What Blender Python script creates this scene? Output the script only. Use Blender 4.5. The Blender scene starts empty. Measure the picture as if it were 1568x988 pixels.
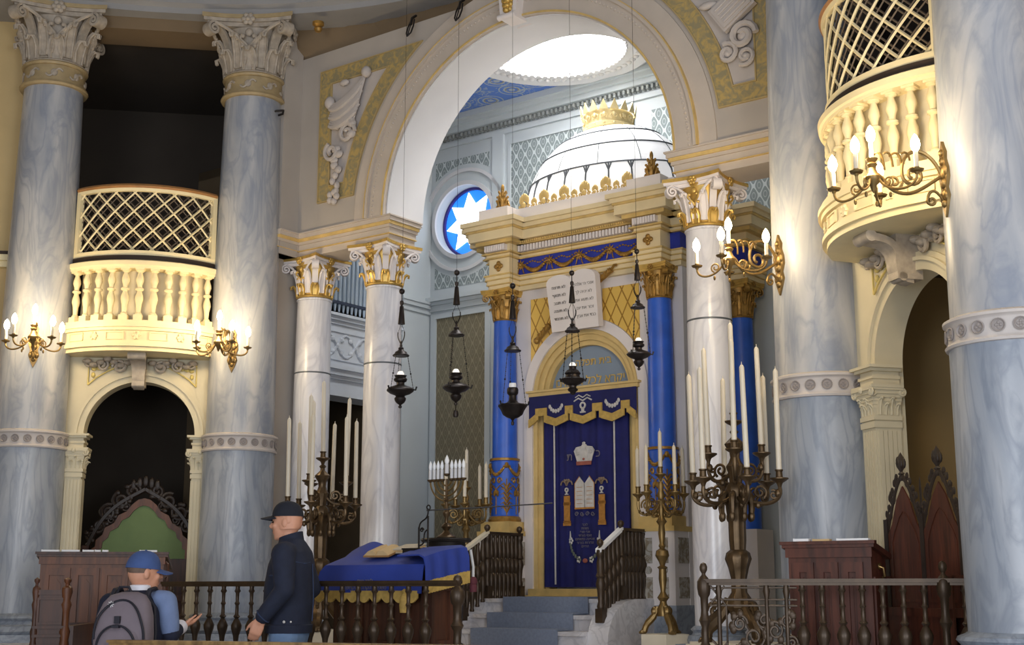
import bpy, bmesh, math, random
from math import sin, cos, pi, radians, sqrt, atan2, hypot
from mathutils import Matrix, Vector
random.seed(7)
SC = bpy.context.scene
COL = SC.collection
F_PX = 2015.0
PITCH = radians(11.4)
EYE = 1.17
FL = 0.68            # height of the raised platform

# ------------------------------------------------------------------ frames
class Frame:
    def __init__(s, a, b):
        s.ox, s.oy = (a[0]+b[0])/2, (a[1]+b[1])/2
        d = (b[0]-a[0], b[1]-a[1]); n = hypot(*d)
        s.half = n/2
        s.ang = atan2(d[1], d[0])
        s.u = (d[0]/n, d[1]/n); s.w = (-d[1]/n, d[0]/n)
    def W(s, u, w, z=0.0):
        return Vector((s.ox+s.u[0]*u+s.w[0]*w, s.oy+s.u[1]*u+s.w[1]*w, z))
C1, C2, R1, R2 = (-4.66, 12.66), (-2.69, 12.97), (2.23, 9.32), (2.79, 7.19)
A = Frame(C2, R1)
L = Frame(C1, C2)
R = Frame(R1, R2)
RC = (-2.744, 6.875)

# ------------------------------------------------------------------ materials
def srgb(r, g, b):
    f = lambda c: (c/255/12.92) if c/255 <= .04045 else ((c/255+.055)/1.055)**2.4
    return (f(r), f(g), f(b), 1)
MATS = {}
def nodes(name):
    m = bpy.data.materials.new(name); m.use_nodes = True
    nt = m.node_tree; b = nt.nodes['Principled BSDF']
    MATS[name] = m
    return m, nt, b
def mat(name, col, rough=.6, metal=0., var=.12, scale=6., bump=0., spec=.5):
    """plain colour broken up by a noise"""
    if name in MATS: return MATS[name]
    m, nt, b = nodes(name)
    b.inputs['Roughness'].default_value = rough
    b.inputs['Metallic'].default_value = metal
    b.inputs['Specular IOR Level'].default_value = spec
    tc = nt.nodes.new('ShaderNodeTexCoord')
    nz = nt.nodes.new('ShaderNodeTexNoise'); nz.inputs['Scale'].default_value = scale
    nz.inputs['Detail'].default_value = 5
    nt.links.new(tc.outputs['Object'], nz.inputs['Vector'])
    rp = nt.nodes.new('ShaderNodeValToRGB')
    rp.color_ramp.elements[0].position = .3; rp.color_ramp.elements[1].position = .7
    rp.color_ramp.elements[0].color = tuple(c*(1-var) for c in col[:3])+(1,)
    rp.color_ramp.elements[1].color = tuple(min(1, c*(1+var)) for c in col[:3])+(1,)
    nt.links.new(nz.outputs['Fac'], rp.inputs['Fac'])
    nt.links.new(rp.outputs['Color'], b.inputs['Base Color'])
    if bump:
        bp = nt.nodes.new('ShaderNodeBump'); bp.inputs['Strength'].default_value = bump
        bp.inputs['Distance'].default_value = .01
        nt.links.new(nz.outputs['Fac'], bp.inputs['Height']); nt.links.new(bp.outputs['Normal'], b.inputs['Normal'])
    return m
def marble(name, c0, c1, c2, scale=1.6, stretch=(1, 1, .35), rough=.32, vein=.55, rot=.35):
    """c0 dark vein, c1 body, c2 pale cloud"""
    m, nt, b = nodes(name)
    b.inputs['Roughness'].default_value = rough
    tc = nt.nodes.new('ShaderNodeTexCoord'); mp = nt.nodes.new('ShaderNodeMapping')
    mp.inputs['Scale'].default_value = stretch; mp.inputs['Rotation'].default_value = (rot, rot*.6, 0)
    nt.links.new(tc.outputs['Object'], mp.inputs['Vector'])
    n1 = nt.nodes.new('ShaderNodeTexNoise'); n1.inputs['Scale'].default_value = scale*1.6; n1.inputs['Detail'].default_value = 8
    n1.inputs['Distortion'].default_value = 1.2
    nt.links.new(mp.outputs['Vector'], n1.inputs['Vector'])
    r1 = nt.nodes.new('ShaderNodeValToRGB')
    r1.color_ramp.elements[0].position = .32; r1.color_ramp.elements[0].color = c1
    r1.color_ramp.elements[1].position = .68; r1.color_ramp.elements[1].color = c2
    nt.links.new(n1.outputs['Fac'], r1.inputs['Fac'])
    n2 = nt.nodes.new('ShaderNodeTexNoise'); n2.inputs['Scale'].default_value = scale*2.6; n2.inputs['Detail'].default_value = 6
    n2.inputs['Distortion'].default_value = 2.0
    nt.links.new(mp.outputs['Vector'], n2.inputs['Vector'])
    r2 = nt.nodes.new('ShaderNodeValToRGB')
    e = r2.color_ramp.elements
    e[0].position = .42; e[0].color = (0, 0, 0, 1); e[1].position = .5; e[1].color = (vein, vein, vein, 1)
    e2 = e.new(.58); e2.color = (0, 0, 0, 1)
    nt.links.new(n2.outputs['Fac'], r2.inputs['Fac'])
    mx = nt.nodes.new('ShaderNodeMix'); mx.data_type = 'RGBA'
    nt.links.new(r2.outputs['Color'], mx.inputs[0]); nt.links.new(r1.outputs['Color'], mx.inputs[6])
    mx.inputs[7].default_value = c0
    nt.links.new(mx.outputs[2], b.inputs['Base Color'])
    return m
def wood(name, c0, c1, scale=3., rough=.5):
    m, nt, b = nodes(name); b.inputs['Roughness'].default_value = rough
    tc = nt.nodes.new('ShaderNodeTexCoord'); mp = nt.nodes.new('ShaderNodeMapping')
    mp.inputs['Scale'].default_value = (6, 6, .7)
    nt.links.new(tc.outputs['Object'], mp.inputs['Vector'])
    n = nt.nodes.new('ShaderNodeTexNoise'); n.inputs['Scale'].default_value = scale; n.inputs['Detail'].default_value = 6; n.inputs['Distortion'].default_value = .8
    nt.links.new(mp.outputs['Vector'], n.inputs['Vector'])
    r = nt.nodes.new('ShaderNodeValToRGB'); r.color_ramp.elements[0].position = .3; r.color_ramp.elements[1].position = .72
    r.color_ramp.elements[0].color = c0; r.color_ramp.elements[1].color = c1
    nt.links.new(n.outputs['Fac'], r.inputs['Fac']); nt.links.new(r.outputs['Color'], b.inputs['Base Color'])
    return m
def emit(name, col, strength, base=(.8, .8, .8, 1)):
    m, nt, b = nodes(name)
    b.inputs['Base Color'].default_value = base
    b.inputs['Emission Color'].default_value = col
    b.inputs['Emission Strength'].default_value = strength
    return m
def diaper(name, c_bg, c_fg, su, sz, width=.28):
    """ogee diaper pattern in the object's own x/z plane"""
    m, nt, b = nodes(name); b.inputs['Roughness'].default_value = .8
    tc = nt.nodes.new('ShaderNodeTexCoord'); sp = nt.nodes.new('ShaderNodeSeparateXYZ')
    nt.links.new(tc.outputs['Object'], sp.inputs[0])
    def M(op, a, bb=None):
        n = nt.nodes.new('ShaderNodeMath'); n.operation = op
        for i, v in enumerate((a, bb)):
            if v is None: continue
            if isinstance(v, (int, float)): n.inputs[i].default_value = v
            else: nt.links.new(v, n.inputs[i])
        return n.outputs[0]
    x = M('MULTIPLY', sp.outputs[0], 2*pi/su); z = M('MULTIPLY', sp.outputs[2], 2*pi/sz)
    f = M('ADD', M('COSINE', x), M('MULTIPLY', M('COSINE', z), .86))          # ogees where f=0
    line = M('LESS_THAN', M('ABSOLUTE', f), width)
    dot = M('LESS_THAN', M('ABSOLUTE', M('SUBTRACT', M('ABSOLUTE', f), 1.45)), .12)
    fac = M('MINIMUM', M('ADD', line, M('MULTIPLY', dot, .6)), 1.0)
    mx = nt.nodes.new('ShaderNodeMix'); mx.data_type = 'RGBA'
    nt.links.new(fac, mx.inputs[0]); mx.inputs[6].default_value = c_bg; mx.inputs[7].default_value = c_fg
    nt.links.new(mx.outputs[2], b.inputs['Base Color'])
    return m
def blotch(name, c0, c1, scale, thresh=.5, soft=.06, rough=.6, metal1=0., c2=None, kind='NOISE'):
    """two-colour painted ornament: c1 scrolls on ground c0"""
    m, nt, b = nodes(name); b.inputs['Roughness'].default_value = rough
    tc = nt.nodes.new('ShaderNodeTexCoord')
    if kind == 'NOISE':
        n = nt.nodes.new('ShaderNodeTexNoise'); n.inputs['Scale'].default_value = scale; n.inputs['Detail'].default_value = 3; n.inputs['Distortion'].default_value = 1.4
        out = n.outputs['Fac']
    else:
        n = nt.nodes.new('ShaderNodeTexWave'); n.wave_type = 'RINGS'; n.rings_direction = 'SPHERICAL'; n.inputs['Scale'].default_value = scale
        n.inputs['Distortion'].default_value = 3.; n.inputs['Detail'].default_value = 2
        out = n.outputs['Fac']
    nt.links.new(tc.outputs['Object'], n.inputs['Vector'])
    r = nt.nodes.new('ShaderNodeValToRGB')
    r.color_ramp.elements[0].position = thresh-soft; r.color_ramp.elements[0].color = c0
    r.color_ramp.elements[1].position = thresh+soft; r.color_ramp.elements[1].color = c1
    if c2:
        e = r.color_ramp.elements.new(min(.99, thresh+soft+.12)); e.color = c2
    nt.links.new(out, r.inputs['Fac']); nt.links.new(r.outputs['Color'], b.inputs['Base Color'])
    return m
def lozenge(name, c_bg, c_fg, su, sz, width=.1):
    m, nt, b = nodes(name); b.inputs['Roughness'].default_value = .45
    tc = nt.nodes.new('ShaderNodeTexCoord'); sp = nt.nodes.new('ShaderNodeSeparateXYZ')
    nt.links.new(tc.outputs['Object'], sp.inputs[0])
    def M(op, a, bb=None):
        n = nt.nodes.new('ShaderNodeMath'); n.operation = op
        for i, v in enumerate((a, bb)):
            if v is None: continue
            if isinstance(v, (int, float)): n.inputs[i].default_value = v
            else: nt.links.new(v, n.inputs[i])
        return n.outputs[0]
    x = M('DIVIDE', sp.outputs[0], su); z = M('DIVIDE', sp.outputs[2], sz)
    p = M('ABSOLUTE', M('SUBTRACT', M('FRACT', M('ADD', x, z)), .5)); q = M('ABSOLUTE', M('SUBTRACT', M('FRACT', M('SUBTRACT', x, z)), .5))
    fac = M('MAXIMUM', M('LESS_THAN', p, width*.5), M('LESS_THAN', q, width*.5))
    mx = nt.nodes.new('ShaderNodeMix'); mx.data_type = 'RGBA'
    nt.links.new(fac, mx.inputs[0]); mx.inputs[6].default_value = c_bg; mx.inputs[7].default_value = c_fg
    nt.links.new(mx.outputs[2], b.inputs['Base Color'])
    return m

M_SHAFT = marble('grey_marble', srgb(118, 128, 146), srgb(140, 146, 157), srgb(192, 191, 190), 1.5, (1, 1, .26), .34, .42, .5)
M_SHAFT2 = marble('veined_marble', srgb(100, 111, 128), srgb(138, 147, 160), srgb(176, 180, 186), 1.8, (1, 1, .24), .36, .4, .3)
M_BAND = mat('pale_stone', srgb(198, 190, 184), .55, 0, .06, 9)
M_WHITE_COL = marble('white_marble', srgb(160, 160, 172), srgb(212, 210, 214), srgb(232, 230, 230), 1.3, (1, 1, .3), .25, .35)
M_WHITE = mat('white_plaster', srgb(208, 207, 208), .7, 0, .03, 3)
M_ARCH = mat('beige_plaster', srgb(172, 163, 153), .75, 0, .04, 2.5)
M_ARCHPINK = mat('beige_moulding', srgb(188, 176, 163), .7, 0, .05, 5)
M_CREAM = mat('cream_stucco', srgb(232, 216, 172), .6, 0, .05, 6)
M_BAYWALL = mat('bay_stucco', srgb(206, 196, 168), .7, 0, .05, 4)
M_CHAPEL = mat('chapel_plaster', srgb(192, 199, 202), .75, 0, .03, 2)
M_YELLOW = mat('yellow_plaster', srgb(198, 172, 122), .8, 0, .06, 2)
M_CAPITAL = mat('capital_stone', srgb(170, 158, 142), .6, 0, .2, 16, .2)
M_CAPGOLD = mat('dull_gilt_stone', srgb(168, 148, 110), .5, .1, .15, 10)
M_GOLD = mat('gilding', srgb(206, 170, 92), .4, .55, .2, 14, .15)
M_GOLDLINE = mat('gilt_line', srgb(212, 182, 116), .5, .2, .15, 9)
M_GOLDOLD = mat('antique_gilding', srgb(158, 120, 56), .42, .5, .35, 20, .25)
M_BORDER = blotch('olive_border', srgb(140, 130, 98), srgb(178, 152, 92), 14, .52, .1, .6)
M_STUCCO = mat('stucco_relief_grey', srgb(184, 175, 168), .7, 0, .05, 8)
M_BRONZE = mat('dark_bronze', srgb(92, 74, 52), .42, .7, .3, 12, .15)
M_BRASS = mat('old_brass', srgb(132, 108, 66), .38, .7, .2, 12)
M_IRON = mat('black_iron', srgb(38, 34, 32), .5, .5, .15, 12)
M_RAIL = mat('railing_iron', srgb(68, 54, 40), .42, .4, .25, 12)
M_LAMPMETAL = mat('tarnished_metal', srgb(52, 46, 44), .42, .7, .3, 14, .15)
M_BLUECOL = mat('blue_scagliola', srgb(44, 94, 196), .36, 0, .16, 5)
M_BLUEFRIEZE = mat('blue_enamel', srgb(34, 50, 150), .5, 0, .12, 7)
M_ARKWHITE = mat('ark_white', srgb(224, 216, 212), .55, 0, .03, 4)
M_ARKCREAM = mat('ark_cream', srgb(228, 208, 164), .5, 0, .06, 6)
M_PANELGOLD = lozenge('gilt_lozenges', srgb(226, 186, 92), srgb(160, 118, 44), .125, .25, .12)
M_GOLDFRAME = mat('ochre_frame', srgb(208, 180, 120), .55, .0, .1, 8)
M_LUNETTE = mat('slate_lunette', srgb(128, 144, 162), .5, 0, .06, 4)
M_LETTER = mat('gilt_letters', srgb(206, 176, 104), .45, .3, .1, 12)
M_DARKLETTER = mat('incised_letters', srgb(140, 132, 124), .7, 0, .05, 12)
M_VELVET = mat('navy_velvet', srgb(22, 26, 92), .85, 0, .2, 9)
M_VALANCE = mat('navy_valance', srgb(22, 26, 84), .85, 0, .18, 9)
M_FRINGE = mat('gold_fringe', srgb(186, 156, 84), .7, .1, .18, 30)
M_SILVER = mat('silver_thread', srgb(196, 194, 192), .55, .1, .15, 20)
M_THREADGOLD = mat('gold_thread', srgb(176, 124, 56), .6, .2, .2, 30)
M_THREADGREEN = mat('green_thread', srgb(96, 104, 96), .7, 0, .2, 20)
M_THREADRED = mat('red_thread', srgb(150, 84, 72), .7, 0, .2, 20)
M_CARPET = mat('blue_carpet', srgb(118, 128, 148), .95, 0, .1, 40)
M_CLOTH = mat('royal_blue_cloth', srgb(36, 58, 142), .72, 0, .1, 6)
M_WOOD = wood('walnut', srgb(44, 25, 17), srgb(84, 48, 30))
M_WOOD2 = wood('chestnut_wood', srgb(68, 37, 18), srgb(116, 67, 35))
M_WOODRED = wood('mahogany', srgb(56, 28, 19), srgb(96, 50, 35))
M_CARVED = mat('dark_carved_wood', srgb(44, 33, 26), .5, 0, .25, 18, .2)
M_PEW = wood('oak_pew', srgb(96, 72, 40), srgb(160, 128, 78))
M_GREEN = mat('green_upholstery', srgb(112, 132, 88), .9, 0, .04, 10)
M_PAPER = mat('paper', srgb(232, 232, 232), .8, 0, .02, 10)
M_WAX = mat('candle_wax', srgb(214, 204, 184), .45, 0, .04, 5)
M_FLOOR = marble('floor_marble', srgb(110, 116, 126), srgb(170, 176, 186), srgb(200, 206, 214), 1., (1, 1, 1), .25, .5)
M_STEP = marble('step_marble', srgb(150, 150, 156), srgb(196, 192, 194), srgb(222, 222, 226), 1.5, (1, 1, 1), .3, .4)
M_BASEMARBLE = marble('blue_grey_marble', srgb(96, 104, 116), srgb(128, 138, 152), srgb(158, 166, 178), 1.8, (1, 1, 1), .35, .5)
M_BLOCK = mat('ivory_stone', srgb(216, 206, 184), .55, 0, .05, 6)
M_DARKROOM = mat('darkened_room_plaster', srgb(62, 54, 46), .9, 0, .1, 2)  # plaster coloured dark so the enclosed rooms read as unlit
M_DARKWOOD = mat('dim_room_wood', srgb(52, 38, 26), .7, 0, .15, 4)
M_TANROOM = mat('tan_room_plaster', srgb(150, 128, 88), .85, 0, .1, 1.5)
M_RING = mat('grey_cornice', srgb(150, 148, 146), .8, 0, .06, 3)
M_SOFFIT = mat('brown_soffit', srgb(124, 104, 78), .85, 0, .08, 2)
M_DAMASK = diaper('damask_olive', srgb(120, 112, 90), srgb(144, 135, 110), .11, .20, .24)
M_DIAPER = diaper('damask_grey', srgb(132, 142, 143), srgb(196, 204, 204), .125, .20, .30)
def roundels(name, blue, pale, gold):
    m, nt, b = nodes(name); b.inputs['Roughness'].default_value = .75
    tc = nt.nodes.new('ShaderNodeTexCoord')
    nz = nt.nodes.new('ShaderNodeTexNoise'); nz.inputs['Scale'].default_value = 7; nz.inputs['Detail'].default_value = 2; nz.inputs['Distortion'].default_value = 2.2
    vo = nt.nodes.new('ShaderNodeTexVoronoi'); vo.inputs['Scale'].default_value = 2.6; vo.inputs['Randomness'].default_value = .45
    nt.links.new(tc.outputs['Object'], nz.inputs['Vector']); nt.links.new(tc.outputs['Object'], vo.inputs['Vector'])
    r = nt.nodes.new('ShaderNodeValToRGB'); r.color_ramp.interpolation = 'CONSTANT'
    e = r.color_ramp.elements; e[0].position = 0; e[0].color = gold; e[1].position = .07; e[1].color = blue
    for p, c in ((.13, pale), (.17, blue), (.22, gold), (.25, pale), (.29, blue), (.38, pale), (.42, blue)):
        q = e.new(p); q.color = c
    nt.links.new(vo.outputs['Distance'], r.inputs['Fac'])
    r2 = nt.nodes.new('ShaderNodeValToRGB'); r2.color_ramp.interpolation = 'CONSTANT'
    e = r2.color_ramp.elements; e[0].position = 0; e[0].color = (0, 0, 0, 1); e[1].position = .555; e[1].color = (1, 1, 1, 1); q = e.new(.60); q.color = (0, 0, 0, 1)
    nt.links.new(nz.outputs['Fac'], r2.inputs['Fac'])
    mx = nt.nodes.new('ShaderNodeMix'); mx.data_type = 'RGBA'
    nt.links.new(r2.outputs['Color'], mx.inputs[0]); nt.links.new(r.outputs['Color'], mx.inputs[6]); mx.inputs[7].default_value = pale
    nt.links.new(mx.outputs[2], b.inputs['Base Color'])
    return m
M_SKYPAINT = roundels('blue_scroll_ceiling', srgb(88, 124, 196), srgb(164, 174, 182), srgb(150, 138, 104))
M_OCULUS = emit('skylight_glass', (1, 1, 1, 1), 15.)
M_DOMEGLASS = emit('opal_glass_glow', (1, 1, 1, 1), .35, (.95, .95, .95, 1))  # slight glow added to the glass; its real light is the skylight above
M_STARWHITE = emit('clear_backlit_glass', (.95, .98, 1, 1), 2.2)
M_STARBLUE = emit('blue_backlit_glass', srgb(20, 130, 245), 1.0, (.05, .2, .6, 1))
M_STARRIM = mat('violet_window_rim', srgb(62, 50, 130), .5, 0, .1, 6)
M_LEAD = mat('lead_came', srgb(98, 102, 106), .5, .4, .1, 10)
M_BULB = emit('warm_bulb', (1., .80, .48, 1), 40.)
M_BULBOFF = mat('frosted_bulb', srgb(236, 238, 240), .25, 0, .02, 5)
M_FLAME = emit('lamp_glass', (1, .92, .8, 1), .7)
M_PIPE = mat('organ_pipe_metal', srgb(176, 192, 208), .35, .45, .08, 4)
M_PIPEDARK = mat('organ_pipe_foot', srgb(58, 66, 84), .5, .3, .1, 6)
M_ORGANWHITE = mat('organ_case_white', srgb(206, 212, 220), .6, 0, .03, 4)
M_SKIN = mat('skin', srgb(206, 150, 122), .55, 0, .05, 20)
M_DENIMDARK = mat('dark_denim', srgb(25, 32, 52), .85, 0, .16, 18)
M_JEANS = mat('washed_jeans', srgb(104, 130, 164), .9, 0, .14, 9)
M_CAPDARK = mat('black_cap', srgb(24, 28, 40), .85, 0, .1, 12)
M_CAPBLUE = mat('blue_cap', srgb(62, 84, 134), .9, 0, .12, 12)
M_NAVY = mat('navy_sweater', srgb(28, 32, 52), .9, 0, .12, 14)
M_BLUEGREY = mat('blue_grey_sweater', srgb(112, 130, 168), .9, 0, .08, 14)
M_BAG = mat('grey_nylon', srgb(116, 106, 114), .8, 0, .06, 12)
M_BAGTRIM = mat('black_trim', srgb(26, 26, 38), .7, 0, .1, 12)
M_HAIR = mat('grey_hair', srgb(104, 84, 72), .8, 0, .15, 40)
M_SHIRT = mat('white_shirt', srgb(226, 226, 236), .8, 0, .03, 12)
M_SHOE = mat('dark_shoe', srgb(40, 34, 30), .6, 0, .1, 12)
M_EYE = mat('eye_dark', srgb(40, 30, 28), .2, 0, .02, 12)
M_LIP = mat('lips', srgb(176, 110, 100), .5, 0, .04, 12)

# ------------------------------------------------------------------ mesh builder
class B:
    """collects shapes into one mesh; T moves everything that is added"""
    def __init__(s, T=None):
        s.bm = bmesh.new(); s.T = T or Matrix.Identity(4)
    def v(s, p, M=None):
        p = Vector(p)
        if M is not None: p = M @ p
        return s.bm.verts.new(s.T @ p)
    def f(s, vs):
        try: return s.bm.faces.new(vs)
        except ValueError: return None
    def box(s, x0, x1, y0, y1, z0, z1, M=None):
        vs = [s.v(p, M) for p in ((x0,y0,z0),(x1,y0,z0),(x1,y1,z0),(x0,y1,z0),(x0,y0,z1),(x1,y0,z1),(x1,y1,z1),(x0,y1,z1))]
        for q in ((0,3,2,1),(4,5,6,7),(0,1,5,4),(1,2,6,5),(2,3,7,6),(3,0,4,7)): s.f([vs[i] for i in q])
        return s
    def cbox(s, cx, cy, cz, dx, dy, dz, M=None):
        return s.box(cx-dx/2, cx+dx/2, cy-dy/2, cy+dy/2, cz-dz/2, cz+dz/2, M)
    def lathe(s, prof, seg=24, c=(0, 0, 0), M=None, a0=0., a1=2*pi, flute=None, cap=True):
        full = abs(a1-a0-2*pi) < 1e-4
        n = seg if full else seg+1
        rows = []
        for r, z in prof:
            row = []
            for i in range(n):
                a = a0+(a1-a0)*i/seg
                rr = r if not flute else r*(1+flute[0]*cos(flute[1]*a))
                row.append(s.v((c[0]+rr*cos(a), c[1]+rr*sin(a), c[2]+z), M))
            rows.append(row)
        for j in range(len(rows)-1):
            for i in range(seg):
                k = (i+1) % n
                s.f([rows[j][i], rows[j][k], rows[j+1][k], rows[j+1][i]])
        if not cap:     # hollow ring: join the profile's ends
            for i in range(seg):
                k = (i+1) % n; s.f([rows[-1][i], rows[-1][k], rows[0][k], rows[0][i]])
        elif full:
            if prof[0][0] > 1e-5: s.f(rows[0][::-1])
            if prof[-1][0] > 1e-5: s.f(rows[-1])
        return s
    def tube(s, pts, r, seg=8, M=None, closed=False):
        pts = [Vector(p) for p in pts]; n = len(pts)
        rs = r if isinstance(r, (list, tuple)) else [r]*n
        rows = []; ref = None
        for i, p in enumerate(pts):
            if closed: t = pts[(i+1) % n]-pts[i-1]
            else: t = pts[min(i+1, n-1)]-pts[max(i-1, 0)]
            if t.length < 1e-9: t = Vector((0, 0, 1))
            t.normalize()
            if ref is None:
                ref = Vector((0, 0, 1)) if abs(t.z) < .9 else Vector((1, 0, 0))
            a = ref-t*ref.dot(t)
            if a.length < 1e-6: a = t.orthogonal()
            a.normalize(); ref = a; b = t.cross(a)
            rows.append([s.v(p+(a*cos(2*pi*k/seg)+b*sin(2*pi*k/seg))*rs[i], M) for k in range(seg)])
        m = n if closed else n-1
        for i in range(m):
            q = rows[(i+1) % n]
            for k in range(seg): s.f([rows[i][k], rows[i][(k+1) % seg], q[(k+1) % seg], q[k]])
        if not closed: s.f(rows[0][::-1]); s.f(rows[-1])
        return s
    def ell(s, c, r, su=12, sv=8, M=None):
        if isinstance(r, (int, float)): r = (r, r, r)
        rows = []
        for j in range(1, sv):
            t = pi*j/sv
            rows.append([s.v((c[0]+r[0]*sin(t)*cos(2*pi*i/su), c[1]+r[1]*sin(t)*sin(2*pi*i/su), c[2]+r[2]*cos(t)), M) for i in range(su)])
        top = s.v((c[0], c[1], c[2]+r[2]), M); bot = s.v((c[0], c[1], c[2]-r[2]), M)
        for i in range(su):
            k = (i+1) % su
            s.f([top, rows[0][i], rows[0][k]]); s.f([bot, rows[-1][k], rows[-1][i]])
            for j in range(sv-2): s.f([rows[j][i], rows[j+1][i], rows[j+1][k], rows[j][k]])
        return s
    def prism(s, poly, y0, y1, M=None):
        """poly in x/z, pushed from y0 to y1"""
        a = [s.v((x, y0, z), M) for x, z in poly]; b = [s.v((x, y1, z), M) for x, z in poly]; n = len(poly)
        s.f(a); s.f(b[::-1])
        for i in range(n): s.f([a[i], b[i], b[(i+1) % n], a[(i+1) % n]])
        return s
    def plan(s, poly, z0, z1, M=None):
        """poly in x/y, pushed from z0 to z1"""
        a = [s.v((x, y, z0), M) for x, y in poly]; b = [s.v((x, y, z1), M) for x, y in poly]; n = len(poly)
        s.f(a[::-1]); s.f(b)
        for i in range(n): s.f([a[i], a[(i+1) % n], b[(i+1) % n], b[i]])
        return s
    def frame(s, outer, inner, y0, y1, M=None):
        """ring between two x/z outlines with equal counts"""
        n = len(outer)
        o0 = [s.v((x, y0, z), M) for x, z in outer]; o1 = [s.v((x, y1, z), M) for x, z in outer]
        i0 = [s.v((x, y0, z), M) for x, z in inner]; i1 = [s.v((x, y1, z), M) for x, z in inner]
        for k in range(n):
            j = (k+1) % n
            s.f([o0[k], o0[j], i0[j], i0[k]]); s.f([o1[k], i1[k], i1[j], o1[j]])
            s.f([o0[k], o1[k], o1[j], o0[j]]); s.f([i0[k], i0[j], i1[j], i1[k]])
        return s
    def arcband(s, cx, cz, r0, r1, y0, y1, a0=0., a1=pi, seg=48, M=None):
        n = seg+1
        P = lambda r, a, y: s.v((cx+r*cos(a), y, cz+r*sin(a)), M)
        A_ = [[P(r, a0+(a1-a0)*i/seg, y) for i in range(n)] for r, y in ((r0, y0), (r1, y0), (r1, y1), (r0, y1))]
        for q in range(4):
            p, t = A_[q], A_[(q+1) % 4]
            for i in range(seg): s.f([p[i], t[i], t[i+1], p[i+1]])
        s.f([A_[q][0] for q in range(4)]); s.f([A_[q][-1] for q in (3, 2, 1, 0)])
        return s
    def sweep(s, prof, path, M=None, closed=False):
        """prof [(out, z)] closed loop carried along a plan path; 'out' is to the right of travel"""
        n = len(path); rows = []
        for i in range(n):
            if closed: a, c = path[i-1], path[(i+1) % n]
            else: a, c = path[max(i-1, 0)], path[min(i+1, n-1)]
            t = Vector((c[0]-a[0], c[1]-a[1])); t.normalize(); nx, ny = t.y, -t.x
            rows.append([s.v((path[i][0]+nx*o, path[i][1]+ny*o, z), M) for o, z in prof])
        m = len(prof)
        for i in range(n if closed else n-1):
            p, q = rows[i], rows[(i+1) % n]
            for k in range(m): s.f([p[k], p[(k+1) % m], q[(k+1) % m], q[k]])
        if not closed: s.f(rows[0][::-1]); s.f(rows[-1])
        return s
    def loft(s, rings, M=None):
        """rings: lists of points with equal counts"""
        rows = [[s.v(p, M) for p in r] for r in rings]; n = len(rows[0])
        for j in range(len(rows)-1):
            for i in range(n): s.f([rows[j][i], rows[j][(i+1) % n], rows[j+1][(i+1) % n], rows[j+1][i]])
        s.f(rows[0][::-1]); s.f(rows[-1])
        return s
    def ribbon(s, path, width, thick, M=None):
        """path [(x,z)] drawn as a strap 'width' wide along y"""
        n = len(path); rows = []
        for i in range(n):
            a, c = path[max(i-1, 0)], path[min(i+1, n-1)]
            t = Vector((c[0]-a[0], c[1]-a[1])); t.normalize(); nx, nz = -t.y*thick/2, t.x*thick/2
            w = width[i] if isinstance(width, (list, tuple)) else width
            x, z = path[i]
            rows.append([s.v((x+nx, -w/2, z+nz), M), s.v((x+nx, w/2, z+nz), M), s.v((x-nx, w/2, z-nz), M), s.v((x-nx, -w/2, z-nz), M)])
        for i in range(n-1):
            for k in range(4): s.f([rows[i][k], rows[i][(k+1) % 4], rows[i+1][(k+1) % 4], rows[i+1][k]])
        s.f(rows[0][::-1]); s.f(rows[-1])
        return s
    def mesh(s, name, m, smooth=40):
        bmesh.ops.recalc_face_normals(s.bm, faces=s.bm.faces)
        me = bpy.data.meshes.new(name); s.bm.to_mesh(me); s.bm.free()
        ms = m if isinstance(m, (list, tuple)) else [m]
        for q in ms: me.materials.append(q)
        if smooth:
            for p in me.polygons: p.use_smooth = True
            me.set_sharp_from_angle(angle=radians(smooth))
        return me
    def done(s, name, m, parent=None, label=None, smooth=40, loc=None, rz=0.):
        o = bpy.data.objects.new(name, s.mesh(name, m, smooth)); COL.objects.link(o)
        if parent is not None: o.parent = parent
        if label: o['label'] = label
        if loc is not None: o.location = loc
        if rz: o.rotation_euler = (0, 0, rz)
        return o

def thing(name, label, cat, loc, rz=0., group=None):
    o = bpy.data.objects.new(name, None); COL.objects.link(o)
    o.empty_display_size = .1
    o.location = loc; o.rotation_euler = (0, 0, rz)
    o['label'] = label; o['category'] = cat
    if group: o['group'] = group
    return o
def tag(o, label, cat, group=None):
    o['label'] = label; o['category'] = cat
    if group: o['group'] = group
    return o
def place(me, name, parent, loc=(0, 0, 0), rot=(0, 0, 0), scale=None, label=None):
    """another object on shared mesh data"""
    o = bpy.data.objects.new(name, me); COL.objects.link(o); o.parent = parent
    o.location = loc; o.rotation_euler = rot
    if scale: o.scale = scale if isinstance(scale, (tuple, list)) else (scale,)*3
    if label: o['label'] = label
    return o
def struct(b, name, m, fr=None, smooth=40):
    o = b.done(name, m, smooth=smooth)
    if fr is not None:
        o.location = (fr.ox, fr.oy, 0); o.rotation_euler = (0, 0, fr.ang)
    o['kind'] = 'structure'
    return o
def spiral(c, r0, r1, a0, turns, n=26, flip=1):
    """points of a flat scroll in x/z"""
    return [(c[0]+(r0+(r1-r0)*i/n)*cos(a0+flip*turns*2*pi*i/n), c[1]+(r0+(r1-r0)*i/n)*sin(a0+flip*turns*2*pi*i/n)) for i in range(n+1)]
def bez(p0, p1, p2, p3, n=12):
    out = []
    for i in range(n+1):
        t = i/n; a = (1-t)**3; b = 3*t*(1-t)**2; c = 3*t*t*(1-t); d = t**3
        out.append(tuple(a*p0[k]+b*p1[k]+c*p2[k]+d*p3[k] for k in range(len(p0))))
    return out
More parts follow.
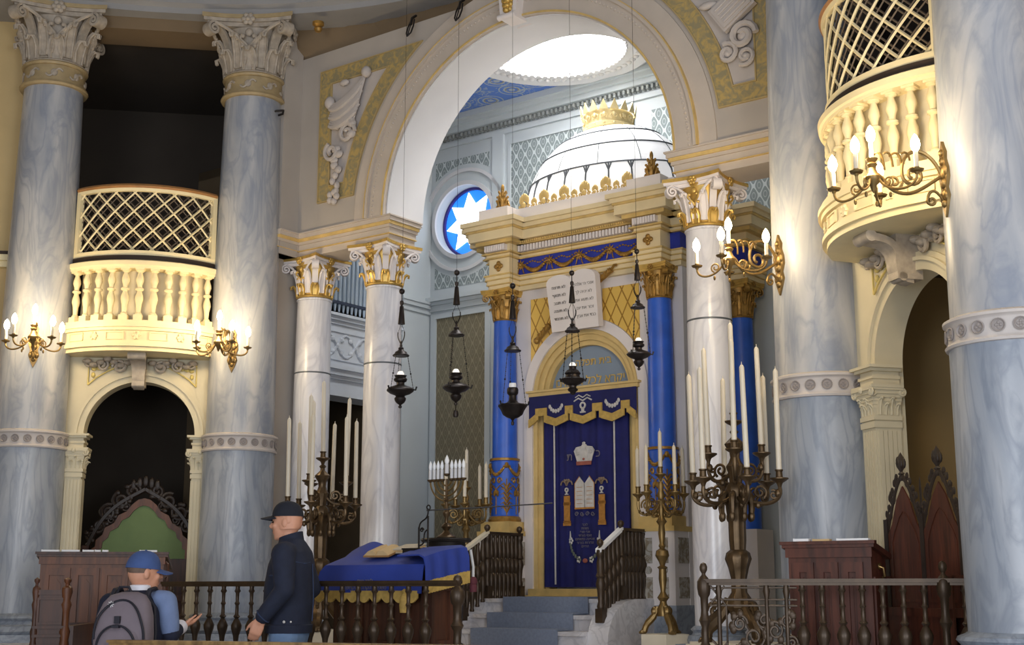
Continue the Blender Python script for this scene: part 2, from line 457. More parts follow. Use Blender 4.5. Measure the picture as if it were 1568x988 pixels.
def Rz(a): return Matrix.Rotation(a, 4, 'Z')
def Tr(x, y, z): return Matrix.Translation((x, y, z))
ORD = ['first', 'second', 'third', 'fourth', 'fifth', 'sixth', 'seventh', 'eighth', 'ninth', 'tenth', 'eleventh', 'twelfth', 'thirteenth']
WORLD = .96
EXPOSURE = 0.
HALL_FILL = 260.
# ================================================================== SETTING
def smooth01(t):
    t = max(0., min(1., t)); return t*t*(3-2*t)
def ring_r(th):       # radius of the ring of columns, th in degrees
    return 5.54+(6.09-5.54)*smooth01((th-26)/63)
b = B(); b.box(-10, 8, -2, 18, -.15, 0); struct(b, 'floor', M_FLOOR)
# raised platform and its lower step
RAIL_L0 = A.W(-1.54, -2.07); RAIL_L1 = A.W(1.40, -2.07)
plat = [(-10, 10.55), (RAIL_L0.x, RAIL_L0.y+.14), (RAIL_L1.x+.06, RAIL_L1.y+.12), (1.15, 8.27), (7.5, 8.27), (7.5, 17.5), (-10, 17.5)]
b = B(); b.plan(plat, 0, FL-.05)
b.plan([(x, y-.03 if i < 5 else y) for i, (x, y) in enumerate(plat)], FL-.05, FL)
struct(b, 'floor_platform', M_STEP)
low = [(-10, 10.15), (RAIL_L0.x-.1, RAIL_L0.y-.32), (RAIL_L1.x+.0, RAIL_L1.y-.32), (1.0, 7.85), (7.5, 7.85), (7.5, 8.25), (1.15, 8.25), (RAIL_L1.x+.06, RAIL_L1.y+.11), (RAIL_L0.x, RAIL_L0.y+.13), (-10, 10.54)]
b = B(); b.plan(low, 0, .30); struct(b, 'floor_lower_step', M_STEP)

# unseen outer shell added to stop light leaks, open on the viewer's side
b = B(); b.box(-10, 8, 17.5, 17.7, 0, 9.); struct(b, 'wall_back_light_block', M_YELLOW)
b = B(); b.box(-10.2, -10, -2, 17.7, 0, 9.); struct(b, 'wall_left_light_block', M_YELLOW)
b = B(); b.box(8, 8.2, -2, 17.7, 0, 9.); struct(b, 'wall_right_light_block', M_YELLOW)
b = B(); b.box(-10.2, 8.2, -2, 17.7, 9., 9.2); struct(b, 'ceiling', M_RING)  # unseen flat ceiling added so light enters only from the viewer's side

# --- ring cornice that the big columns carry
path = []
for i in range(61):
    th = 150-170*i/60; r = ring_r(th); a = radians(th)
    path.append((RC[0]+r*cos(a), RC[1]+r*sin(a)))
prof = [(-.50, 6.93), (.36, 6.93), (.36, 6.99), (.42, 7.02), (.42, 7.12), (.46, 7.15), (.46, 7.30), (.52, 7.36), (.60, 7.44), (.60, 7.62), (-.50, 7.62)]
b = B(); b.sweep(prof, path); struct(b, 'trim_ring_cornice', M_RING)
# --- soffit between the ring and the arch wall
b = B(); rows = []
n = 24
for i in range(n+1):
    t = i/n; th = radians(98-80*t); r = ring_r(98-80*t)
    p = Vector((RC[0]+(r+.05)*cos(th), RC[1]+(r+.05)*sin(th), 7.0)); q = A.W(-3.3+6.6*t, .6, 6.60)
    p2 = p.copy(); p2.z = 7.15; q2 = q.copy(); q2.z = 6.75
    rows.append([b.v(p), b.v(q), b.v(q2), b.v(p2)])
for i in range(n):
    for k in range(4): b.f([rows[i][k], rows[i][(k+1) % 4], rows[i+1][(k+1) % 4], rows[i+1][k]])
b.f(rows[0]); b.f(rows[-1])
struct(b, 'ceiling_soffit', M_SOFFIT)

# --- arch wall -----------------------------------------------------
AC, AR, AZ = .05, 1.62, 4.74
W0, W1 = .42, .95
def arch_poly(c, r, spring, u0, u1, zb, zt, n=56):
    pts = [(u0, zb), (c-r, zb)]
    pts += [(c-r*cos(pi*i/n), spring+r*sin(pi*i/n)) for i in range(n+1)]
    pts += [(c+r, zb), (u1, zb), (u1, zt), (u0, zt)]
    out = []
    for p in pts:
        if not out or hypot(p[0]-out[-1][0], p[1]-out[-1][1]) > 1e-5: out.append(p)
    return out
b = B(); b.prism(arch_poly(AC, AR, AZ, -3.2, 3.1, AZ, 6.66), W0, W1); struct(b, 'wall_arch', M_ARCH, A)
b = B()
for s in (-1, 1):                                  # returns beside the big columns
    x0, x1 = (-3.35, -2.78) if s < 0 else (2.78, 3.08)
    b.box(x0, x1, .17, W0, 4.5, 7.2)
    x0, x1 = (-3.45, -2.95) if s < 0 else (2.95, 3.08)
    b.box(x0, x1, .19, .86, FL, 4.5)
struct(b, 'wall_arch_return', M_ARCH, A)
# archivolt
b = B()
b.arcband(AC, AZ, AR, AR+.20, W0-.035, W0+.01)
b.arcband(AC, AZ, AR+.20, AR+.235, W0-.06, W0+.01)
b.arcband(AC, AZ, AR+.235, AR+.40, W0-.02, W0+.01)
for i in range(118):                                # little bead-and-leaf course
    a = pi*(i+.5)/118; r = AR+.15
    b.ell((AC+r*cos(a), W0-.035, AZ+r*sin(a)), (.013, .012, .013), 6, 4)
struct(b, 'trim_archivolt', M_ARCHPINK, A)
b = B(); b.arcband(AC, AZ, AR+.005, AR+.022, W0-.045, W0)
b.arcband(AC, AZ, AR+.232, AR+.240, W0-.066, W0)
struct(b, 'trim_archivolt_gilt', M_GOLDLINE, A)
# intrados lining
b = B(); b.arcband(AC, AZ, AR-.012, AR+.001, W0+.01, W1+.02); struct(b, 'trim_intrados', M_WHITE, A)

# entablature blocks over the pairs of small columns
def entab(b, layers, gold=False):
    for z0, z1, pr in layers:
        b.box(-3.1, AC-AR+.02+pr, .46-pr, .84+pr*.5, z0, z1)
        b.box(AC+AR-.02-pr, 3.05, .46-pr, .84+pr*.5, z0, z1)
        b.box(-3.3, -2.80+pr, .14, .46-pr, z0, z1)
        b.box(2.80-pr, 3.08, .14, .46-pr, z0, z1)
b = B(); entab(b, [(4.50, 4.565, .0), (4.573, 4.63, .012), (4.63, 4.66, .03), (4.69, 4.73, .06), (4.73, 4.745, .075)])
struct(b, 'trim_arch_entablature', M_ARCHPINK, A)
b = B(); entab(b, [(4.565, 4.573, .022), (4.66, 4.69, .045)]); struct(b, 'trim_arch_entablature_gilt', M_GOLDLINE, A)

# spandrel panels: olive gilt border with a stucco trophy inside
def spandrel(s, name):
    R0, ZT, ZB, UO = 2.07, 6.44, 5.03, 2.54
    def outline(d):
        ro = R0+d; zt, zb, uo = ZT-d, ZB+d, UO-d
        a0 = math.asin((zb-AZ)/ro); a1 = math.asin((zt-AZ)/ro)
        pts = [(uo, zb), (uo, zt)]
        for i in range(25):
            a = a1+(a0-a1)*i/24
            pts.append((ro*cos(a), AZ+ro*sin(a)))
        return [(AC+s*(x), z) for x, z in pts]
    o, i_ = outline(0), outline(.15)
    bb = B(); bb.frame(o, i_, W0-.012, W0+.005); struct(bb, 'trim_%s_border' % name, M_BORDER, A)
    bb = B(); bb.frame(outline(-.008), outline(.003), W0-.022, W0+.005); bb.frame(outline(.148), outline(.160), W0-.024, W0+.005)
    struct(bb, 'trim_%s_fillet' % name, mat('fillet_ochre', srgb(176, 154, 106), .5, .1, .1, 9), A)
    bb = B(); bb.prism(outline(.16), W0-.004, W0+.004); struct(bb, 'trim_%s_field' % name, M_STUCCO, A)
spandrel(-1, 'spandrel_left'); spandrel(1, 'spandrel_right')

# --- chapel behind the arch ----------------------------------------
CW, CB, CZ = 2.95, 2.75, 6.62       # half width, back wall, ceiling height
RY = Rz(pi/2)                        # (x,y,z) -> (-y, x, z): poly runs along w
side = [(.8, FL), (.84, FL), (.84, 4.75)]+[(1.555-.715*cos(pi*i/32), 4.75+.715*sin(pi*i/32)) for i in range(1, 33)]+[(2.27, FL), (2.95, FL), (2.95, CZ+.3), (.8, CZ+.3)]
b = B(); b.prism(side, CW, CW+.34, RY)
for z0, z1, p in ((4.30, 4.36, .02), (4.36, 4.41, .045), (4.41, 4.44, .06)):
    b.box(-CW-.34, -CW+p, 2.27-p, 2.75, z0, z1)
struct(b, 'wall_chapel_left', M_CHAPEL, A)
b = B(); b.box(CW, CW+.3, .8, 2.95, FL, CZ+.3); struct(b, 'wall_chapel_right', M_CHAPEL, A)
SU, SZ, SR = -2.45, 5.38, .42        # the round star window
sq = []
for i in range(64):
    a = 2*pi*i/64; c, s_ = cos(a), sin(a); k = .5/max(abs(c), abs(s_)); sq.append((SU+k*c, SZ+k*s_))
ci = [(SU+SR*cos(2*pi*i/64), SZ+SR*sin(2*pi*i/64)) for i in range(64)]
b = B(); b.box(-CW-.3, SU-.5, CB, CB+.28, FL, CZ+.3); b.box(SU+.5, CW+.3, CB, CB+.28, FL, CZ+.3)
b.box(SU-.5, SU+.5, CB, CB+.28, FL, SZ-.5); b.box(SU-.5, SU+.5, CB, CB+.28, SZ+.5, CZ+.3)
b.frame(sq, ci, CB, CB+.28)
# cornices and pilaster strip on the back wall
b.box(-CW, CW, CB-.05, CB, 4.40, 4.44); b.box(-CW, CW, CB-.09, CB, 4.44, 4.49); b.box(-CW, CW, CB-.03, CB, 4.33, 4.40)
for z0, z1, p in ((6.30, 6.36, .03), (6.44, 6.50, .10), (6.50, 6.55, .15), (6.55, 6.63, .20)):
    b.box(-CW, CW, CB-p, CB, z0, z1)
b.box(-2.02, -1.86, CB-.03, CB, 4.49, 6.3)
struct(b, 'wall_chapel_back', M_CHAPEL, A)
b = B()
for i in range(100):
    u = -CW+(i+.5)*2*CW/100; b.box(u-.014, u+.014, CB-.07, CB, 6.385, 6.43)
struct(b, 'trim_chapel_dentils', mat('dentil_grey', srgb(150, 154, 152), .8, 0, .04, 4), A)
b = B()
b.arcband(SU, SZ, SR, SR+.05, CB-.03, CB, 0, 2*pi, 64); b.arcband(SU, SZ, SR+.16, SR+.20, CB-.03, CB, 0, 2*pi, 64)
struct(b, 'trim_window_surround', M_WHITE, A)
b = B()
for i in range(64):
    pass
pts0 = [(SU+(SR+.002)*cos(2*pi*i/64), SZ+(SR+.002)*sin(2*pi*i/64)) for i in range(64)]
pts1 = [(SU+(SR-.03)*cos(2*pi*i/64), SZ+(SR-.03)*sin(2*pi*i/64)) for i in range(64)]
b.frame(pts0, pts1, CB+.12, CB+.18); struct(b, 'window_1_frame', M_STARRIM, A)
b = B(); b.prism(pts1, CB+.15, CB+.16); struct(b, 'window_1', M_STARBLUE, A)
star = []
for i in range(16):
    r = .375 if i % 2 == 0 else .225
    a = pi/2+.12+pi*i/8; star.append((SU+r*cos(a), SZ+r*sin(a)))
b = B(); b.prism(star, CB+.135, CB+.15); struct(b, 'window_1_star_pane', M_STARWHITE, A)
# patterned panels
def arc_under(u0, u1, zt, cr, n=18):
    pts = [(u0, zt)]
    a0 = math.acos((u0-SU)/cr) if abs((u0-SU)/cr) < 1 else None
    out = []
    for i in range(n+1):
        u = u0+(u1-u0)*i/n; d = cr*cr-(u-SU)**2
        out.append((u, SZ+sqrt(d) if d > 0 else SZ))
    return [(u0, zt)]+out+[(u1, zt)]
b = B()
b.prism(arc_under(-2.88, -2.08, 6.14, .68), CB-.006, CB+.01)
b.prism([(x, 2*SZ-z) for x, z in arc_under(-2.88, -2.08, 6.16, .68)][::-1], CB-.006, CB+.01)
b.box(-1.76, -.15, CB-.006, CB+.01, 4.6, 6.16); b.box(.1, 1.60, CB-.006, CB+.01, 4.6, 6.16); b.box(1.8, 2.85, CB-.006, CB+.01, 4.6, 6.16)
struct(b, 'trim_chapel_panels', M_DIAPER, A)
b = B(); b.box(-2.84, -2.12, CB-.006, CB+.01, 1.0, 4.24); b.box(1.5, 2.85, CB-.006, CB+.01, 1., 4.24)
struct(b, 'trim_chapel_damask', M_DAMASK, A)
b = B()
def rect(u0, u1, z0, z1): return [(u0, z0), (u1, z0), (u1, z1), (u0, z1)]
b.frame(rect(-2.92, -2.05, .95, 4.30), rect(-2.84, -2.12, 1.0, 4.24), CB-.025, CB)
b.frame(rect(-1.80, -.11, 4.56, 6.2), rect(-1.76, -.15, 4.6, 6.16), CB-.02, CB)
struct(b, 'trim_chapel_frames', M_CHAPEL, A)
# ceiling with the round skylight
OU, OW, ORr = -.33, 1.55, .70
RX = Matrix.Rotation(pi/2, 4, 'X')    # (x,y,z)->(x,-z,y)
outl = []; innl = []
for i in range(72):
    a = 2*pi*i/72; c, s_ = cos(a), sin(a)
    tx = ((CW+.3-OU) if c > 0 else (CW+.3+OU))/max(abs(c), 1e-6); ty = ((2.95-OW) if s_ > 0 else (OW-.75))/max(abs(s_), 1e-6)
    k = min(tx, ty); outl.append((OU+k*c, -(OW+k*s_))); innl.append((OU+ORr*c, -(OW+ORr*s_)))
b = B(); b.frame(outl, innl, CZ, CZ+.08, RX); struct(b, 'ceiling_chapel', M_SKYPAINT, A)
b = B()
b.lathe([(.70, CZ-.05), (.74, CZ-.075), (.80, CZ-.06), (.96, CZ-.045), (1.02, CZ-.065), (1.08, CZ-.03), (1.08, CZ+.0), (.70, CZ+.0)], 72, (OU, OW, 0), cap=False)
b.lathe([(.70, CZ), (.70, CZ+.26), (.74, CZ+.26), (.74, CZ)], 72, (OU, OW, 0), cap=False)
for i in range(64):
    a = 2*pi*i/64; b.ell((OU+.88*cos(a), OW+.88*sin(a), CZ-.055), (.034, .034, .026), 8, 5); b.ell((OU+.735*cos(a), OW+.735*sin(a), CZ-.075), (.016, .016, .02), 6, 4)
struct(b, 'trim_skylight_ring', M_WHITE, A)
b = B(); b.lathe([(.0, CZ+.03), (.70, CZ+.03), (.70, CZ+.05), (0, CZ+.05)], 64, (OU, OW, 0)); struct(b, 'window_2_skylight', M_OCULUS, A)
# dim alcove behind the organ gallery
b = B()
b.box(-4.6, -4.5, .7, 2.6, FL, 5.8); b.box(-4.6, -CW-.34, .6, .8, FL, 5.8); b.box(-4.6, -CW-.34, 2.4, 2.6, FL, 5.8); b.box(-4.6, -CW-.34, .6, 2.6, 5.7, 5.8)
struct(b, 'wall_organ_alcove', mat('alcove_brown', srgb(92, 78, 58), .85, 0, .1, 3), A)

# --- the two column bays (arched doorway below, gallery above) -------
def bay(fr, side, lower_mat):
    BC, BR, BZ = .025, .53, 2.64
    h = fr.half
    b = B(); b.prism(arch_poly(BC, BR, BZ, -h-.3, h+.3, FL, 3.45), .10, .28); struct(b, 'wall_bay_%s' % side, M_BAYWALL, fr)
    b = B()
    b.arcband(BC, BZ, BR+.0, BR+.06, .07, .12); b.arcband(BC, BZ, BR+.06, BR+.085, .05, .12); b.arcband(BC, BZ, BR+.085, BR+.12, .075, .12)
    struct(b, 'trim_bay_arch_%s' % side, M_BAYWALL, fr)
    # pilasters with small capitals
    for k, s in (('a', -1), ('b', 1)):
        u0, u1 = (BC-BR-.15, BC-BR+.01) if s < 0 else (BC+BR-.01, BC+BR+.15)
        b = B()
        b.box(u0, u1, .045, .24, FL, 2.30)
        for i in range(5):
            uu = u0+(u1-u0)*(i+.5)/5; b.box(uu-.008, uu+.008, .035, .05, FL+.2, 2.2)
        for i in range(5):
            ww = .06+.17*(i+.5)/5
            if s < 0: b.box(u1-.002, u1+.008, ww-.015, ww+.015, FL+.2, 2.2)
            else: b.box(u0-.008, u0+.002, ww-.015, ww+.015, FL+.2, 2.2)
        b.box(u0-.012, u1+.012, .03, .24, 2.22, 2.26); b.box(u0-.015, u1+.015, .03, .24, 2.27, 2.30)
        # capital bell
        for j in range(8):
            t = j/7; g = .005+.045*t*t
            b.box(u0-g, u1+g, .04-g, .24, 2.30+.17*t, 2.30+.17*t+.025)
        def leaf(M, h, w):
            b.ribbon([(.0, 0), (-.004, h*.5), (-.018, h*.85), (-.04, h), (-.05, h*.93)], [w, w*1.05, w*.8, w*.5, w*.2], .010, M)
            b.tube([M @ Vector((-.008, 0, 0)), M @ Vector((-.012, 0, h*.5)), M @ Vector((-.03, 0, h*.9))], .006, 5)
        inn = 1 if s < 0 else -1
        ue = u1 if s < 0 else u0
        for q in range(4):                       # leaves on the front and on the jamb
            uu = u0+(u1-u0)*(q+.5)/4; leaf(Tr(uu, .042, 2.305) @ Rz(pi/2), .075 if q % 2 else .115, .036)
            ww = .06+.17*(q+.5)/4; leaf(Tr(ue+inn*.003, ww, 2.305) @ Rz(pi if inn > 0 else 0.), .075 if q % 2 else .115, .04)
        for uu, d in ((u0-.03, 1), (u1+.03, -1)):
            b.tube([Vector((x, .005, z)) for x, z in spiral((uu, 2.455), .030, .006, pi/2, 1.5, 18, d)], .010, 6)
            b.tube(bez((uu, .005, 2.485), ((u0+u1)/2, .01, 2.49), ((u0+u1)/2, .03, 2.42), ((u0+u1)/2, .035, 2.38), 8), .008, 5)
        for ww, d in ((.02, 1), (.235, -1)):
            b.tube([Vector((ue+inn*.035, ww+(x), z)) for x, z in spiral((0, 2.455), .028, .006, pi/2, 1.5, 18, d)], .010, 6)
        b.ell(((u0+u1)/2, -.01, 2.475), (.022, .016, .024), 8, 6)
        b.box(u0-.055, u1+.055, -.005, .24, 2.485, 2.505)
        # impost block above
        b.box(u0-.004, u1+.004, .04, .24, 2.505, 2.55); b.box(u0-.015, u1+.015, .028, .24, 2.55, 2.57)
        b.box(u0-.002, u1+.002, .042, .24, 2.57, 2.60); b.box(u0-.03, u1+.03, .01, .24, 2.60, 2.62); b.box(u0-.055, u1+.055, -.01, .24, 2.62, 2.64)
        struct(b, 'trim_bay_pilaster_%s_%s' % (side, k), M_BAYWALL, fr, 30)
    # gilded corner ornaments
    b = B()
    for s in (-1, 1):
        c = BC+s*.52
        b.tube([(c, .085, 3.13), (c, .085, 3.34), (c-s*.32, .085, 3.34)], .008, 6)
        b.tube([(c-s*.32, .085, 3.34), (c-s*.18, .085, 3.27), (c-s*.07, .085, 3.20), (c, .085, 3.13)], .008, 6)
        for i in range(4):
            b.ell((c-s*(.05+.045*i), .09, 3.29+.008*i), (.026, .015, .02), 8, 6)
        b.ell((c-s*.045, .09, 3.23), (.02, .015, .028), 8, 6)
    struct(b, 'trim_bay_spandrel_%s' % side, mat('ochre_paint', srgb(206, 186, 110), .6, 0, .08, 8), fr)
    # lower room
    D = 2.5; ua, ub = (-2., 1.12) if side == 'left' else (-1.22, 2.)
    b = B()
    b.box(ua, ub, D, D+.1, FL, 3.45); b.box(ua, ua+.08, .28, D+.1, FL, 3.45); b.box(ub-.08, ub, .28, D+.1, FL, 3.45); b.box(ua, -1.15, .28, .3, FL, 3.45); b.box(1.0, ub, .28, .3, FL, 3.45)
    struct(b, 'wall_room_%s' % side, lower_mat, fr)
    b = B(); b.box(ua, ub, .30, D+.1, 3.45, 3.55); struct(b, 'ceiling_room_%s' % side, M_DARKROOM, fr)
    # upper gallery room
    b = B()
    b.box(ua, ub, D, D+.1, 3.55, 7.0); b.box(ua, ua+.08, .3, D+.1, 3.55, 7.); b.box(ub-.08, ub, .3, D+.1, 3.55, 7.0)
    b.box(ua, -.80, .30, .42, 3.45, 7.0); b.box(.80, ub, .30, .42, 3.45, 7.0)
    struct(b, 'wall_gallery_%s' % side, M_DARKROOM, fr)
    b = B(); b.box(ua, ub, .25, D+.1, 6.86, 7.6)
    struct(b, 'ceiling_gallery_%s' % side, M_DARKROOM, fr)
    b = B(); b.box(-1.0, 1.0, -.12, .32, 6.80, 7.1); struct(b, 'trim_gallery_beam_%s' % side, M_SOFFIT, fr)
    b = B(); b.frame([(.18, 3.55), (.95, 3.55), (.95, 5.85), (.18, 5.85)], [(.27, 3.56), (.86, 3.56), (.86, 5.76), (.27, 5.76)], D-.08, D)
    struct(b, 'door_%d_frame' % (1 if side == 'left' else 2), M_DARKWOOD, fr)
def room_lamp_and_fill(p, w):
    ld = bpy.data.lights.new('room_lamp_and_fill', 'POINT'); ld.energy = w; ld.color = (1., .86, .62); ld.shadow_soft_size = .15
    o = bpy.data.objects.new('room_lamp_and_fill', ld); COL.objects.link(o); o.location = p
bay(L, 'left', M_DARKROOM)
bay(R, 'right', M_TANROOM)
room_lamp_and_fill(R.W(1.2, 1.5, 1.6), 9.)
room_lamp_and_fill(L.W(-1.4, 1.4, 5.2), 2.5)  # added fill, no known lamp: shows the upper gallery's interior faintly
room_lamp_and_fill(L.W(-1.3, 1.5, 2.0), 1.5)  # added fill for the lower left room, no known lamp
# yellow wall beyond the leftmost column, with its own little cornice
b = B(); b.box(-3.6, -1.05, .20, .295, 3.45, 8.0); b.box(-3.6, -1.31, .09, .295, FL, 3.45); struct(b, 'wall_far_left', M_YELLOW, L)
b = B(); b.box(-3.6, -1.05, .12, .20, 4.30, 4.36); b.box(-3.6, -1.05, .08, .20, 4.36, 4.42); struct(b, 'trim_far_left_cornice', M_CREAM, L)
b = B(); b.box(-3.6, -1.05, .06, .20, 4.42, 4.45); struct(b, 'trim_far_left_ledge', M_DARKWOOD, L)
b = B(); b.box(1.42, 2.6, .09, .28, FL, 8.0); struct(b, 'wall_near_right', M_YELLOW, R)
# ================================================================== COLUMNS
def capital(parent, r, z0, H, half, m_bell, m_vol, m_abacus, m_edge, m_flower, neck=None, rot=0., name='capital', lyre=True, m_leaf=None, m_leaf2=None):
    """bell with leaves; volutes, abacus, rosettes (and neck band) are its sub-parts"""
    m_leaf = m_leaf or m_bell
    b = B(Tr(0, 0, z0) @ Rz(rot))
    b.lathe([(r*.98, 0), (r*1.06, .0), (r*1.1, H*.03), (r*1.05, H*.06), (r*.98, H*.08), (r*.98, H*.35), (r*1.04, H*.6), (r*1.2, H*.82), (r*1.2, H*.86)], 32)
    cap = b.done(name, m_bell, parent)
    # leaves in two rows
    for row, (zb, zt, out, wd, off) in enumerate(((.05, .42 if not m_leaf2 else .32, .16, .62, 0), (.10, .66, .24, .5, .5))):
        b = B(Tr(0, 0, z0) @ Rz(rot))
        for k in range(8):
            M = Rz(2*pi*(k+off)/8)
            path = [(r*1.02, H*zb), (r*1.06, H*(zb+(zt-zb)*.5)), (r*(1.1+out*.4), H*(zb+(zt-zb)*.85)), (r*(1.1+out), H*zt), (r*(1.14+out*1.5), H*(zt-.02)), (r*(1.12+out*1.5), H*(zt-.08))]
            w = [r*wd*q for q in (.75, .9, .8, .6, .38, .12)]
            b.ribbon(path, w, r*.07, M)
            for s in (-1, 1):      # ribs give the leaf its lobes
                b.tube([Vector((x+r*.05, s*ww*.32, z)) for (x, z), ww in zip(path, w)], r*.045, 5, M)
        b.done('acanthus_leaves', m_leaf if row == 0 or not m_leaf2 else m_leaf2, cap)
    # corner volutes
    cr = half*1.33; sr = H*.115
    for k in range(4):
        b = B(Tr(0, 0, z0) @ Rz(rot))
        M = Rz(pi/4+pi/2*k)
        cx, cz = cr-sr*1.15, H*.80-sr*.55
        stem = bez((r*1.04, H*.30), (r*1.15, H*.62), (cx-sr*1.6, H*.86), (cx, cz+sr), 10)
        sp = spiral((cx, cz), sr, sr*.15, pi/2, 1.7, 30, -1)
        b.ribbon(stem+sp[1:], [r*.34]*8+[r*.42]*(len(stem)+len(sp)-9), r*.09, M)
        if lyre:
            for s in (-1, 1):      # the strap seen on each face, running down to the middle
                p = bez((cx*.99, s*r*.20, cz+sr*.9), (cx*.72, s*r*.55, H*.72), (r*.78, s*r*.86, H*.50), (r*.86, s*r*.66, H*.14), 12)
                b.tube(p, r*.065, 6, M)
                for q in range(3):
                    c = p[4+2*q]; b.ell((c[0]+r*.03, c[1]-s*r*.07, c[2]), r*.055, 7, 5, M)
        b.done('volute', m_vol, cap)
    # abacus with hollow sides
    pts = []
    for k in range(4):
        a = pi/2*k
        for i in range(9):
            t = -1+2*i/8
            y = t*half; x = half*(.84+.16*t*t)
            if i in (0,): continue
            pts.append((x*cos(a)-y*sin(a), x*sin(a)+y*cos(a)))
    b = B(Tr(0, 0, z0) @ Rz(rot))
    b.plan([(x*.9, y*.9) for x, y in pts], H*.80, H*.87); b.plan([(x*.97, y*.97) for x, y in pts], H*.87, H*.93)
    b.done('abacus', m_abacus, cap)
    b = B(Tr(0, 0, z0) @ Rz(rot)); b.plan(pts, H*.93, H)
    b.done('abacus_edge', m_edge, cap)
    b = B(Tr(0, 0, z0) @ Rz(rot))
    for k in range(4):
        M = Rz(pi/2*k)
        c = (half*.90, 0, H*.90)
        b.ell(c, r*.10, 8, 6, M)
        for q in range(6):
            a = 2*pi*q/6; b.ell((c[0]-r*.02, c[1]+r*.15*cos(a), c[2]+r*.15*sin(a)), (r*.07, r*.10, r*.10), 8, 6, M)
        # little sprays under the flower
        for s in (-1, 1):
            b.tube(bez((r*1.12, 0, H*.40), (r*1.25, s*r*.1, H*.55), (r*1.35, s*r*.42, H*.52), (r*1.28, s*r*.22, H*.64), 8), r*.05, 5, M)
            b.ell((r*1.26, s*r*.20, H*.62), r*.09, 7, 5, M)
            b.ell((r*1.2, s*r*.22, H*.46), r*.08, 7, 5, M)
        b.ell((r*1.2, 0, H*.70), (r*.10, r*.14, r*.16), 8, 6, M)
    b.done('rosettes', m_flower, cap)
    if neck:
        zb, zt, m_neck, m_orn = neck
        b = B(); b.lathe([(r*1.0, zb), (r*1.13, zb), (r*1.17, zb+.02), (r*1.13, zb+.045), (r*1.03, zb+.05), (r*1.03, zt-.045), (r*1.1, zt-.04), (r*1.13, zt-.02), (r*1.08, zt), (r, zt)], 40)
        b.done('neck_band', m_neck, cap)
        b = B(Rz(rot))
        for k in range(8):
            M = Rz(2*pi*k/8); zc = (zb+zt)/2
            for s in (-1, 1):
                b.tube([Vector((r*1.05*cos(q), r*1.05*sin(q), zc+.04*sin(10*q))) for q in [s*j*.03 for j in range(10)]], .012, 5, M)
            b.ell((r*1.04, 0, zc), (.015, .035, .04), 8, 6, M)
        b.done('neck_ornament', m_orn, cap)
    return cap

def big_column(c, label):
    rz = atan2(RC[1]-c[1], RC[0]-c[0])
    t = thing('marble_column', label, 'column', (c[0], c[1], FL), rz, 'great columns of the octagon')
    z = lambda q: q-FL
    b = B(); b.box(-.46, .46, -.46, .46, 0, .07)
    b.lathe([(.44, .07), (.46, .10), (.44, .145), (.40, .16), (.385, .19), (.41, .215), (.40, .235), (.36, .25), (.345, .26)], 48)
    b.done('base', M_BASEMARBLE, t)
    b = B(); b.lathe([(.345, .26), (.350, .9), (.347, z(2.47))], 48); b.done('lower_shaft', M_SHAFT2, t)
    b = B(); b.lathe([(.345, z(2.465)), (.362, z(2.468)), (.368, z(2.482)), (.355, z(2.495)), (.352, z(2.505)), (.352, z(2.59)), (.358, z(2.60)), (.374, z(2.61)), (.374, z(2.625)), (.345, z(2.64))], 56)
    bd = b.done('band', M_BAND, t)
    b = B()
    for k in range(20):
        a = 2*pi*k/20; M = Rz(a) @ Tr(.355, 0, z(2.548)) @ Matrix.Rotation(pi/2, 4, 'Y')
        b.lathe([(.026, .0), (.036, .0), (.038, .008), (.034, .010), (.026, .002)], 14, (0, 0, 0), M)
        for q in range(4):
            b.ell((.013*cos(pi/2*q), .013*sin(pi/2*q), .002), (.010, .010, .006), 6, 4, M)
    b.done('medallions', mat('worn_relief', srgb(150, 142, 138), .6, 0, .08, 12), bd)
    b = B(); b.lathe([(.332, z(2.63)), (.330, z(3.2)), (.318, z(4.4)), (.298, z(5.5)), (.286, z(6.12))], 48); b.done('upper_shaft', M_SHAFT, t)
    capital(t, .286, z(6.33), .60, .46, M_CAPITAL, M_CAPITAL, M_CAPITAL, M_CAPGOLD, M_CAPITAL, (z(6.09), z(6.345), M_CAPGOLD, M_CAPITAL))
    return t
big_column(C1, 'tall grey marble column at the picture edge beside the lattice-fronted balcony')
big_column(C2, 'tall grey marble column between the lattice-fronted balcony and the great arch')
big_column(R1, 'tall grey marble column between the great arch and the steeply seen balcony')
big_column(R2, 'broadest grey marble column, cutting off the steeply seen balcony')

def small_column(u, label, joint=True):
    p = A.W(u, .645, FL)
    t = thing('arch_column', label, 'column', p, A.ang, 'white columns under the great arch')
    b = B(); b.box(-.25, .25, -.25, .25, 0, .06)
    b.lathe([(.24, .06), (.25, .085), (.24, .12), (.21, .13), (.20, .15), (.22, .17), (.20, .19), (.184, .20)], 40)
    b.done('base', M_BASEMARBLE, t)
    zt = 4.085-FL
    b = B(); b.lathe([(.184, .20), (.187, 1.2), (.183, 2.62), (.172, zt-.03), (.182, zt-.025), (.184, zt-.01), (.172, zt)], 40); b.done('shaft', M_WHITE_COL, t)
    if joint:
        b = B(); b.lathe([(.183, 2.62), (.1865, 2.622), (.1865, 2.634), (.183, 2.636)], 40, cap=False); b.done('joint_ring', M_LEAD, t)
    capital(t, .172, zt, .42, .265, M_GOLD, M_ARKWHITE, M_ARKWHITE, M_GOLD, M_GOLD, None, 0, 'capital', True, M_GOLD, M_ARKWHITE)
small_column(-2.735, 'white marble column with gilt capital squeezed beside the grey pier, organ pipes on its other side')
small_column(-1.77, 'white marble column with gilt capital standing between the organ pipes and the star window')
small_column(1.825, 'white marble column with gilt capital in front of the ark\'s end, sconce arms before it')

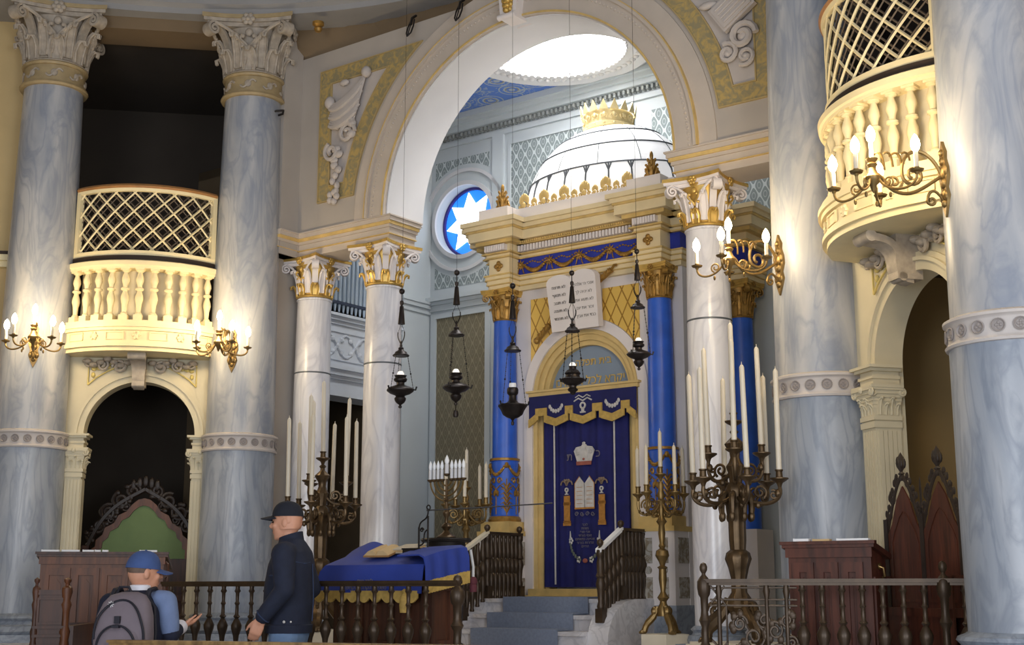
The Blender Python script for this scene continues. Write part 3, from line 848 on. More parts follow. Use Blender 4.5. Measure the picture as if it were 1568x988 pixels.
# keystone of the great arch
kt = thing('arch_keystone', 'white and gilt scrolled keystone at the crown of the great arch', 'keystone', A.W(.03, .40, 6.33), A.ang)
b = B()
b.prism([(-.085, 0), (.085, 0), (.115, .30), (-.115, .30)], -.12, .06)
b.ribbon([(x-.13, z) for x, z in [(-.0, .02), (-.03, .06), (-.02, .12), (0., .2), (-.04, .28)]], .16, .04, Rz(pi/2) @ Rz(pi))
b.tube([(-.1, -.13, .015), (.1, -.13, .015)], .028, 10)
b.done('block', M_ARKWHITE, kt)
b = B()
for i in range(5):
    b.ell((0, -.135, .07+.045*i), (.03+.008*i, .03, .028), 8, 6)
    for s in (-1, 1): b.ell((s*(.03+.008*i), -.125, .085+.045*i), (.022, .02, .03), 8, 6)
b.done('leaf', M_GOLD, kt)

# stucco trophies in the spandrels
def trophy(s, label):
    x0 = AC+s*2.20
    t = thing('stucco_trophy', label, 'relief', A.W(x0, W0-.01, 5.62), A.ang)
    b = B()
    rnd = random.Random(5+s)
    if s < 0:
        # drapery slung between two knots, instruments and a tail of leaves below
        for i in range(9):
            y = -.03-.012*(i % 3)
            p = bez((-.16, y, .42-.03*i), (-.02, y-.03, .36-.035*i), (.18, y-.02, .46-.028*i), (.30-.012*i, y, .62-.045*i), 10)
            b.tube(p, [.018+.012*sin(pi*j/10) for j in range(11)], 6)
        b.ell((-.17, -.04, .44), (.06, .05, .07), 10, 8); b.ell((.33, -.04, .66), (.055, .05, .06), 10, 8)
        b.ell((.02, -.03, .62), (.065, .03, .035), 10, 6)
        b.tube([(.30, -.04, .60), (.16, -.04, .18)], .016, 6)
        for i in range(7):
            a = rnd.uniform(0, 6.3); b.ell((.04+.12*cos(a), -.04, .10+.12*sin(a)), (.055, .04, .045), 8, 6)
        b.tube([Vector((x, -.05, z)) for x, z in spiral((.09, .06), .11, .03, 0, 1.4)], .022, 6)
        b.tube([Vector((x, -.05, z)) for x, z in spiral((-.12, -.10), .10, .03, 2, 1.3)], .022, 6)
        for i in range(9):
            zz = -.08-.055*i; b.ell((-.07+.04*sin(i*1.9), -.035, zz), (.06-.004*i, .03, .042), 8, 6)
        for i in range(5):
            a = 2*pi*i/5; b.ell((-.09+.05*cos(a), -.04, -.58+.05*sin(a)), (.038, .03, .038), 8, 6)
    else:
        # shield, open tablet, scrolls and bead string
        M = Tr(.06, 0, .50) @ Matrix.Rotation(-.45, 4, 'Y')
        b.ell((0, -.03, 0), (.14, .05, .30), 16, 10, M)
        M = Tr(.02, 0, .22) @ Matrix.Rotation(-.6, 4, 'Y')
        b.cbox(0, -.05, 0, .34, .05, .26, M); b.cbox(0, -.075, .0, .30, .03, .22, M)
        for i in range(4): b.tube([(-.12, -.095, -.07+.045*i), (.12, -.095, -.07+.045*i)], .010, 5, M)
        b.ell((-.20, -.05, .30), (.09, .03, .035), 10, 6)
        for k, (cx, cz, r, a) in enumerate(((.10, -.04, .12, 0), (-.04, -.16, .09, 2.), (.12, -.22, .08, 4), (-.10, .66, .10, 1.), (-.22, .58, .07, 3.), (.02, .86, .10, 2.))):
            b.tube([Vector((x, -.045, z)) for x, z in spiral((cx, cz), r, r*.25, a, 1.4, 22, (-1)**k)], r*.24, 6)
            b.ell((cx, -.035, cz), (r*.4, .03, r*.4), 8, 6)
        for i in range(14):
            q = i/13; b.ell((-.22-.50*q, -.03, .60+.42*q-.25*q*(1-q)), (.026, .022, .026), 8, 6)
        for i in range(12):
            a = rnd.uniform(0, 6.3); rr = rnd.uniform(.05, .2); b.ell((-.02+rr*cos(a), -.035, .62+rr*sin(a)), (.05, .035, .032), 8, 6)
    b.done('relief', M_STUCCO, t)
trophy(-1, 'grey stucco trophy with slung drapery in the arch spandrel beside the first pair of columns')
trophy(1, 'grey stucco trophy with shield and open book in the spandrel beside the tall grey column')

# iron hooks and a knob on the soffit
def hook(px, py, Y, label):
    a = (px-784)/F_PX; bb = (494-py)/F_PX
    d = Vector((a, cos(PITCH)-bb*sin(PITCH), sin(PITCH)+bb*cos(PITCH))); d *= Y/d.y
    p = Vector((0, 0, EYE))+d
    t = thing('iron_hook', label, 'hook', p, A.ang, 'lamp hooks on the arch')
    b = B()
    for s in (-1, 1):
        b.tube([(s*.02, 0, .08), (s*.035, -.03, .0), (s*.03, -.06, -.08), (0, -.08, -.12)], .008, 6)
    b.tube([(-.03, .08, .16), (-.01, .0, .10), (0, -.03, 0.02)], .014, 6)
    b.tube([(0, -.03, .02), (0, -.08, -.12)], .006, 6)
    b.done('prongs', M_IRON, t)
    return p
hook(632, 42, 12.15, 'black iron hook above the arch, the one farther from the keystone')
hook(706, 18, 11.75, 'black iron hook above the arch, the one nearer the keystone')
t = thing('soffit_knob', 'small gilt rosette knob on the brown ceiling beside the capital', 'knob', A.W(-2.25, .10, 6.78), A.ang)
b = B(); b.lathe([(.0, -.06), (.03, -.05), (.045, -.02), (.03, 0), (.06, .02), (.06, .05), (0, .05)], 14); b.done('knob', M_GOLDOLD, t)
t = thing('wall_hook', 'small black iron ring hook on the grey pier beside the tall column', 'hook', A.W(-2.785, .10, 5.95), A.ang)
b = B(); b.tube([(0, .0, 0), (.06, 0, 0), (.10, -.03, .02), (.12, -.08, 0), (.09, -.12, -.01), (.06, -.10, 0)], .012, 6); b.done('ring', M_IRON, t)
# ================================================================== BALCONIES
BAL_R, BAL_C, BAL_A = 1.015, .635, radians(43.6)
def arc_pts(off, n=28, amax=BAL_A):
    r = BAL_R+off
    return [(r*sin(-amax+2*amax*i/n), BAL_C-r*cos(-amax+2*amax*i/n)) for i in range(n+1)]
def arc_at(s, off):       # s = angle from the middle
    r = BAL_R+off; return (r*sin(s), BAL_C-r*cos(s))
def balcony(fr, label):
    t = thing('balcony', label, 'balcony', fr.W(0, 0, 3.41), fr.ang, 'bowed balconies between the columns')
    Z = lambda q: q-3.41
    b = B()
    for z0, z1, o in ((3.405, 3.445, .0), (3.445, 3.475, .03), (3.475, 3.50, .012), (3.50, 3.60, .0), (3.60, 3.63, .03), (3.63, 3.665, .05), (3.665, 3.70, .03)):
        p = arc_pts(o); b.plan(p+[(.72, .10), (-.72, .10)], Z(z0), Z(z1))
    sl = b.done('base_slab', M_CREAM, t)
    b = B()
    for k in range(7):                        # sunk panels and rosettes on the frieze
        s = (k-3)*.205
        M = Tr(*arc_at(s, .0), 0) @ Rz(s)
        if k % 2 == 0:
            for zz in (Z(3.515), Z(3.585)): b.box(-.085, .085, -.012, .005, zz-.005, zz+.005, M)
            for xx in (-.085, .085): b.box(xx-.005, xx+.005, -.012, .005, Z(3.515), Z(3.585), M)
        else:
            b.ell((0, 0, Z(3.55)), (.034, .02, .034), 12, 8, M)
            for q in range(6): b.ell((.03*cos(q*pi/3), -.008, Z(3.55)+.03*sin(q*pi/3)), (.014, .014, .014), 6, 4, M)
    b.done('frieze_relief', M_CREAM, sl)
    # balusters
    prof = [(.030, .06), (.034, .075), (.022, .09), (.027, .16), (.040, .215), (.036, .25), (.024, .285), (.022, .30), (.040, .31), (.040, .325), (.022, .335), (.024, .36), (.038, .40), (.035, .43), (.022, .47), (.020, .485), (.038, .495), (.038, .505)]
    bb = B(); bb.cbox(0, 0, .03, .085, .085, .06); bb.lathe(prof, 14); bb.cbox(0, 0, .513, .085, .085, .02)
    me = bb.mesh('baluster', M_CREAM)
    nb = 11
    for k in range(nb):
        s = -BAL_A*.93+2*BAL_A*.93*k/(nb-1); x, y = arc_at(s, -.05)
        place(me, 'baluster', t, (x, y, Z(3.70)), (0, 0, s))
    b = B(); b.sweep([(0, Z(3.70)), (.02, Z(3.70)), (.02, Z(4.22)), (0, Z(4.22))], arc_pts(-.17)); b.done('back_panel', M_BAYWALL, t)
    b = B(); b.sweep([(-.14, Z(4.22)), (.05, Z(4.22)), (.055, Z(4.24)), (.07, Z(4.25)), (.075, Z(4.29)), (.06, Z(4.30)), (-.14, Z(4.30))], arc_pts(-.05)); b.done('top_rail', M_CREAM, t)
    b = B(); b.sweep([(-.16, Z(4.30)), (.03, Z(4.30)), (.03, Z(4.355)), (-.16, Z(4.355))], arc_pts(-.05)); b.done('dark_shelf', M_DARKWOOD, t)
    # lattice screen
    ls = arc_pts(-.06)
    zb, zt = Z(4.355), Z(5.07)
    b = B(); b.sweep([(-.02, zb), (.025, zb), (.03, zb+.05), (-.02, zb+.055)], ls)
    for s in (-BAL_A*.985, BAL_A*.985):
        x, y = arc_at(s, -.06); b.box(-.025, .025, -.025, .025, zb, zt, Tr(x, y, 0) @ Rz(s))
    b.sweep([(-.02, zt-.06), (.02, zt-.06), (.03, zt-.03), (-.02, zt-.03)], ls)
    b.done('screen_frame', M_CREAM, t)
    b = B(); b.sweep([(-.04, zt-.03), (.035, zt-.03), (.045, zt-.01), (.03, zt+.012), (-.04, zt+.012)], ls); b.done('hand_rail', mat('honey_rail', srgb(164, 116, 66), .4, 0, .15, 8), t)
    def bars(step, off, r, m, name, shift=0., zpad=.0):
        bb = B(); z0, z1 = zb+.05, zt-.05; rr = BAL_R-.06
        S = BAL_A*.97*rr; H = z1-z0; k = -12
        ratio = 1.0
        for sg in (1, -1):
            for i in range(-30, 31):
                c = i*step+shift
                # line s = c + sg*(z-z0)*ratio
                pts = []
                for j in range(9):
                    z = z0+H*j/8; s = c+sg*(z-z0-H/2)*ratio
                    pts.append((s, z))
                # clip to the width
                def clip(p, q, lim):
                    f = (lim-p[0])/(q[0]-p[0]); return (lim, p[1]+(q[1]-p[1])*f)
                out = []
                for j in range(8):
                    p, q = pts[j], pts[j+1]
                    if (p[0] < -S and q[0] < -S) or (p[0] > S and q[0] > S): continue
                    if p[0] < -S: p = clip(p, q, -S)
                    elif p[0] > S: p = clip(p, q, S)
                    if q[0] < -S: q = clip(p, q, -S)
                    elif q[0] > S: q = clip(p, q, S)
                    if not out: out.append(p)
                    out.append(q)
                if len(out) < 2 or hypot(out[0][0]-out[-1][0], out[0][1]-out[-1][1]) < .02: continue
                bb.tube([Vector((*arc_at(s/rr, -.06+off+(.004 if sg > 0 else -.004)), z)) for s, z in out], r, 4)
        return bb.done(name, m, t)
    bars(.19, .0, .011, M_CREAM, 'lattice')
    bars(.095, -.02, .007, mat('fine_lattice_brown', srgb(104, 90, 74), .7, 0, .1, 8), 'fine_lattice', .0475)  # second, finer lattice in its own dark brown
    # corbel and leaf scrolls under the slab
    b = B()
    b.ribbon(bez((.06, -.30), (-.09, -.30), (-.02, -.16), (-.06, -.11), 10)+bez((-.06, -.11), (-.10, -.04), (-.20, -.045), (-.27, -.035), 8)[1:], [.10+.0035*i for i in range(19)], .05, Tr(0, 0, 0) @ Rz(pi/2) @ Matrix.Scale(1, 4))
    b.tube([(-.085, -.25, -.035), (.085, -.25, -.035)], .04, 12)
    b.tube([(-.06, -.02, -.285), (.06, -.02, -.285)], .03, 10)
    b.box(-.06, .06, -.06, .12, -.30, 0)
    for s in (-1, 1):
        for (cx, cz, r, a) in ((.20, -.10, .07, 0), (.36, -.085, .055, 2), (.50, -.07, .045, 1)):
            b.tube([Vector((s*x, .06-.02*i/22, z)) for i, (x, z) in enumerate(spiral((cx, cz), r, r*.2, a, 1.5, 22))], r*.25, 6)
        for i in range(7): b.ell((s*(.12+.065*i), .05, -.055-.03*sin(i*1.6)), (.045, .05, .028), 8, 6)
    b.done('corbel', M_CAPITAL, t)
    return t
balcony(L, 'bowed cream balcony seen squarely, its full lattice screen above a row of balusters')
balcony(R, 'bowed cream balcony seen steeply from the side, cut by the broadest column')

# ================================================================== SCONCES
def sconce(c, rz, r_at, label, twist=0.):
    base = Vector((c[0]+r_at*cos(rz), c[1]+r_at*sin(rz), 3.22))
    t = thing('wall_sconce', label, 'wall lamp', base, rz, 'five-light sconces on the great columns')
    # back plate: pointed leaf
    b = B()
    prof = [(0, .0), (.028, .06), (.05, .12), (.035, .17), (.055, .23), (.048, .29), (.03, .34), (.035, .38), (.012, .42), (0, .45)]
    pl = [(x, z) for x, z in prof]+[(-x, z) for x, z in prof[-2:0:-1]]
    b.prism(pl, -.012, .012, Rz(-pi/2) @ Tr(0, .0, 0))
    for zz, rr in ((.08, .022), (.13, .034), (.20, .03), (.26, .042), (.33, .024), (.38, .02)):
        b.ell((.012, 0, zz), (.018, rr, rr*1.1), 8, 6)
    for s in (-1, 1):
        b.ell((.01, s*.035, .27), (.014, .022, .035), 8, 6); b.ell((.01, s*.03, .12), (.014, .018, .03), 8, 6)
    b.done('back_plate', M_BRASS, t)
    # scrolled bracket
    b = B()
    Y = lambda pts: [Vector((x, 0, z)) for x, z in pts]
    up = bez((.02, .25), (.10, .46), (.26, .40), (.25, .25), 16)
    b.tube(Y(up+spiral((.185, .245), .065, .02, 0, 1.2, 18, -1)), .011, 7)
    lo = bez((.02, .24), (.12, .18), (.20, .10), (.30, .15), 12)+bez((.30, .15), (.36, .18), (.36, .26), (.42, .25), 8)[1:]
    b.tube(Y(lo), .011, 7)
    b.tube(Y(bez((.02, .10), (.06, .18), (.10, .16), (.11, .10), 8)+spiral((.085, .095), .028, .008, 0, 1.1, 12, -1)), .009, 6)
    b.tube(Y(spiral((.30, .20), .05, .015, pi, 1.3, 18, 1)), .009, 6)
    for i in range(4):
        b.tube(bez((.20+.05*i, 0, .33-.02*i), (.21+.05*i, .02, .37), (.24+.05*i, .03, .38), (.26+.05*i, .02*(-1)**i, .36), 6), .007, 5)
    b.done('bracket', M_BRASS, t)
    b = B()
    b.lathe([(0, .13), (.012, .15), (.02, .18), (.045, .20), (.05, .225), (.03, .25), (.02, .28), (.032, .30), (.018, .315), (.03, .325), (.034, .335), (.012, .335)], 16, (.42, 0, 0))
    b.done('hub', M_BRASS, t)
    bulb = B(); bulb.lathe([(.010, 0), (.020, .012), (.027, .036), (.023, .064), (.012, .088), (0, .102)], 14); bulb_me = bulb.mesh('bulb', M_BULB)
    cnd = B(); cnd.lathe([(.013, 0), (.013, .095), (.009, .10)], 12); cnd_me = cnd.mesh('candle_sleeve', M_WAX)
    pan = B(); pan.lathe([(0, -.03), (.010, -.02), (.014, -.01), (.034, -.004), (.040, .006), (.030, .004), (.013, .004), (.015, .02), (.0, .02)], 16); pan_me = pan.mesh('drip_pan', M_BRASS)
    for a, ra in ((.78, .235), (-.78, .235), (2.12, .285), (-2.12, .285)):
        M = Tr(.42, 0, 0) @ Rz(a+twist*.3)
        b = B()
        pts = bez((.03, .23), (.07, .10), (ra, .08), (ra, .175), 14)
        b.tube([M @ Vector((x, 0, z)) for x, z in pts], .008, 6)
        b.tube([M @ Vector((x, 0, z)) for x, z in spiral((.10, .175), .035, .01, -1.2, 1.3, 16, 1)], .006, 6)
        b.ell(tuple(M @ Vector((.11, 0, .10))), (.010, .010, .018), 6, 5)
        ar = b.done('arm', M_BRASS, t)
        p = M @ Vector((ra, 0, .195))
        place(pan_me, 'drip_pan', ar, p)
        place(cnd_me, 'candle_sleeve', ar, p+Vector((0, 0, .01)))
        place(bulb_me, 'bulb', ar, p+Vector((0, 0, .11)))
    place(cnd_me, 'candle_sleeve', t, (.42, 0, .335)); place(bulb_me, 'bulb', t, (.42, 0, .435))
    # the light it gives
    ld = bpy.data.lights.new('sconce_light', 'POINT'); ld.energy = SCONCE_W; ld.color = (1., .77, .46); ld.shadow_soft_size = .12
    lo = bpy.data.objects.new('sconce_light', ld); COL.objects.link(lo); lo.parent = t; lo.location = (.46, 0, .42)
    return t
SCONCE_W = 36.
def to_c(c): return atan2(RC[1]-c[1], RC[0]-c[0])
sconce(C1, to_c(C1), .332, 'brass five-light sconce on the column at the picture edge beside the lattice-fronted balcony')
sconce(C2, to_c(C2)-.10, .332, 'brass five-light sconce on the column between the lattice-fronted balcony and the great arch', .25)
sconce(R1, to_c(R1)-.06, .332, 'brass five-light sconce reaching out across the gilt-topped arch column beside the ark')
sconce(R2, to_c(R2)+.02, .332, 'brass five-light sconce on the broadest column, dark against the steeply seen balcony', .2)
# ================================================================== THE ARK
HEB = {'house': 'בית תפלה', 'nations': 'יקרא לכל העמים'}
def text_mesh(txt, size, m, parent, T, name='inscription', depth=.004, rev=True, align='CENTER'):
    cu = bpy.data.curves.new(name, 'FONT'); cu.body = txt[::-1] if rev else txt
    cu.size = size; cu.align_x = align; cu.align_y = 'CENTER'; cu.extrude = depth; cu.resolution_u = 3
    o = bpy.data.objects.new(name, cu); COL.objects.link(o)
    bpy.context.view_layer.update()
    me = bpy.data.meshes.new_from_object(o.evaluated_get(bpy.context.evaluated_depsgraph_get()))
    bpy.data.objects.remove(o); bpy.data.curves.remove(cu)
    me.transform(T @ Matrix.Rotation(pi/2, 4, 'X')); me.materials.clear(); me.materials.append(m)
    o = bpy.data.objects.new(name, me); COL.objects.link(o); o.parent = parent
    return o
AW = 1.46
ark = thing('holy_ark', 'white and gilt ark with blue columns, gilt cornice and glazed dome under the great arch', 'ark', A.W(0, AW, FL), A.ang)
TA = Tr(0, -AW, -FL)
def AB(): return B(TA)
# body walls with the door niche
b = AB()
b.box(-1.08, -.60, 1.55, 2.70, FL, 4.10); b.box(.60, 1.08, 1.55, 2.70, FL, 4.10)
b.prism(arch_poly(0, .60, 3.0, -.60, .60, 3.0, 4.10), 1.55, 1.75)
b.box(-.6, .6, 1.72, 2.70, FL, 4.10); b.box(-.60, .60, 1.50, 1.72, FL, 1.10)
b.done('body', M_ARKWHITE, ark)
# side pilaster strips and white archivolt
b = AB()
b.arcband(0, 3.0, .60, .70, 1.525, 1.56); b.box(-.70, -.60, 1.525, 1.56, 1.1, 3.0); b.box(.60, .70, 1.525, 1.56, 1.1, 3.0)
b.done('white_architrave', M_ARKWHITE, ark)
for s in (-1, 1):
    pts = [(s*.62, 3.97), (s*.22, 3.97)]
    a0, a1 = math.acos(.22/.705), math.acos(.62/.705)
    for i in range(11):
        a = a0+(a1-a0)*i/10; pts.append((s*.705*cos(a), 3.0+.705*sin(a)))
    b = AB(); b.prism(pts, 1.535, 1.56); b.done('lozenge_panel', M_PANELGOLD, ark)
# ochre door frame
b = AB()
for r0, r1, y in ((.455, .50, 1.60), (.50, .555, 1.57), (.555, .60, 1.545)):
    b.arcband(0, 3.0, r0, r1, y, 1.72)
    b.box(-r1, -r0, y, 1.72, 1.14, 3.0); b.box(r0, r1, y, 1.72, 1.14, 3.0)
b.done('door_frame', M_GOLDFRAME, ark)
b = AB(); b.box(-.61, .61, 1.46, 1.72, 1.075, 1.16); b.box(-.63, .63, 1.44, 1.6, 1.075, 1.10); b.done('gilt_sill', M_GOLDLINE, ark)
b = AB(); b.box(-.62, .62, 1.49, 1.72, 2.985, 3.045); b.box(-.64, .64, 1.47, 1.6, 3.025, 3.045); b.done('transom', M_GOLDFRAME, ark)
# lunette with inscription
b = AB(); b.prism([(.46*cos(pi*i/32), 3.04+.43*sin(pi*i/32)) for i in range(33)], 1.66, 1.70); lun = b.done('lunette', M_LUNETTE, ark)
text_mesh(HEB['house'], .10, M_LETTER, lun, TA @ Tr(.03, 1.655, 3.30))
text_mesh(HEB['nations'], .115, M_LETTER, lun, TA @ Tr(-.01, 1.655, 3.12))
# tablets of the law
b = AB()
Mt = Tr(.01, 1.40, 3.575) @ Matrix.Rotation(radians(9), 4, 'X')
def tab(cx, wb, wt, h):
    pts = [(cx-wb/2, 0), (cx+wb/2, 0), (cx+wt/2, h-.04)]
    pts += [(cx+wt/2*cos(pi*i/12), h-.04+.08*sin(pi*i/12)) for i in range(1, 12)]
    return pts+[(cx-wt/2, h-.04)]
Mtab = TA @ Mt
b = B(Mtab); b.prism(tab(-.135, .255, .285, .50), -.03, .05); b.prism(tab(.145, .255, .285, .52), -.035, .05)
tabl = b.done('law_tablets', M_ARKWHITE, ark)
for col, lines in ((.145, ('אנכי ה׳ אלהיך', 'לא יהיה לך', 'לא תשא את', 'זכור את יום', 'כבד את אביך')), (-.135, ('לא תרצח', 'לא תנאף', 'לא תגנב', 'לא תענה', 'לא תחמד'))):
    for i, w in enumerate(lines):
        text_mesh(w, .042, M_DARKLETTER, tabl, Mtab @ Tr(col, -.036, .42-.075*i), depth=.002)
# gilt scroll rolls beside the tablets
for (u, z, a) in ((.30, 4.06, .55), (-.40, 3.60, .75)):
    b = B(TA @ Tr(u, 1.44, z) @ Matrix.Rotation(-a, 4, 'Y')); b.tube([(-.10, 0, 0), (.10, 0, 0)], .028, 10); b.ell((-.11, 0, 0), .034, 10, 8); b.tube([(.1, 0, 0), (.15, 0, .02), (.17, 0, .0)], .014, 6)
    for q in range(4): b.tube([(-.07+.045*q, -.03, -.02), (-.05+.045*q, -.03, .02)], .008, 5)
    b.done('gilt_scroll', M_GOLDOLD, ark)
# pedestals, columns, capitals
for s in (-1, 1):
    U = s*.885
    b = AB(); b.box(U-.19, U+.19, 1.30, 1.60, 1.02, 1.66); pd = b.done('pedestal', M_ARKWHITE, ark)
    b = AB(); b.box(U-.20, U+.20, 1.29, 1.62, FL, 1.02); b.done('pedestal_base', M_BASEMARBLE, pd)
    b = AB()
    for (du, z0, z1) in ((-.075, 1.38, 1.60), (-.075, 1.08, 1.26), (.085, 1.38, 1.60), (.085, 1.08, 1.26)):
        b.box(U+du-.04, U+du+.04, 1.292, 1.302, z0, z1)
    for du in (-.075, .085): b.prism([(U+du+.034*cos(2*pi*i/16), 1.32+.034*sin(2*pi*i/16)) for i in range(16)], 1.292, 1.302)
    for zz in ((1.08, 1.26), (1.38, 1.60)): b.box(U+.188, U+.196, 1.36, 1.54, zz[0], zz[1])
    b.done('inlay', blotch('veined_inlay', srgb(176, 170, 160), srgb(134, 120, 100), 16, .5, .08, .5), pd)
    b = AB(); b.box(U-.17, U+.17, 1.30, 1.60, 1.70, 1.79); b.box(U-.20, U+.20, 1.28, 1.61, 1.655, 1.70); b.done('gilt_plinth', M_GOLDLINE, pd)
    b = AB(); b.lathe([(.155, 1.79), (.16, 1.81), (.145, 1.835), (.14, 1.84), (.135, 1.86), (.132, 2.37), (.142, 2.375), (.142, 2.40), (.122, 2.405), (.120, 3.0), (.108, 3.765)], 32, (U, 1.46, 0))
    shaft = b.done('blue_shaft', M_BLUECOL, ark)
    b = B(TA @ Tr(U, 1.46, 0))
    b.lathe([(.136, 2.375), (.146, 2.378), (.146, 2.40), (.124, 2.405)], 32); b.lathe([(.156, 1.79), (.162, 1.81), (.148, 1.838), (.138, 1.845)], 32)
    for k in range(4):
        M = Rz(pi/4+pi/2*k)
        def on(a, z, r=.138): return M @ Vector((r*cos(a), r*sin(a), z))
        # palm leaf from below
        for sg in (-1, 1):
            for q in range(6):
                z0 = 1.88+.045*q; b.tube([on(0, z0), on(sg*.22, z0+.05), on(sg*.42, z0+.035)], [.011, .010, .004], 5)
        b.tube([on(0, 1.85), on(0, 2.2)], .006, 5)
        M = Rz(pi/2*k)
        b.tube([on(0, 1.86), on(0, 2.03)], .005, 5)
        for sg in (-1, 0, 1): b.ell(tuple(on(sg*.13, 2.06+.015*(1-abs(sg)))), (.014, .014, .032), 7, 5)
        for sg in (-1, 1):
            b.tube([on(sg*(.25+.20*cos(t_)*(1-.1*i)), 2.18+.035*sin(t_)*(1-.08*i)) for i, t_ in enumerate([j*.75 for j in range(10)])], .008, 5)
            b.tube([on(sg*.02, 2.10), on(sg*.3, 2.135), on(sg*.55, 2.11)], .007, 5)
        # garland
        b.tube([on(-.75+1.5*i/10, 2.34-.10*sin(pi*i/10)) for i in range(11)], [.008+.010*sin(pi*i/10) for i in range(11)], 6)
        for i in range(9): b.ell(tuple(on(-.6+1.2*i/8, 2.335-.10*sin(pi*(i+.5)/9), .146)), .013, 6, 4)
        b.ell(tuple(on(.78, 2.33)), (.022, .022, .03), 7, 5)
    b.done('gilt_ornament', M_GOLDOLD, shaft)
    sub = bpy.data.objects.new('column_top', None)
    bpy.data.objects.remove(sub)
    cap = capital(ark, .108, 0, .315, .175, M_GOLDOLD, M_GOLDOLD, M_GOLD, M_GOLD, M_GOLDOLD, None, 0., 'gilt_capital', False, M_GOLDOLD)
    cap.location = (U, 1.46-AW, 3.76-FL)
# blue half columns with gilt capitals at the rear corners
for s in (-1, 1):
    U = s*1.20
    b = AB(); b.lathe([(.13, 1.7), (.125, 3.0), (.112, 3.70)], 28, (U, 2.46, 0)); b.done('rear_blue_shaft', M_BLUECOL, ark)
    b = AB(); b.box(U-.16, U+.16, 2.32, 2.66, FL, 1.70); b.done('rear_pedestal', M_ARKWHITE, ark)
    cap = capital(ark, .112, 0, .36, .18, M_GOLDOLD, M_GOLDOLD, M_GOLD, M_GOLD, M_GOLDOLD, None, 0., 'rear_gilt_capital', False, M_GOLDOLD)
    cap.location = (U, 2.46-AW, 3.70-FL)
# entablature
def layer(b, z0, z1, p, front=True):
    b.box(-1.10-p, 1.10+p, 1.50-p, 2.72, z0, z1)
    b.box(-1.30-p, 1.34+p, 2.33-p, 2.72, z0, z1)
    for s in (-1, 1):
        x0, x1 = sorted((s*(.735-p), s*(.985+p))); b.box(x0, x1, 1.33-p, 1.6, z0, z1)
b = AB()
for z0, z1, p in ((4.07, 4.115, 0), (4.125, 4.165, .014), (4.175, 4.205, .028), (4.40, 4.425, .02), (4.44, 4.515, .03), (4.55, 4.64, .15), (4.66, 4.70, .18), (4.70, 4.745, .21)):
    layer(b, z0, z1, p)
for s in (-1, 1):
    x0, x1 = sorted((s*.735, s*.985)); b.box(x0, x1, 1.33, 1.6, 4.205, 4.40)
en = b.done('entablature', M_ARKCREAM, ark)
b = AB()
for z0, z1, p in ((4.115, 4.125, .02), (4.165, 4.175, .03), (4.205, 4.22, .04), (4.385, 4.40, .03), (4.425, 4.44, .055), (4.515, 4.55, .10), (4.64, 4.66, .165)):
    layer(b, z0, z1, p)
for i in range(58):
    u = -.72+1.44*(i+.5)/58; b.ell((u, 1.50-.12, 4.532), (.010, .010, .012), 6, 4)
b.done('gilt_mouldings', M_GOLDLINE, en)
b = AB()
def dent(u, w, dx=.011): b.box(u-dx, u+dx, w, w+.06, 4.447, 4.508)
for i in range(38): dent(-.70+1.40*(i+.5)/38, 1.50-.085)
b.done('dentils', M_ARKWHITE, en)
for s in (-1, 1):
    b = AB()
    for i in range(9): dent(s*(.735+.25*(i+.5)/9), 1.33-.085)
    b.done('dentils', M_ARKWHITE, en); b = AB()
    x0, x1 = sorted((s*1.13, s*1.185))
    for i in range(24): b.box(x0, x1, 1.62+i/24, 1.64+i/24, 4.447, 4.508)
    b.done('dentils', M_ARKWHITE, en)
b = AB(); b.box(-.745, .745, 1.485, 1.6, 4.22, 4.385); b.box(-1.09, 1.09, 1.51, 2.72, 4.22, 4.385); b.box(-1.29, 1.33, 2.34, 2.72, 4.22, 4.385)
fz = b.done('blue_frieze', M_BLUEFRIEZE, en)
b = AB()
nodes_u = [-.70+1.40*i/4 for i in range(5)]
for i, u in enumerate(nodes_u):
    for q in range(8):
        a = 2*pi*q/8; b.tube([(u, 1.478, 4.325), (u+.055*cos(a), 1.474, 4.325+.05*sin(a))], [.014, .004], 5)
    b.ell((u, 1.472, 4.325), .020, 8, 6)
    for sg in (-1, 1): b.tube(bez((u, 1.476, 4.32), (u+sg*.05, 1.474, 4.26), (u+sg*.02, 1.474, 4.24), (u+sg*.045, 1.476, 4.235), 6), .006, 5)
for i in range(4):
    u0, u1 = nodes_u[i]+.05, nodes_u[i+1]-.05
    for k in range(13):
        t_ = k/12; z = 4.31-.062*sin(pi*t_); b.ell((u0+(u1-u0)*t_, 1.470, z), (.020, .016, .012+.014*sin(pi*t_)), 7, 5)
    for k in range(9):
        t_ = k/8; b.ell((u0+(u1-u0)*t_, 1.476, 4.335-.012*cos(t_*9)), (.014, .008, .009), 6, 4)
b.done('gilt_garlands', M_GOLDOLD, en)
for s in (-1, 1):
    b = AB()
    for q in range(8):
        a = 2*pi*q/8; r_ = .055 if q % 2 == 0 else .036
        b.ell((s*.86+r_*.55*cos(a), 1.318, 4.305+r_*.55*sin(a)), (r_*.45, .014, r_*.45), 8, 5)
    b.ell((s*.86, 1.312, 4.305), .020, 8, 6)
    b.done('gilt_rosette', M_GOLDOLD, en)
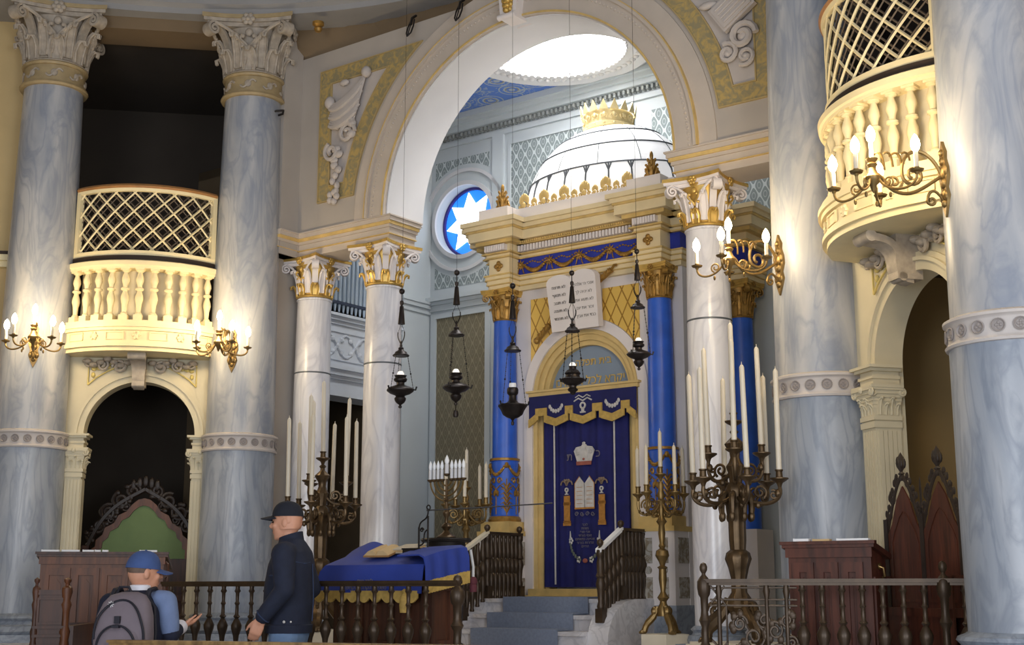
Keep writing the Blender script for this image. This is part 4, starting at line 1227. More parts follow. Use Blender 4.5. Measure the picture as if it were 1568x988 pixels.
# attic and its crest of palmettes
b = AB(); b.box(-1.12, 1.12, 1.38, 2.72, 4.745, 4.875)
for s in (-1, 1):
    x0, x1 = sorted((s*.69, s*1.05)); b.box(x0, x1, 1.24, 1.62, 4.745, 4.885)
b.done('attic', M_ARKWHITE, ark)
def palmette(sz):
    bb = B()
    for q in range(-2, 3):
        a = q*.42; bb.ell((sin(a)*sz*.36, 0, sz*(.35+.42*cos(a)*(1-.12*abs(q)))), (sz*.13, sz*.10, sz*.30), 8, 6, None)
    bb.ell((0, -.01, sz*.22), (sz*.2, sz*.14, sz*.2), 8, 6)
    for s in (-1, 1): bb.tube([Vector((x, 0, z)) for x, z in spiral((s*sz*.32, sz*.14), sz*.14, sz*.04, 0, 1.2, 12, s)], sz*.05, 5)
    return bb
pm = palmette(.15).mesh('palmette', M_GOLDLINE)
pm2 = palmette(.09).mesh('palmette', M_GOLDLINE)
for i in range(6): place(pm, 'palmette', ark, (-.60+1.2*i/5, 1.40-AW, 4.875-FL))
for i in range(5): place(pm2, 'small_palmette', ark, (-.48+.24*i, 1.40-AW, 4.875-FL))
for s in (-1, 1):
    b = B(TA @ Tr(s*.87, 1.40, 4.885) @ Matrix.Diagonal((.85, .85, 1.4, 1)))
    b.lathe([(.08, 0), (.085, .015), (.05, .03), (.03, .05), (.03, .14), (.012, .16)], 14)
    for tier, (zz, rr, sz) in enumerate(((.035, .045, .050), (.075, .036, .046), (.115, .026, .04))):
        for q in range(6):
            M = Rz(2*pi*(q+.5*tier)/6) @ Tr(rr, 0, zz) @ Matrix.Rotation(radians(28), 4, 'Y')
            b.ell((0, 0, sz*.4), (sz*.28, sz*.42, sz*.75), 8, 6, M); b.ell((sz*.2, 0, sz*1.0), (sz*.24, sz*.26, sz*.2), 7, 5, M)
    b.ell((0, 0, .175), (.022, .022, .034), 8, 6)
    for sg in (-1, 1): b.tube([Vector((x, 0, z)) for x, z in spiral((sg*.07, .035), .03, .008, 0, 1.3, 14, sg)], .010, 6)
    b.done('finial', M_GOLDOLD, ark)
# glazed dome, its cames and crown
DC = (-.05, 2.12)
def dome_p(t):      # t 0 base .. 1 top
    a = t*pi/2; return (.93*cos(a)**.92 if t < 1 else 0, 4.87+.93*sin(a))
DS = Matrix.Diagonal((1.04, .70, 1, 1))
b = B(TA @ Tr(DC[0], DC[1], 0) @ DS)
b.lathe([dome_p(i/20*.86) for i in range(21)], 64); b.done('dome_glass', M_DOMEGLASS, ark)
b = B(TA @ Tr(DC[0], DC[1], 0) @ DS)
for t_ in (.0, .25, .44, .62):
    r_, z = dome_p(t_); b.tube([((r_+.004)*cos(2*pi*i/64), (r_+.004)*sin(2*pi*i/64), z) for i in range(64)], .010, 5, None, True)
for k in range(24):
    a = 2*pi*(k+.5)/24
    b.tube([((dome_p(q)[0]+.004)*cos(a), (dome_p(q)[0]+.004)*sin(a), dome_p(q)[1]) for q in [.25*j/6 for j in range(7)]], .009, 5)
    r_, z = dome_p(.21); r2, z2 = dome_p(.248)
    for sg in (-1, 1): b.tube([((r_+.005)*cos(a), (r_+.005)*sin(a), z-.03), ((r2+.005)*cos(a+sg*.035), (r2+.005)*sin(a+sg*.035), z2)], .008, 5)
for k in range(12):
    a = 2*pi*(k+.5)/12
    b.tube([((dome_p(q)[0]+.003)*cos(a), (dome_p(q)[0]+.003)*sin(a), dome_p(q)[1]) for q in [.25+.55*j/8 for j in range(9)]], .004, 4)
b.done('dome_cames', M_LEAD, ark)
b = B(TA @ Tr(DC[0], DC[1], 5.78) @ Matrix.Scale(.90, 4))
b.lathe([(.27, -.03), (.29, -.02), (.29, .02), (.275, .03), (.27, .10), (.285, .16), (.262, .16), (.255, -.03)], 48, cap=False)
for k in range(16):
    a = 2*pi*k/16; M = Rz(a)
    pts = [(-.052, .155), (.052, .155), (.030, .21), (.0, .275), (-.030, .21)]
    b.prism(pts, -.008, .008, M @ Tr(0, -.283, 0) @ Matrix.Rotation(radians(8), 4, 'X'))
    b.ell((.292, 0, .0), .014, 6, 4, M); b.ell((.29, 0, .10), (.012, .022, .03), 6, 4, M)
    for s in (-1, 1): b.tube([M @ Vector((.288, s*(.02+.02*sin(q)), .06+.05*q/3)) for q in (0, 1, 2, 3)], .007, 5)
    b.ell((.33, 0, .28), .011, 6, 4, M) if False else None
b.done('crown', mat('pale_gilt_crown', srgb(222, 202, 148), .45, .25, .12, 14), ark)

# ------------------------------------------------------------------ the curtain
CWp = 1.515
cur = thing('ark_curtain', 'navy velvet curtain embroidered with crown, tablets and pillars, closing the ark', 'curtain', A.W(0, CWp, 1.16), A.ang)
TC = Tr(0, -CWp, -1.16)
b = B(TC); rows = []
for j in range(13):
    z = 1.175+(2.99-1.175)*j/12
    rows.append([(u, CWp+.030+.010*sin(u*34+.6*sin(z*2))*(1-.3*j/12)+.005*sin(u*71), z) for u in [-.475+.95*i/90 for i in range(91)]])
vs = [[b.v(p) for p in r] for r in rows]
for j in range(12):
    for i in range(90): b.f([vs[j][i], vs[j][i+1], vs[j+1][i+1], vs[j+1][i]])
back = [[b.v((p[0], p[1]+.02, p[2])) for p in r] for r in rows]
for j in range(12):
    for i in range(90): b.f([back[j][i+1], back[j][i], back[j+1][i], back[j+1][i+1]])
b.done('velvet', M_VELVET, cur)
b = B(TC)
for u in (-.335, .335): b.tube([(u, CWp+.008, 1.2), (u*1.005, CWp+.006, 2.0), (u*1.01, CWp+.006, 2.78)], .009, 6)
b.done('silver_cords', M_SILVER, cur)
# valance
VZ = 2.985
def zig(u):     # lower edge of the valance
    k = (u+.60)/1.2*3.6
    return 0
edge = [(-.60, 2.74), (-.50, 2.80), (-.50, 2.845), (-.40, 2.845), (-.40, 2.775), (-.28, 2.735), (-.155, 2.775), (-.155, 2.845), (-.10, 2.845), (-.10, 2.775), (.03, 2.735), (.155, 2.775), (.155, 2.845), (.23, 2.845), (.23, 2.775), (.355, 2.735), (.47, 2.775), (.47, 2.845), (.53, 2.845), (.53, 2.80), (.61, 2.74)]
top = [(.61, VZ), (-.60, VZ)]
b = B(TC); b.prism(edge+top, CWp-.045, CWp-.03); val = b.done('valance', M_VALANCE, cur)
b = B(TC)
lo_ = [(x, z-.0) for x, z in edge]; up = [(x, z+.055) for x, z in edge]
for i in range(len(edge)-1):
    p, q = edge[i], edge[i+1]
    if abs(p[0]-q[0]) < 1e-4:
        x = p[0]; z0, z1 = sorted((p[1], q[1])); b.box(x-.016, x+.016, CWp-.058, CWp-.04, z0-.05, z1+.02)
    else:
        b.prism([(p[0], p[1]-.055), (q[0], q[1]-.055), (q[0], q[1]+.02), (p[0], p[1]+.02)], CWp-.057, CWp-.042)
b.done('gold_fringe', M_FRINGE, val)
b = B(TC); y = CWp-.05
for cu_ in (-.28, .355):
    for i in range(7):
        a = pi*(1.12+.76*i/6); b.ell((cu_+.075*cos(a), y, 2.90+.075*sin(a)), (.016, .006, .022), 6, 4)
    b.done('embroidered_spray', M_SILVER, val); b = B(TC)
b.lathe([(.018, 0), (.034, .0), (.034, .012), (.018, .012)], 18, (0, 0, 0), Tr(.03, y+.006, 2.855) @ Matrix.Rotation(pi/2, 4, 'X'), cap=False)
b.box(.015, .045, y-.006, y+.004, 2.795, 2.83); b.box(.0, .06, y-.006, y+.004, 2.785, 2.798)
for s in (-1, 1):
    b.tube([(.03, y, 2.90), (.03+s*.05, y, 2.925), (.03+s*.10, y, 2.90)], .008, 5)
    b.tube([(.03, y, 2.93), (.03+s*.045, y, 2.955), (.03+s*.085, y, 2.935)], .006, 5)
b.done('embroidered_lamp', M_SILVER, val)
# embroidery on the velvet
def emb(name, m, fn):
    bb = B(TC); fn(bb, CWp+.006); bb.done(name, m, cur)
def crown_(b, y):
    cz = 2.395
    b.prism([(-.075, cz-.075), (.075, cz-.075), (.10, cz), (.115, cz+.04), (.09, cz+.075), (.03, cz+.085), (.02, cz+.10), (-.02, cz+.10), (-.03, cz+.085), (-.09, cz+.075), (-.115, cz+.04), (-.10, cz)], y, y+.01)
    for s in (-1, 1):
        b.tube([Vector((x, y-.002, z)) for x, z in spiral((s*.075, cz+.035), .034, .008, 0, 1.4, 16, s)], .006, 5)
        b.tube([(s*.02, y-.002, cz+.07), (s*.045, y-.002, cz+.02), (s*.03, y-.002, cz-.03)], .006, 5)
    b.ell((0, y-.002, cz+.11), (.02, .006, .014), 8, 5)
emb('embroidered_crown', M_SILVER, crown_)
def crown_band(b, y):
    b.prism([(-.082, 2.30), (.082, 2.30), (.085, 2.335), (-.085, 2.335)], y-.006, y); b.ell((0, y-.008, 2.355), (.014, .006, .012), 8, 5)
emb('crown_band', M_THREADRED, crown_band)
def tabs(b, y):
    for s in (-1, 1):
        x0, x1 = (-.105, -.004) if s < 0 else (.004, .105)
        b.prism([(x0, 1.905), (x1, 1.905), (x1, 2.13), ((x0+x1)/2, 2.19), (x0, 2.13)], y, y+.01)
emb('embroidered_tablets', M_SILVER, tabs)
def tabs_edge(b, y):
    b.box(-.11, .11, y-.003, y+.006, 1.89, 1.906)
    for s in (-1, 1):
        for i in range(5): b.box(s*.055-.032, s*.055+.032, y-.0015, y+.002, 1.94+.038*i, 1.944+.038*i)
        b.tube([(s*.108, y, 1.9), (s*.108, y, 2.13), (s*.055, y, 2.195)], .004, 4)
emb('tablet_lines', M_THREADGOLD, tabs_edge)
def pillars(b, y, s=1):
    if True:
        c = s*.195-.005
        b.box(c-.033, c+.033, y, y+.008, 1.76, 2.02); b.box(c-.043, c+.043, y, y+.008, 1.74, 1.77); b.box(c-.038, c+.038, y, y+.008, 1.93, 1.96); b.box(c-.04, c+.04, y, y+.008, 1.775, 1.785)
emb('embroidered_pillar', M_THREADGOLD, lambda b, y: pillars(b, y, -1)); emb('embroidered_pillar', M_THREADGOLD, pillars)
for s in (-1, 1):
    def lamp_(b, y):
        c = s*.195-.005
        b.lathe([(.010, 0), (.022, 0), (.022, .01), (.010, .01)], 16, (0, 0, 0), Tr(c, y+.006, 2.075) @ Matrix.Rotation(pi/2, 4, 'X'), cap=False); b.box(c-.008, c+.008, y-.004, y+.004, 2.034, 2.06); b.box(c-.02, c+.02, y-.004, y+.004, 2.03, 2.037)
    emb('embroidered_lamp', M_SILVER, lamp_)
    for cx, cz in ((.155, 1.60), (.07, 1.425)):
        def flower_(b, y):
            for q in range(5):
                a = 2*pi*q/5; b.ell((s*cx+.016*cos(a), y, cz+.020*sin(a)), (.011, .005, .013), 6, 4)
        emb('embroidered_flower', M_SILVER, flower_)
    emb('embroidered_bud', M_SILVER, lambda b, y: b.tube([(s*.16, y, 1.625), (s*.162, y, 1.69)], [.010, .003], 5))
def plumes(b, y):
    for s in (-1, 1):
        c = s*.195-.005
        for g in (-1, 0, 1):
            b.tube(bez((c, y, 2.115), (c+g*.02, y, 2.17), (c+g*.06, y, 2.17), (c+g*.065, y, 2.12), 7), .008, 5)
            b.ell((c+g*.022, y, 2.165), (.015, .006, .014), 6, 4)
emb('embroidered_plumes', mat('muted_thread', srgb(130, 112, 96), .7, .1, .2, 20), plumes)
def garland(b, y):
    for s in (-1, 1):
        for i in range(7):
            a = -pi/2+s*(.35+.19*i); b.ell((.16*cos(a), y, 1.58+.165*sin(a)), (.013, .005, .02), 6, 4)
emb('garland_leaves', M_THREADGREEN, garland)
def rose(b, y):
    b.ell((0, y, 1.415), (.028, .006, .022), 10, 6)
emb('garland_rose', M_THREADRED, rose)
def scrollw(b, y):
    for i in range(4): b.tube([Vector((x, y, z)) for x, z in spiral((-.09+.06*i, 1.845), .022, .006, 0, 1.3, 12, (-1)**i)], .004, 4)
emb('embroidered_scrolls', mat('muted_thread2', srgb(112, 108, 122), .7, .1, .1, 20), scrollw)
text_mesh('כ', .10, MATS['muted_thread2'], cur, TC @ Tr(.155, CWp+.008, 2.40), 'embroidered_letter', .002)
text_mesh('ת', .10, MATS['muted_thread2'], cur, TC @ Tr(-.165, CWp+.008, 2.38), 'embroidered_letter', .002)
for i, w in enumerate(('לזכר', 'נשמת', 'אבי מורי', 'ואמי מורתי', 'תהיינה נפשותם', 'צרורות בצרור', 'החיים')):
    text_mesh(w, .034, MATS['muted_thread2'], cur, TC @ Tr(.0, CWp+.010, 1.745-.033*i), 'embroidered_text', .0015)

# ------------------------------------------------------------------ steps, carpet and their railings
SH = (FL+.13, FL+.26, FL+.395)
st = thing('marble_steps', 'flight of pale marble steps rising to the curtained ark', 'steps', A.W(0, 1.0, FL), A.ang)
TS = Tr(0, -1.0, -FL)
def SB(): return B(TS)
b = SB()
for i, (w0, h) in enumerate(((.50, SH[0]), (.74, SH[1]), (.98, SH[2]))):
    b.box(-.74, .66, w0+.02, 1.44, FL if i == 0 else SH[i-1], h-.035)
    b.box(-.76, .66, w0-.01, 1.44, h-.035, h)
b.done('treads', M_STEP, st)
b = SB()
side = [(1.44, FL), (1.44, SH[2]), (.98, SH[2])]+[(.98-.44*sin(pi/2*i/8), SH[2]-.36*(1-cos(pi/2*i/8))) for i in range(1, 9)]+[(.52, FL)]
for s in (-1, 1):
    b = SB(); x0, x1 = (-.79, -.74) if s < 0 else (.66, .86)
    b.prism(side, -x1, -x0, RY); b.done('side_cheek', M_STEP, st)
rug = thing('carpet_runner', 'dull blue carpet runner laid down the middle of the marble steps', 'carpet', A.W(0, .9, FL+.13), A.ang)
b = B(Tr(0, -.9, -FL-.13))
pr = [(.488, FL+.0), (.488, SH[0]+.004), (.722, SH[0]+.004), (.722, SH[1]+.004), (.962, SH[1]+.004), (.962, SH[2]+.004), (1.42, SH[2]+.004), (1.42, SH[2]+.016), (.95, SH[2]+.016), (.95, SH[1]+.016), (.71, SH[1]+.016), (.71, SH[0]+.016), (.476, SH[0]+.016), (.476, FL+.0)]
b.prism(pr, -.40, .52, RY); b.done('pile', M_CARPET, rug)
turn = [(.018, 0), (.022, .01), (.016, .03), (.020, .08), (.028, .14), (.026, .18), (.016, .21), (.024, .225), (.034, .26), (.034, .285), (.024, .32), (.016, .335), (.026, .36), (.028, .40), (.020, .46), (.016, .50), (.022, .515), (.018, .53)]
tb = B(); tb.lathe(turn, 12); turn_me = tb.mesh('baluster', M_RAIL)
pb = B(); pb.box(-.035, .035, -.035, .035, 0, .12); pb.lathe([(.03, .12), (.034, .14), (.024, .18), (.03, .28), (.042, .33), (.030, .38), (.042, .40), (.030, .43), (.032, .52), (.024, .56), (.034, .58), (.036, .62), (.024, .64), (.012, .655), (.026, .675), (.030, .695), (.022, .715), (0, .725)], 14)
post_me = pb.mesh('post', M_RAIL)
def stair_rail(U, label, white, wl=.93, wn=.60):
    t = thing('stair_railing', label, 'railing', A.W(U, 1.0, SH[2]), A.ang, 'railings beside the ark steps')
    T = Tr(-U, -1.0, -SH[2]); H0 = SH[2]
    for w, z in ((1.36, H0), (wl, H0), (wn, H0-.19)):
        place(post_me, 'post', t, (0, w-1., z-H0), scale=(1, 1, .92 if w > .8 else .95))
    nl = 6 if wl > .9 else 7
    for i in range(nl): place(turn_me, 'baluster', t, (0, wl+.06+(1.30-wl-.06)*i/(nl-1)-1., 0), scale=(1, 1, 1.08))
    for i in range(4):
        w = wn+.065+(wl-wn-.13)*i/3; z = H0-.19+.19*(w-wn)/(wl-wn); place(turn_me, 'baluster', t, (0, w-1., z-H0), scale=(1, 1, 1.08))
    b = B(T); b.box(U-.03, U+.03, wl, 1.38, H0+.575, H0+.60); b.done('level_rail', M_RAIL, t)
    b = B(T); b.box(U-.02, U+.02, wl, 1.36, H0+.27, H0+.285); b.done('middle_rail', M_RAIL, t)
    b = B(T); b.prism([(wn-.03, H0+.385), (wl, H0+.575), (wl, H0+.605), (wn-.03, H0+.415)], -U-.028, -U+.028, RY); b.done('sloping_rail', M_PAPER if white else M_BLOCK, t)
    return t
stair_rail(-.635, 'dark turned stair railing below the gilt plinth of the farther blue column', False, .86, .50)
stair_rail(.76, 'dark turned stair railing with white sloping handrail overlapping the curtain\'s lower edge', True)
# ================================================================== CANDELABRA, LAMPS
def xs(p): # order key: where a point falls across the view
    return p.x/p.y
def candles_on(spots, me_of, where, group, tilt=.0):
    """spots [(world point, length)] -> candle things, labelled in order"""
    spots = sorted(spots, key=lambda q: xs(q[0])); n = len(spots)
    for i, (p, ln, rad) in enumerate(spots):
        if n == 1: lab = where
        else: lab = '%s candle from the left %s' % (ORD[i], where)
        o = bpy.data.objects.new('candle', me_of(ln, rad)); COL.objects.link(o)
        o.location = p; o.rotation_euler = (random.uniform(-.015, .015), random.uniform(-.02, .02), 0)
        tag(o, lab, 'candle', group)
CANDLE_ME = {}
def candle_me(ln, rad):
    k = (round(ln, 3), round(rad, 4))
    if k not in CANDLE_ME:
        b = B(); b.lathe([(rad, 0), (rad*.98, ln*.5), (rad*.9, ln-.02), (rad*.5, ln-.006), (.003, ln), (.002, ln+.018), (0, ln+.018)], 14)
        CANDLE_ME[k] = b.mesh('candle', M_WAX)
    return CANDLE_ME[k]
cup = B(); cup.lathe([(0, -.055), (.012, -.05), (.018, -.03), (.024, -.02), (.045, -.008), (.062, .004), (.062, .012), (.035, .012), (.024, .018), (.022, .055), (.028, .06), (.028, .068), (0, .06)], 18); CUP_B = cup.mesh('socket', M_BRONZE)
cup = B(); cup.lathe([(0, -.055), (.010, -.05), (.014, -.03), (.020, -.02), (.036, -.008), (.048, .004), (.048, .010), (.028, .010), (.020, .016), (.020, .06), (.024, .064), (.024, .07), (0, .06)], 16); CUP_G = cup.mesh('socket', M_BRASS)
def candelabrum(pos, rz, label, where, n_up=3, n_lo=6, ln=.70, skip=()):
    t = thing('candelabrum', label, 'candelabrum', (pos[0], pos[1], FL), rz, 'large bronze candelabra')
    b = B(); b.box(-.27, .27, -.27, .27, 0, .12); b.box(-.25, .25, -.25, .25, .12, .135); b.done('stone_block', M_BLOCK, t)
    b = B()
    for k in range(3):
        M = Rz(2*pi*k/3+.5)
        b.tube([M @ Vector((x, 0, z)) for x, z in bez((.22, .16), (.25, .26), (.10, .28), (.07, .42), 12)], [.035, .04, .042, .045, .05, .052, .05, .048, .045, .04, .038, .035, .03], 8)
        b.ell(tuple(M @ Vector((.23, 0, .15))), (.05, .045, .03), 8, 6)
        for q in (-1, 0, 1): b.ell(tuple(M @ Vector((.265, q*.025, .142))), (.02, .012, .016), 6, 4)
        b.tube([M @ Vector((x, .0, z)) for x, z in spiral((.16, .34), .06, .015, 0, 1.3, 16)], .015, 6)
    b.done('tripod_foot', M_BRONZE, t)
    b = B(); b.lathe([(.05, .30), (.09, .36), (.075, .42), (.05, .46), (.05, .55), (.065, .62), (.085, .68), (.075, .72), (.05, .74), (.055, .80), (.056, .95), (.052, 1.02), (.07, 1.05), (.06, 1.08), (.075, 1.13), (.06, 1.17), (.04, 1.19), (.045, 1.25), (.06, 1.30), (.04, 1.33), (.03, 1.36), (.035, 1.40), (.06, 1.44), (.065, 1.455), (.05, 1.47), (.02, 1.50), (.018, 1.52), (.03, 1.535), (.018, 1.55)], 20, flute=(.06, 10))
    b.done('stem', M_BRONZE, t)
    b = B()
    for k in range(8):
        a = 2*pi*k/8; M = Rz(a)
        b.tube([M @ Vector((x, 0, z)) for x, z in bez((.06, 1.12), (.11, 1.13), (.12, 1.06), (.10, .93), 8)], [.012, .016, .02, .022, .022, .02, .018, .014, .006], 6)
        b.ell(tuple(M @ Vector((.105, 0, .96))), (.02, .022, .035), 7, 5)
    b.done('hanging_leaves', M_BRONZE, t)
    spots = []
    T = Tr(pos[0], pos[1], FL) @ Rz(rz)
    for tier, (n, rad, zc, off) in enumerate(((n_lo, .30, 1.20, .25), (n_up, .21, 1.39, .0))):
        for k in range(n):
            a = 2*pi*(k+off)/n; M = Rz(a)
            b = B(M)
            z0 = 1.10 if tier == 0 else 1.26
            b.tube([Vector((x, 0, z)) for x, z in bez((.04, z0), (rad*.55, z0-.10), (rad*1.1, z0-.06), (rad, zc-.05), 14)], .014, 7)
            b.tube([Vector((x, 0, z)) for x, z in spiral((rad*.55, z0+.02), .05, .012, -1., 1.4, 18)], .010, 6)
            b.tube([Vector((x, 0, z)) for x, z in spiral((rad*.86, z0+.0), .035, .01, 2., 1.2, 14, -1)], .008, 6)
            b.ell((rad*.95, 0, zc-.09), (.022, .022, .03), 8, 6)
            b.ell((rad*.5, 0, z0-.065), (.02, .018, .025), 7, 5)
            arm = b.done('arm', M_BRONZE, t)
            place(CUP_B, 'socket', arm, M @ Vector((rad, 0, zc)))
            if (tier, k) not in skip: spots.append((T @ M @ Vector((rad, 0, zc+.055)), ln, .019))
    place(CUP_B, 'socket', t, (0, 0, 1.60))
    spots.append((T @ Vector((0, 0, 1.655)), ln*.92, .019))
    candles_on(spots, candle_me, where, 'candles '+where)
    return t
candelabrum((-1.665, 11.60), .1, 'tall dark bronze candelabrum behind the man in the black cap', 'of the bronze candelabrum behind the man in the black cap')
candelabrum((1.52, 8.98), .35, 'tall dark bronze candelabrum behind the scrolled railing panel, near the grey column', 'of the bronze candelabrum near the mahogany lectern')

def gilt_candelabrum(pos, rz, label, where, n=5, br=.20):
    t = thing('brass_candelabrum', label, 'candelabrum', (pos[0], pos[1], FL), rz, 'slender brass candelabra')
    b = B()
    b.plan([(br*cos(2*pi*k/6+.3)*(1.12 if k % 2 else .95), br*sin(2*pi*k/6+.3)*(1.12 if k % 2 else .95)) for k in range(6)], 0, .12); b.done('stone_block', M_BLOCK, t)
    b = B()
    for k in range(3):
        M = Rz(2*pi*k/3+.6)
        b.tube([M @ Vector((x, 0, z)) for x, z in bez((.16, .14), (.14, .24), (.07, .22), (.05, .34), 12)], [.026]*4+[.03]*5+[.024]*4, 8)
        b.ell(tuple(M @ Vector((.17, 0, .135))), (.035, .03, .02), 8, 5)
        for q in (-1, 1): b.ell(tuple(M @ Vector((.19, q*.016, .13))), (.016, .010, .012), 6, 4)
        b.ell(tuple(M @ Vector((.075, 0, .30))), (.03, .03, .04), 8, 6)
    b.done('claw_feet', M_BRASS, t)
    b = B(); b.lathe([(.05, .26), (.055, .32), (.03, .36), (.028, .38), (.05, .41), (.028, .44), (.02, .46), (.034, .56), (.030, .64), (.045, .655), (.02, .67), (.03, .70), (.058, .75), (.050, .79), (.02, .81), (.03, .83), (.02, .85), (.03, .93), (.024, 1.0), (.045, 1.03), (.03, 1.05), (.022, 1.08), (.028, 1.16), (.04, 1.2), (.02, 1.22)], 18)
    b.done('stem', M_BRASS, t)
    spots = []; T = Tr(pos[0], pos[1], FL) @ Rz(rz)
    for k in range(n):
        a = 2*pi*k/n; M = Rz(a); b = B(M)
        b.tube([Vector((x, 0, z)) for x, z in bez((.02, 1.18), (.10, 1.05), (.215, 1.06), (.20, 1.20), 14)], .011, 7)
        b.tube([Vector((x, 0, z)) for x, z in spiral((.125, 1.17), .052, .012, -.5, 1.7, 22)], .008, 6)
        b.tube([Vector((x, 0, z)) for x, z in spiral((.06, 1.09), .03, .01, 1., 1.2, 14, -1)], .008, 6)
        for q in range(3): b.ell((.13+.03*q, 0, 1.09+.012*q), (.012, .02, .016), 6, 4)
        arm = b.done('arm', M_BRASS, t); place(CUP_G, 'socket', arm, M @ Vector((.20, 0, 1.255)))
        spots.append((T @ M @ Vector((.20, 0, 1.31)), .34, .017))
    b = B(); b.lathe([(.02, 1.2), (.035, 1.25), (.02, 1.29), (.028, 1.33), (.016, 1.36)], 14); b.done('finial_stem', M_BRASS, t)
    place(CUP_G, 'socket', t, (0, 0, 1.415)); spots.append((T @ Vector((0, 0, 1.47)), .32, .017))
    candles_on(spots, candle_me, where, 'candles '+where)
p = A.W(1.24, .80); gilt_candelabrum((p.x, p.y), .2, 'slender brass candelabrum before the inlaid pedestal, on an ivory stone block', 'of the brass candelabrum before the inlaid pedestal')
p = A.W(-1.01, 1.02); gilt_candelabrum((p.x, p.y), .9, 'slender brass candelabrum behind the electric menorah, beside the blue-and-gold column foot', 'of the brass candelabrum behind the electric menorah', 5, .17)

# hanging oil lamps
def hanging_lamp(px, py, w, dia, label, kind, swing=0., drop=.50):
    # where the line of sight meets the vertical plane a little before the arch
    a = (px-784)/F_PX; bb = (494-py)/F_PX
    d = Vector((a, cos(PITCH)-bb*sin(PITCH), sin(PITCH)+bb*cos(PITCH)))
    rel = Vector((-A.ox, -A.oy)); k = (w-(rel.x*A.w[0]+rel.y*A.w[1]))/(d.x*A.w[0]+d.y*A.w[1])
    p = Vector((0, 0, EYE))+d*k
    t = thing('hanging_lamp', label, 'oil lamp', p, A.ang+swing, 'oil lamps hung across the arch')
    s = dia/.24
    b = B()
    if kind == 0:
        prof = [(0, -.155), (.014, -.15), (.016, -.135), (.008, -.125), (.035, -.105), (.048, -.085), (.052, -.065), (.038, -.05), (.045, -.04), (.085, -.025), (.118, 0), (.12, .012), (.10, .03), (.06, .045), (.036, .055), (.034, .075), (.055, .088), (.060, .105), (.045, .12), (.05, .13), (.056, .138), (.035, .14), (0, .135)]
    elif kind == 1:
        prof = [(0, -.17), (.012, -.165), (.014, -.14), (.006, -.13), (.02, -.11), (.05, -.10), (.085, -.075), (.10, -.04), (.118, -.01), (.128, .0), (.120, .012), (.08, .018), (.05, .03), (.034, .05), (.032, .09), (.048, .11), (.05, .14), (.044, .16), (0, .16)]
    else:
        prof = [(0, -.14), (.02, -.135), (.03, -.11), (.045, -.10), (.05, -.085), (.034, -.07), (.036, -.05), (.07, -.035), (.105, -.01), (.12, .012), (.10, .022), (.07, .03), (.066, .055), (.078, .07), (.055, .10), (.036, .11), (.034, .13), (.04, .14), (0, .14)]
    b.lathe([(r*s, z*s) for r, z in prof], 28, flute=(.025, 14))
    b.done('body', M_LAMPMETAL, t)
    b = B(); b.lathe([(.030*s, .135*s), (.032*s, .155*s), (.02*s, .175*s), (0, .18*s)] if kind != 1 else [(.03*s, .158*s), (.034*s, .18*s), (.03*s, .2*s), (0, .2*s)], 14); b.done('glass', M_FLAME if kind != 1 else M_BULBOFF, t)
    hb = drop*s
    b = B(); b.lathe([(.072*s, hb-.02*s), (.075*s, hb-.01*s), (.06*s, hb), (.05*s, hb+.02*s), (.03*s, hb+.03*s), (.022*s, hb+.045*s), (.026*s, hb+.055*s), (.012*s, hb+.065*s), (.012*s, hb+.085*s), (0, hb+.085*s)], 20)
    b.done('smoke_bell', M_LAMPMETAL, t)
    for q in range(3):
        b = B(); a = 2*pi*q/3+.35
        p0 = Vector((.118*s*cos(a), .118*s*sin(a), .01*s)); p1 = Vector((.060*s*cos(a), .060*s*sin(a), hb-.01*s))
        n = 26
        for i in range(n):
            m0 = p0.lerp(p1, i/n); m1 = p0.lerp(p1, (i+.8)/n); b.tube([m0, m1], .0045 if i % 2 else .003, 4)
        b.tube([p0, p0+Vector((.02*s*cos(a), .02*s*sin(a), -.005)), p0+Vector((.03*s*cos(a), .03*s*sin(a), .025*s))], .008*s, 6)
        b.ell(tuple(p0.lerp(p1, .45)), .009, 6, 5)
        b.done('chain', M_IRON, t)
    b = B()
    for sg in (-1, 1): b.tube(bez((0, 0, hb+.08*s), (sg*.012, 0, hb+.12*s), (sg*.045*s, 0, hb+.14*s), (sg*.035*s, 0, hb+.20*s), 8), .005, 5)
    b.tube([(0, 0, hb+.08*s), (0, 0, hb+.12*s)], .006, 5)
    for sg in (-1, 1): b.tube([(sg*.035*s, 0, hb+.2*s), (0, 0, hb+.28*s)], .002, 4)
    b.done('hanger', M_IRON, t)
    z0 = hb+.27*s
    b = B(); b.lathe([(.032*s, z0), (.03*s, z0+.02*s), (.018*s, z0+.16*s), (.010*s, z0+.17*s), (.018*s, z0+.19*s), (.016*s, z0+.21*s), (.004, z0+.22*s), (.004, z0+.29*s)], 14); b.ell((0, 0, z0+.30*s), (.026*s, .026*s, .028*s), 12, 8)
    b.done('counterweight', M_LAMPMETAL, t)
    b = B(); b.tube([(0, 0, z0+.2*s), (0, 0, 6.95-p.z)], .0015, 5); b.done('cable', M_IRON, t)
    if kind == 0 and px > 690 and px < 720:
        b = B(); b.tube([(0, 0, -.15*s), (0, 0, -.2*s)], .004, 5); b.lathe([(.02*s, -.26*s), (.026*s, -.24*s), (.02*s, -.2*s), (0, -.2*s)], 10); b.done('pendant', M_LAMPMETAL, t)
hanging_lamp(613, 599, .0, .245, 'dark oil lamp hanging in front of the white arch column', 0, .1, .33)
hanging_lamp(698, 595, .1, .235, 'dark oil lamp hanging before the olive damask wall under the star window', 0, .4)
hanging_lamp(785, 622, .1, .235, 'dark broad-bowled oil lamp hanging before the ark\'s farther blue column', 1)
hanging_lamp(877, 583, -.1, .20, 'dark oil lamp hanging before the ark\'s inscribed lunette', 2, .7)
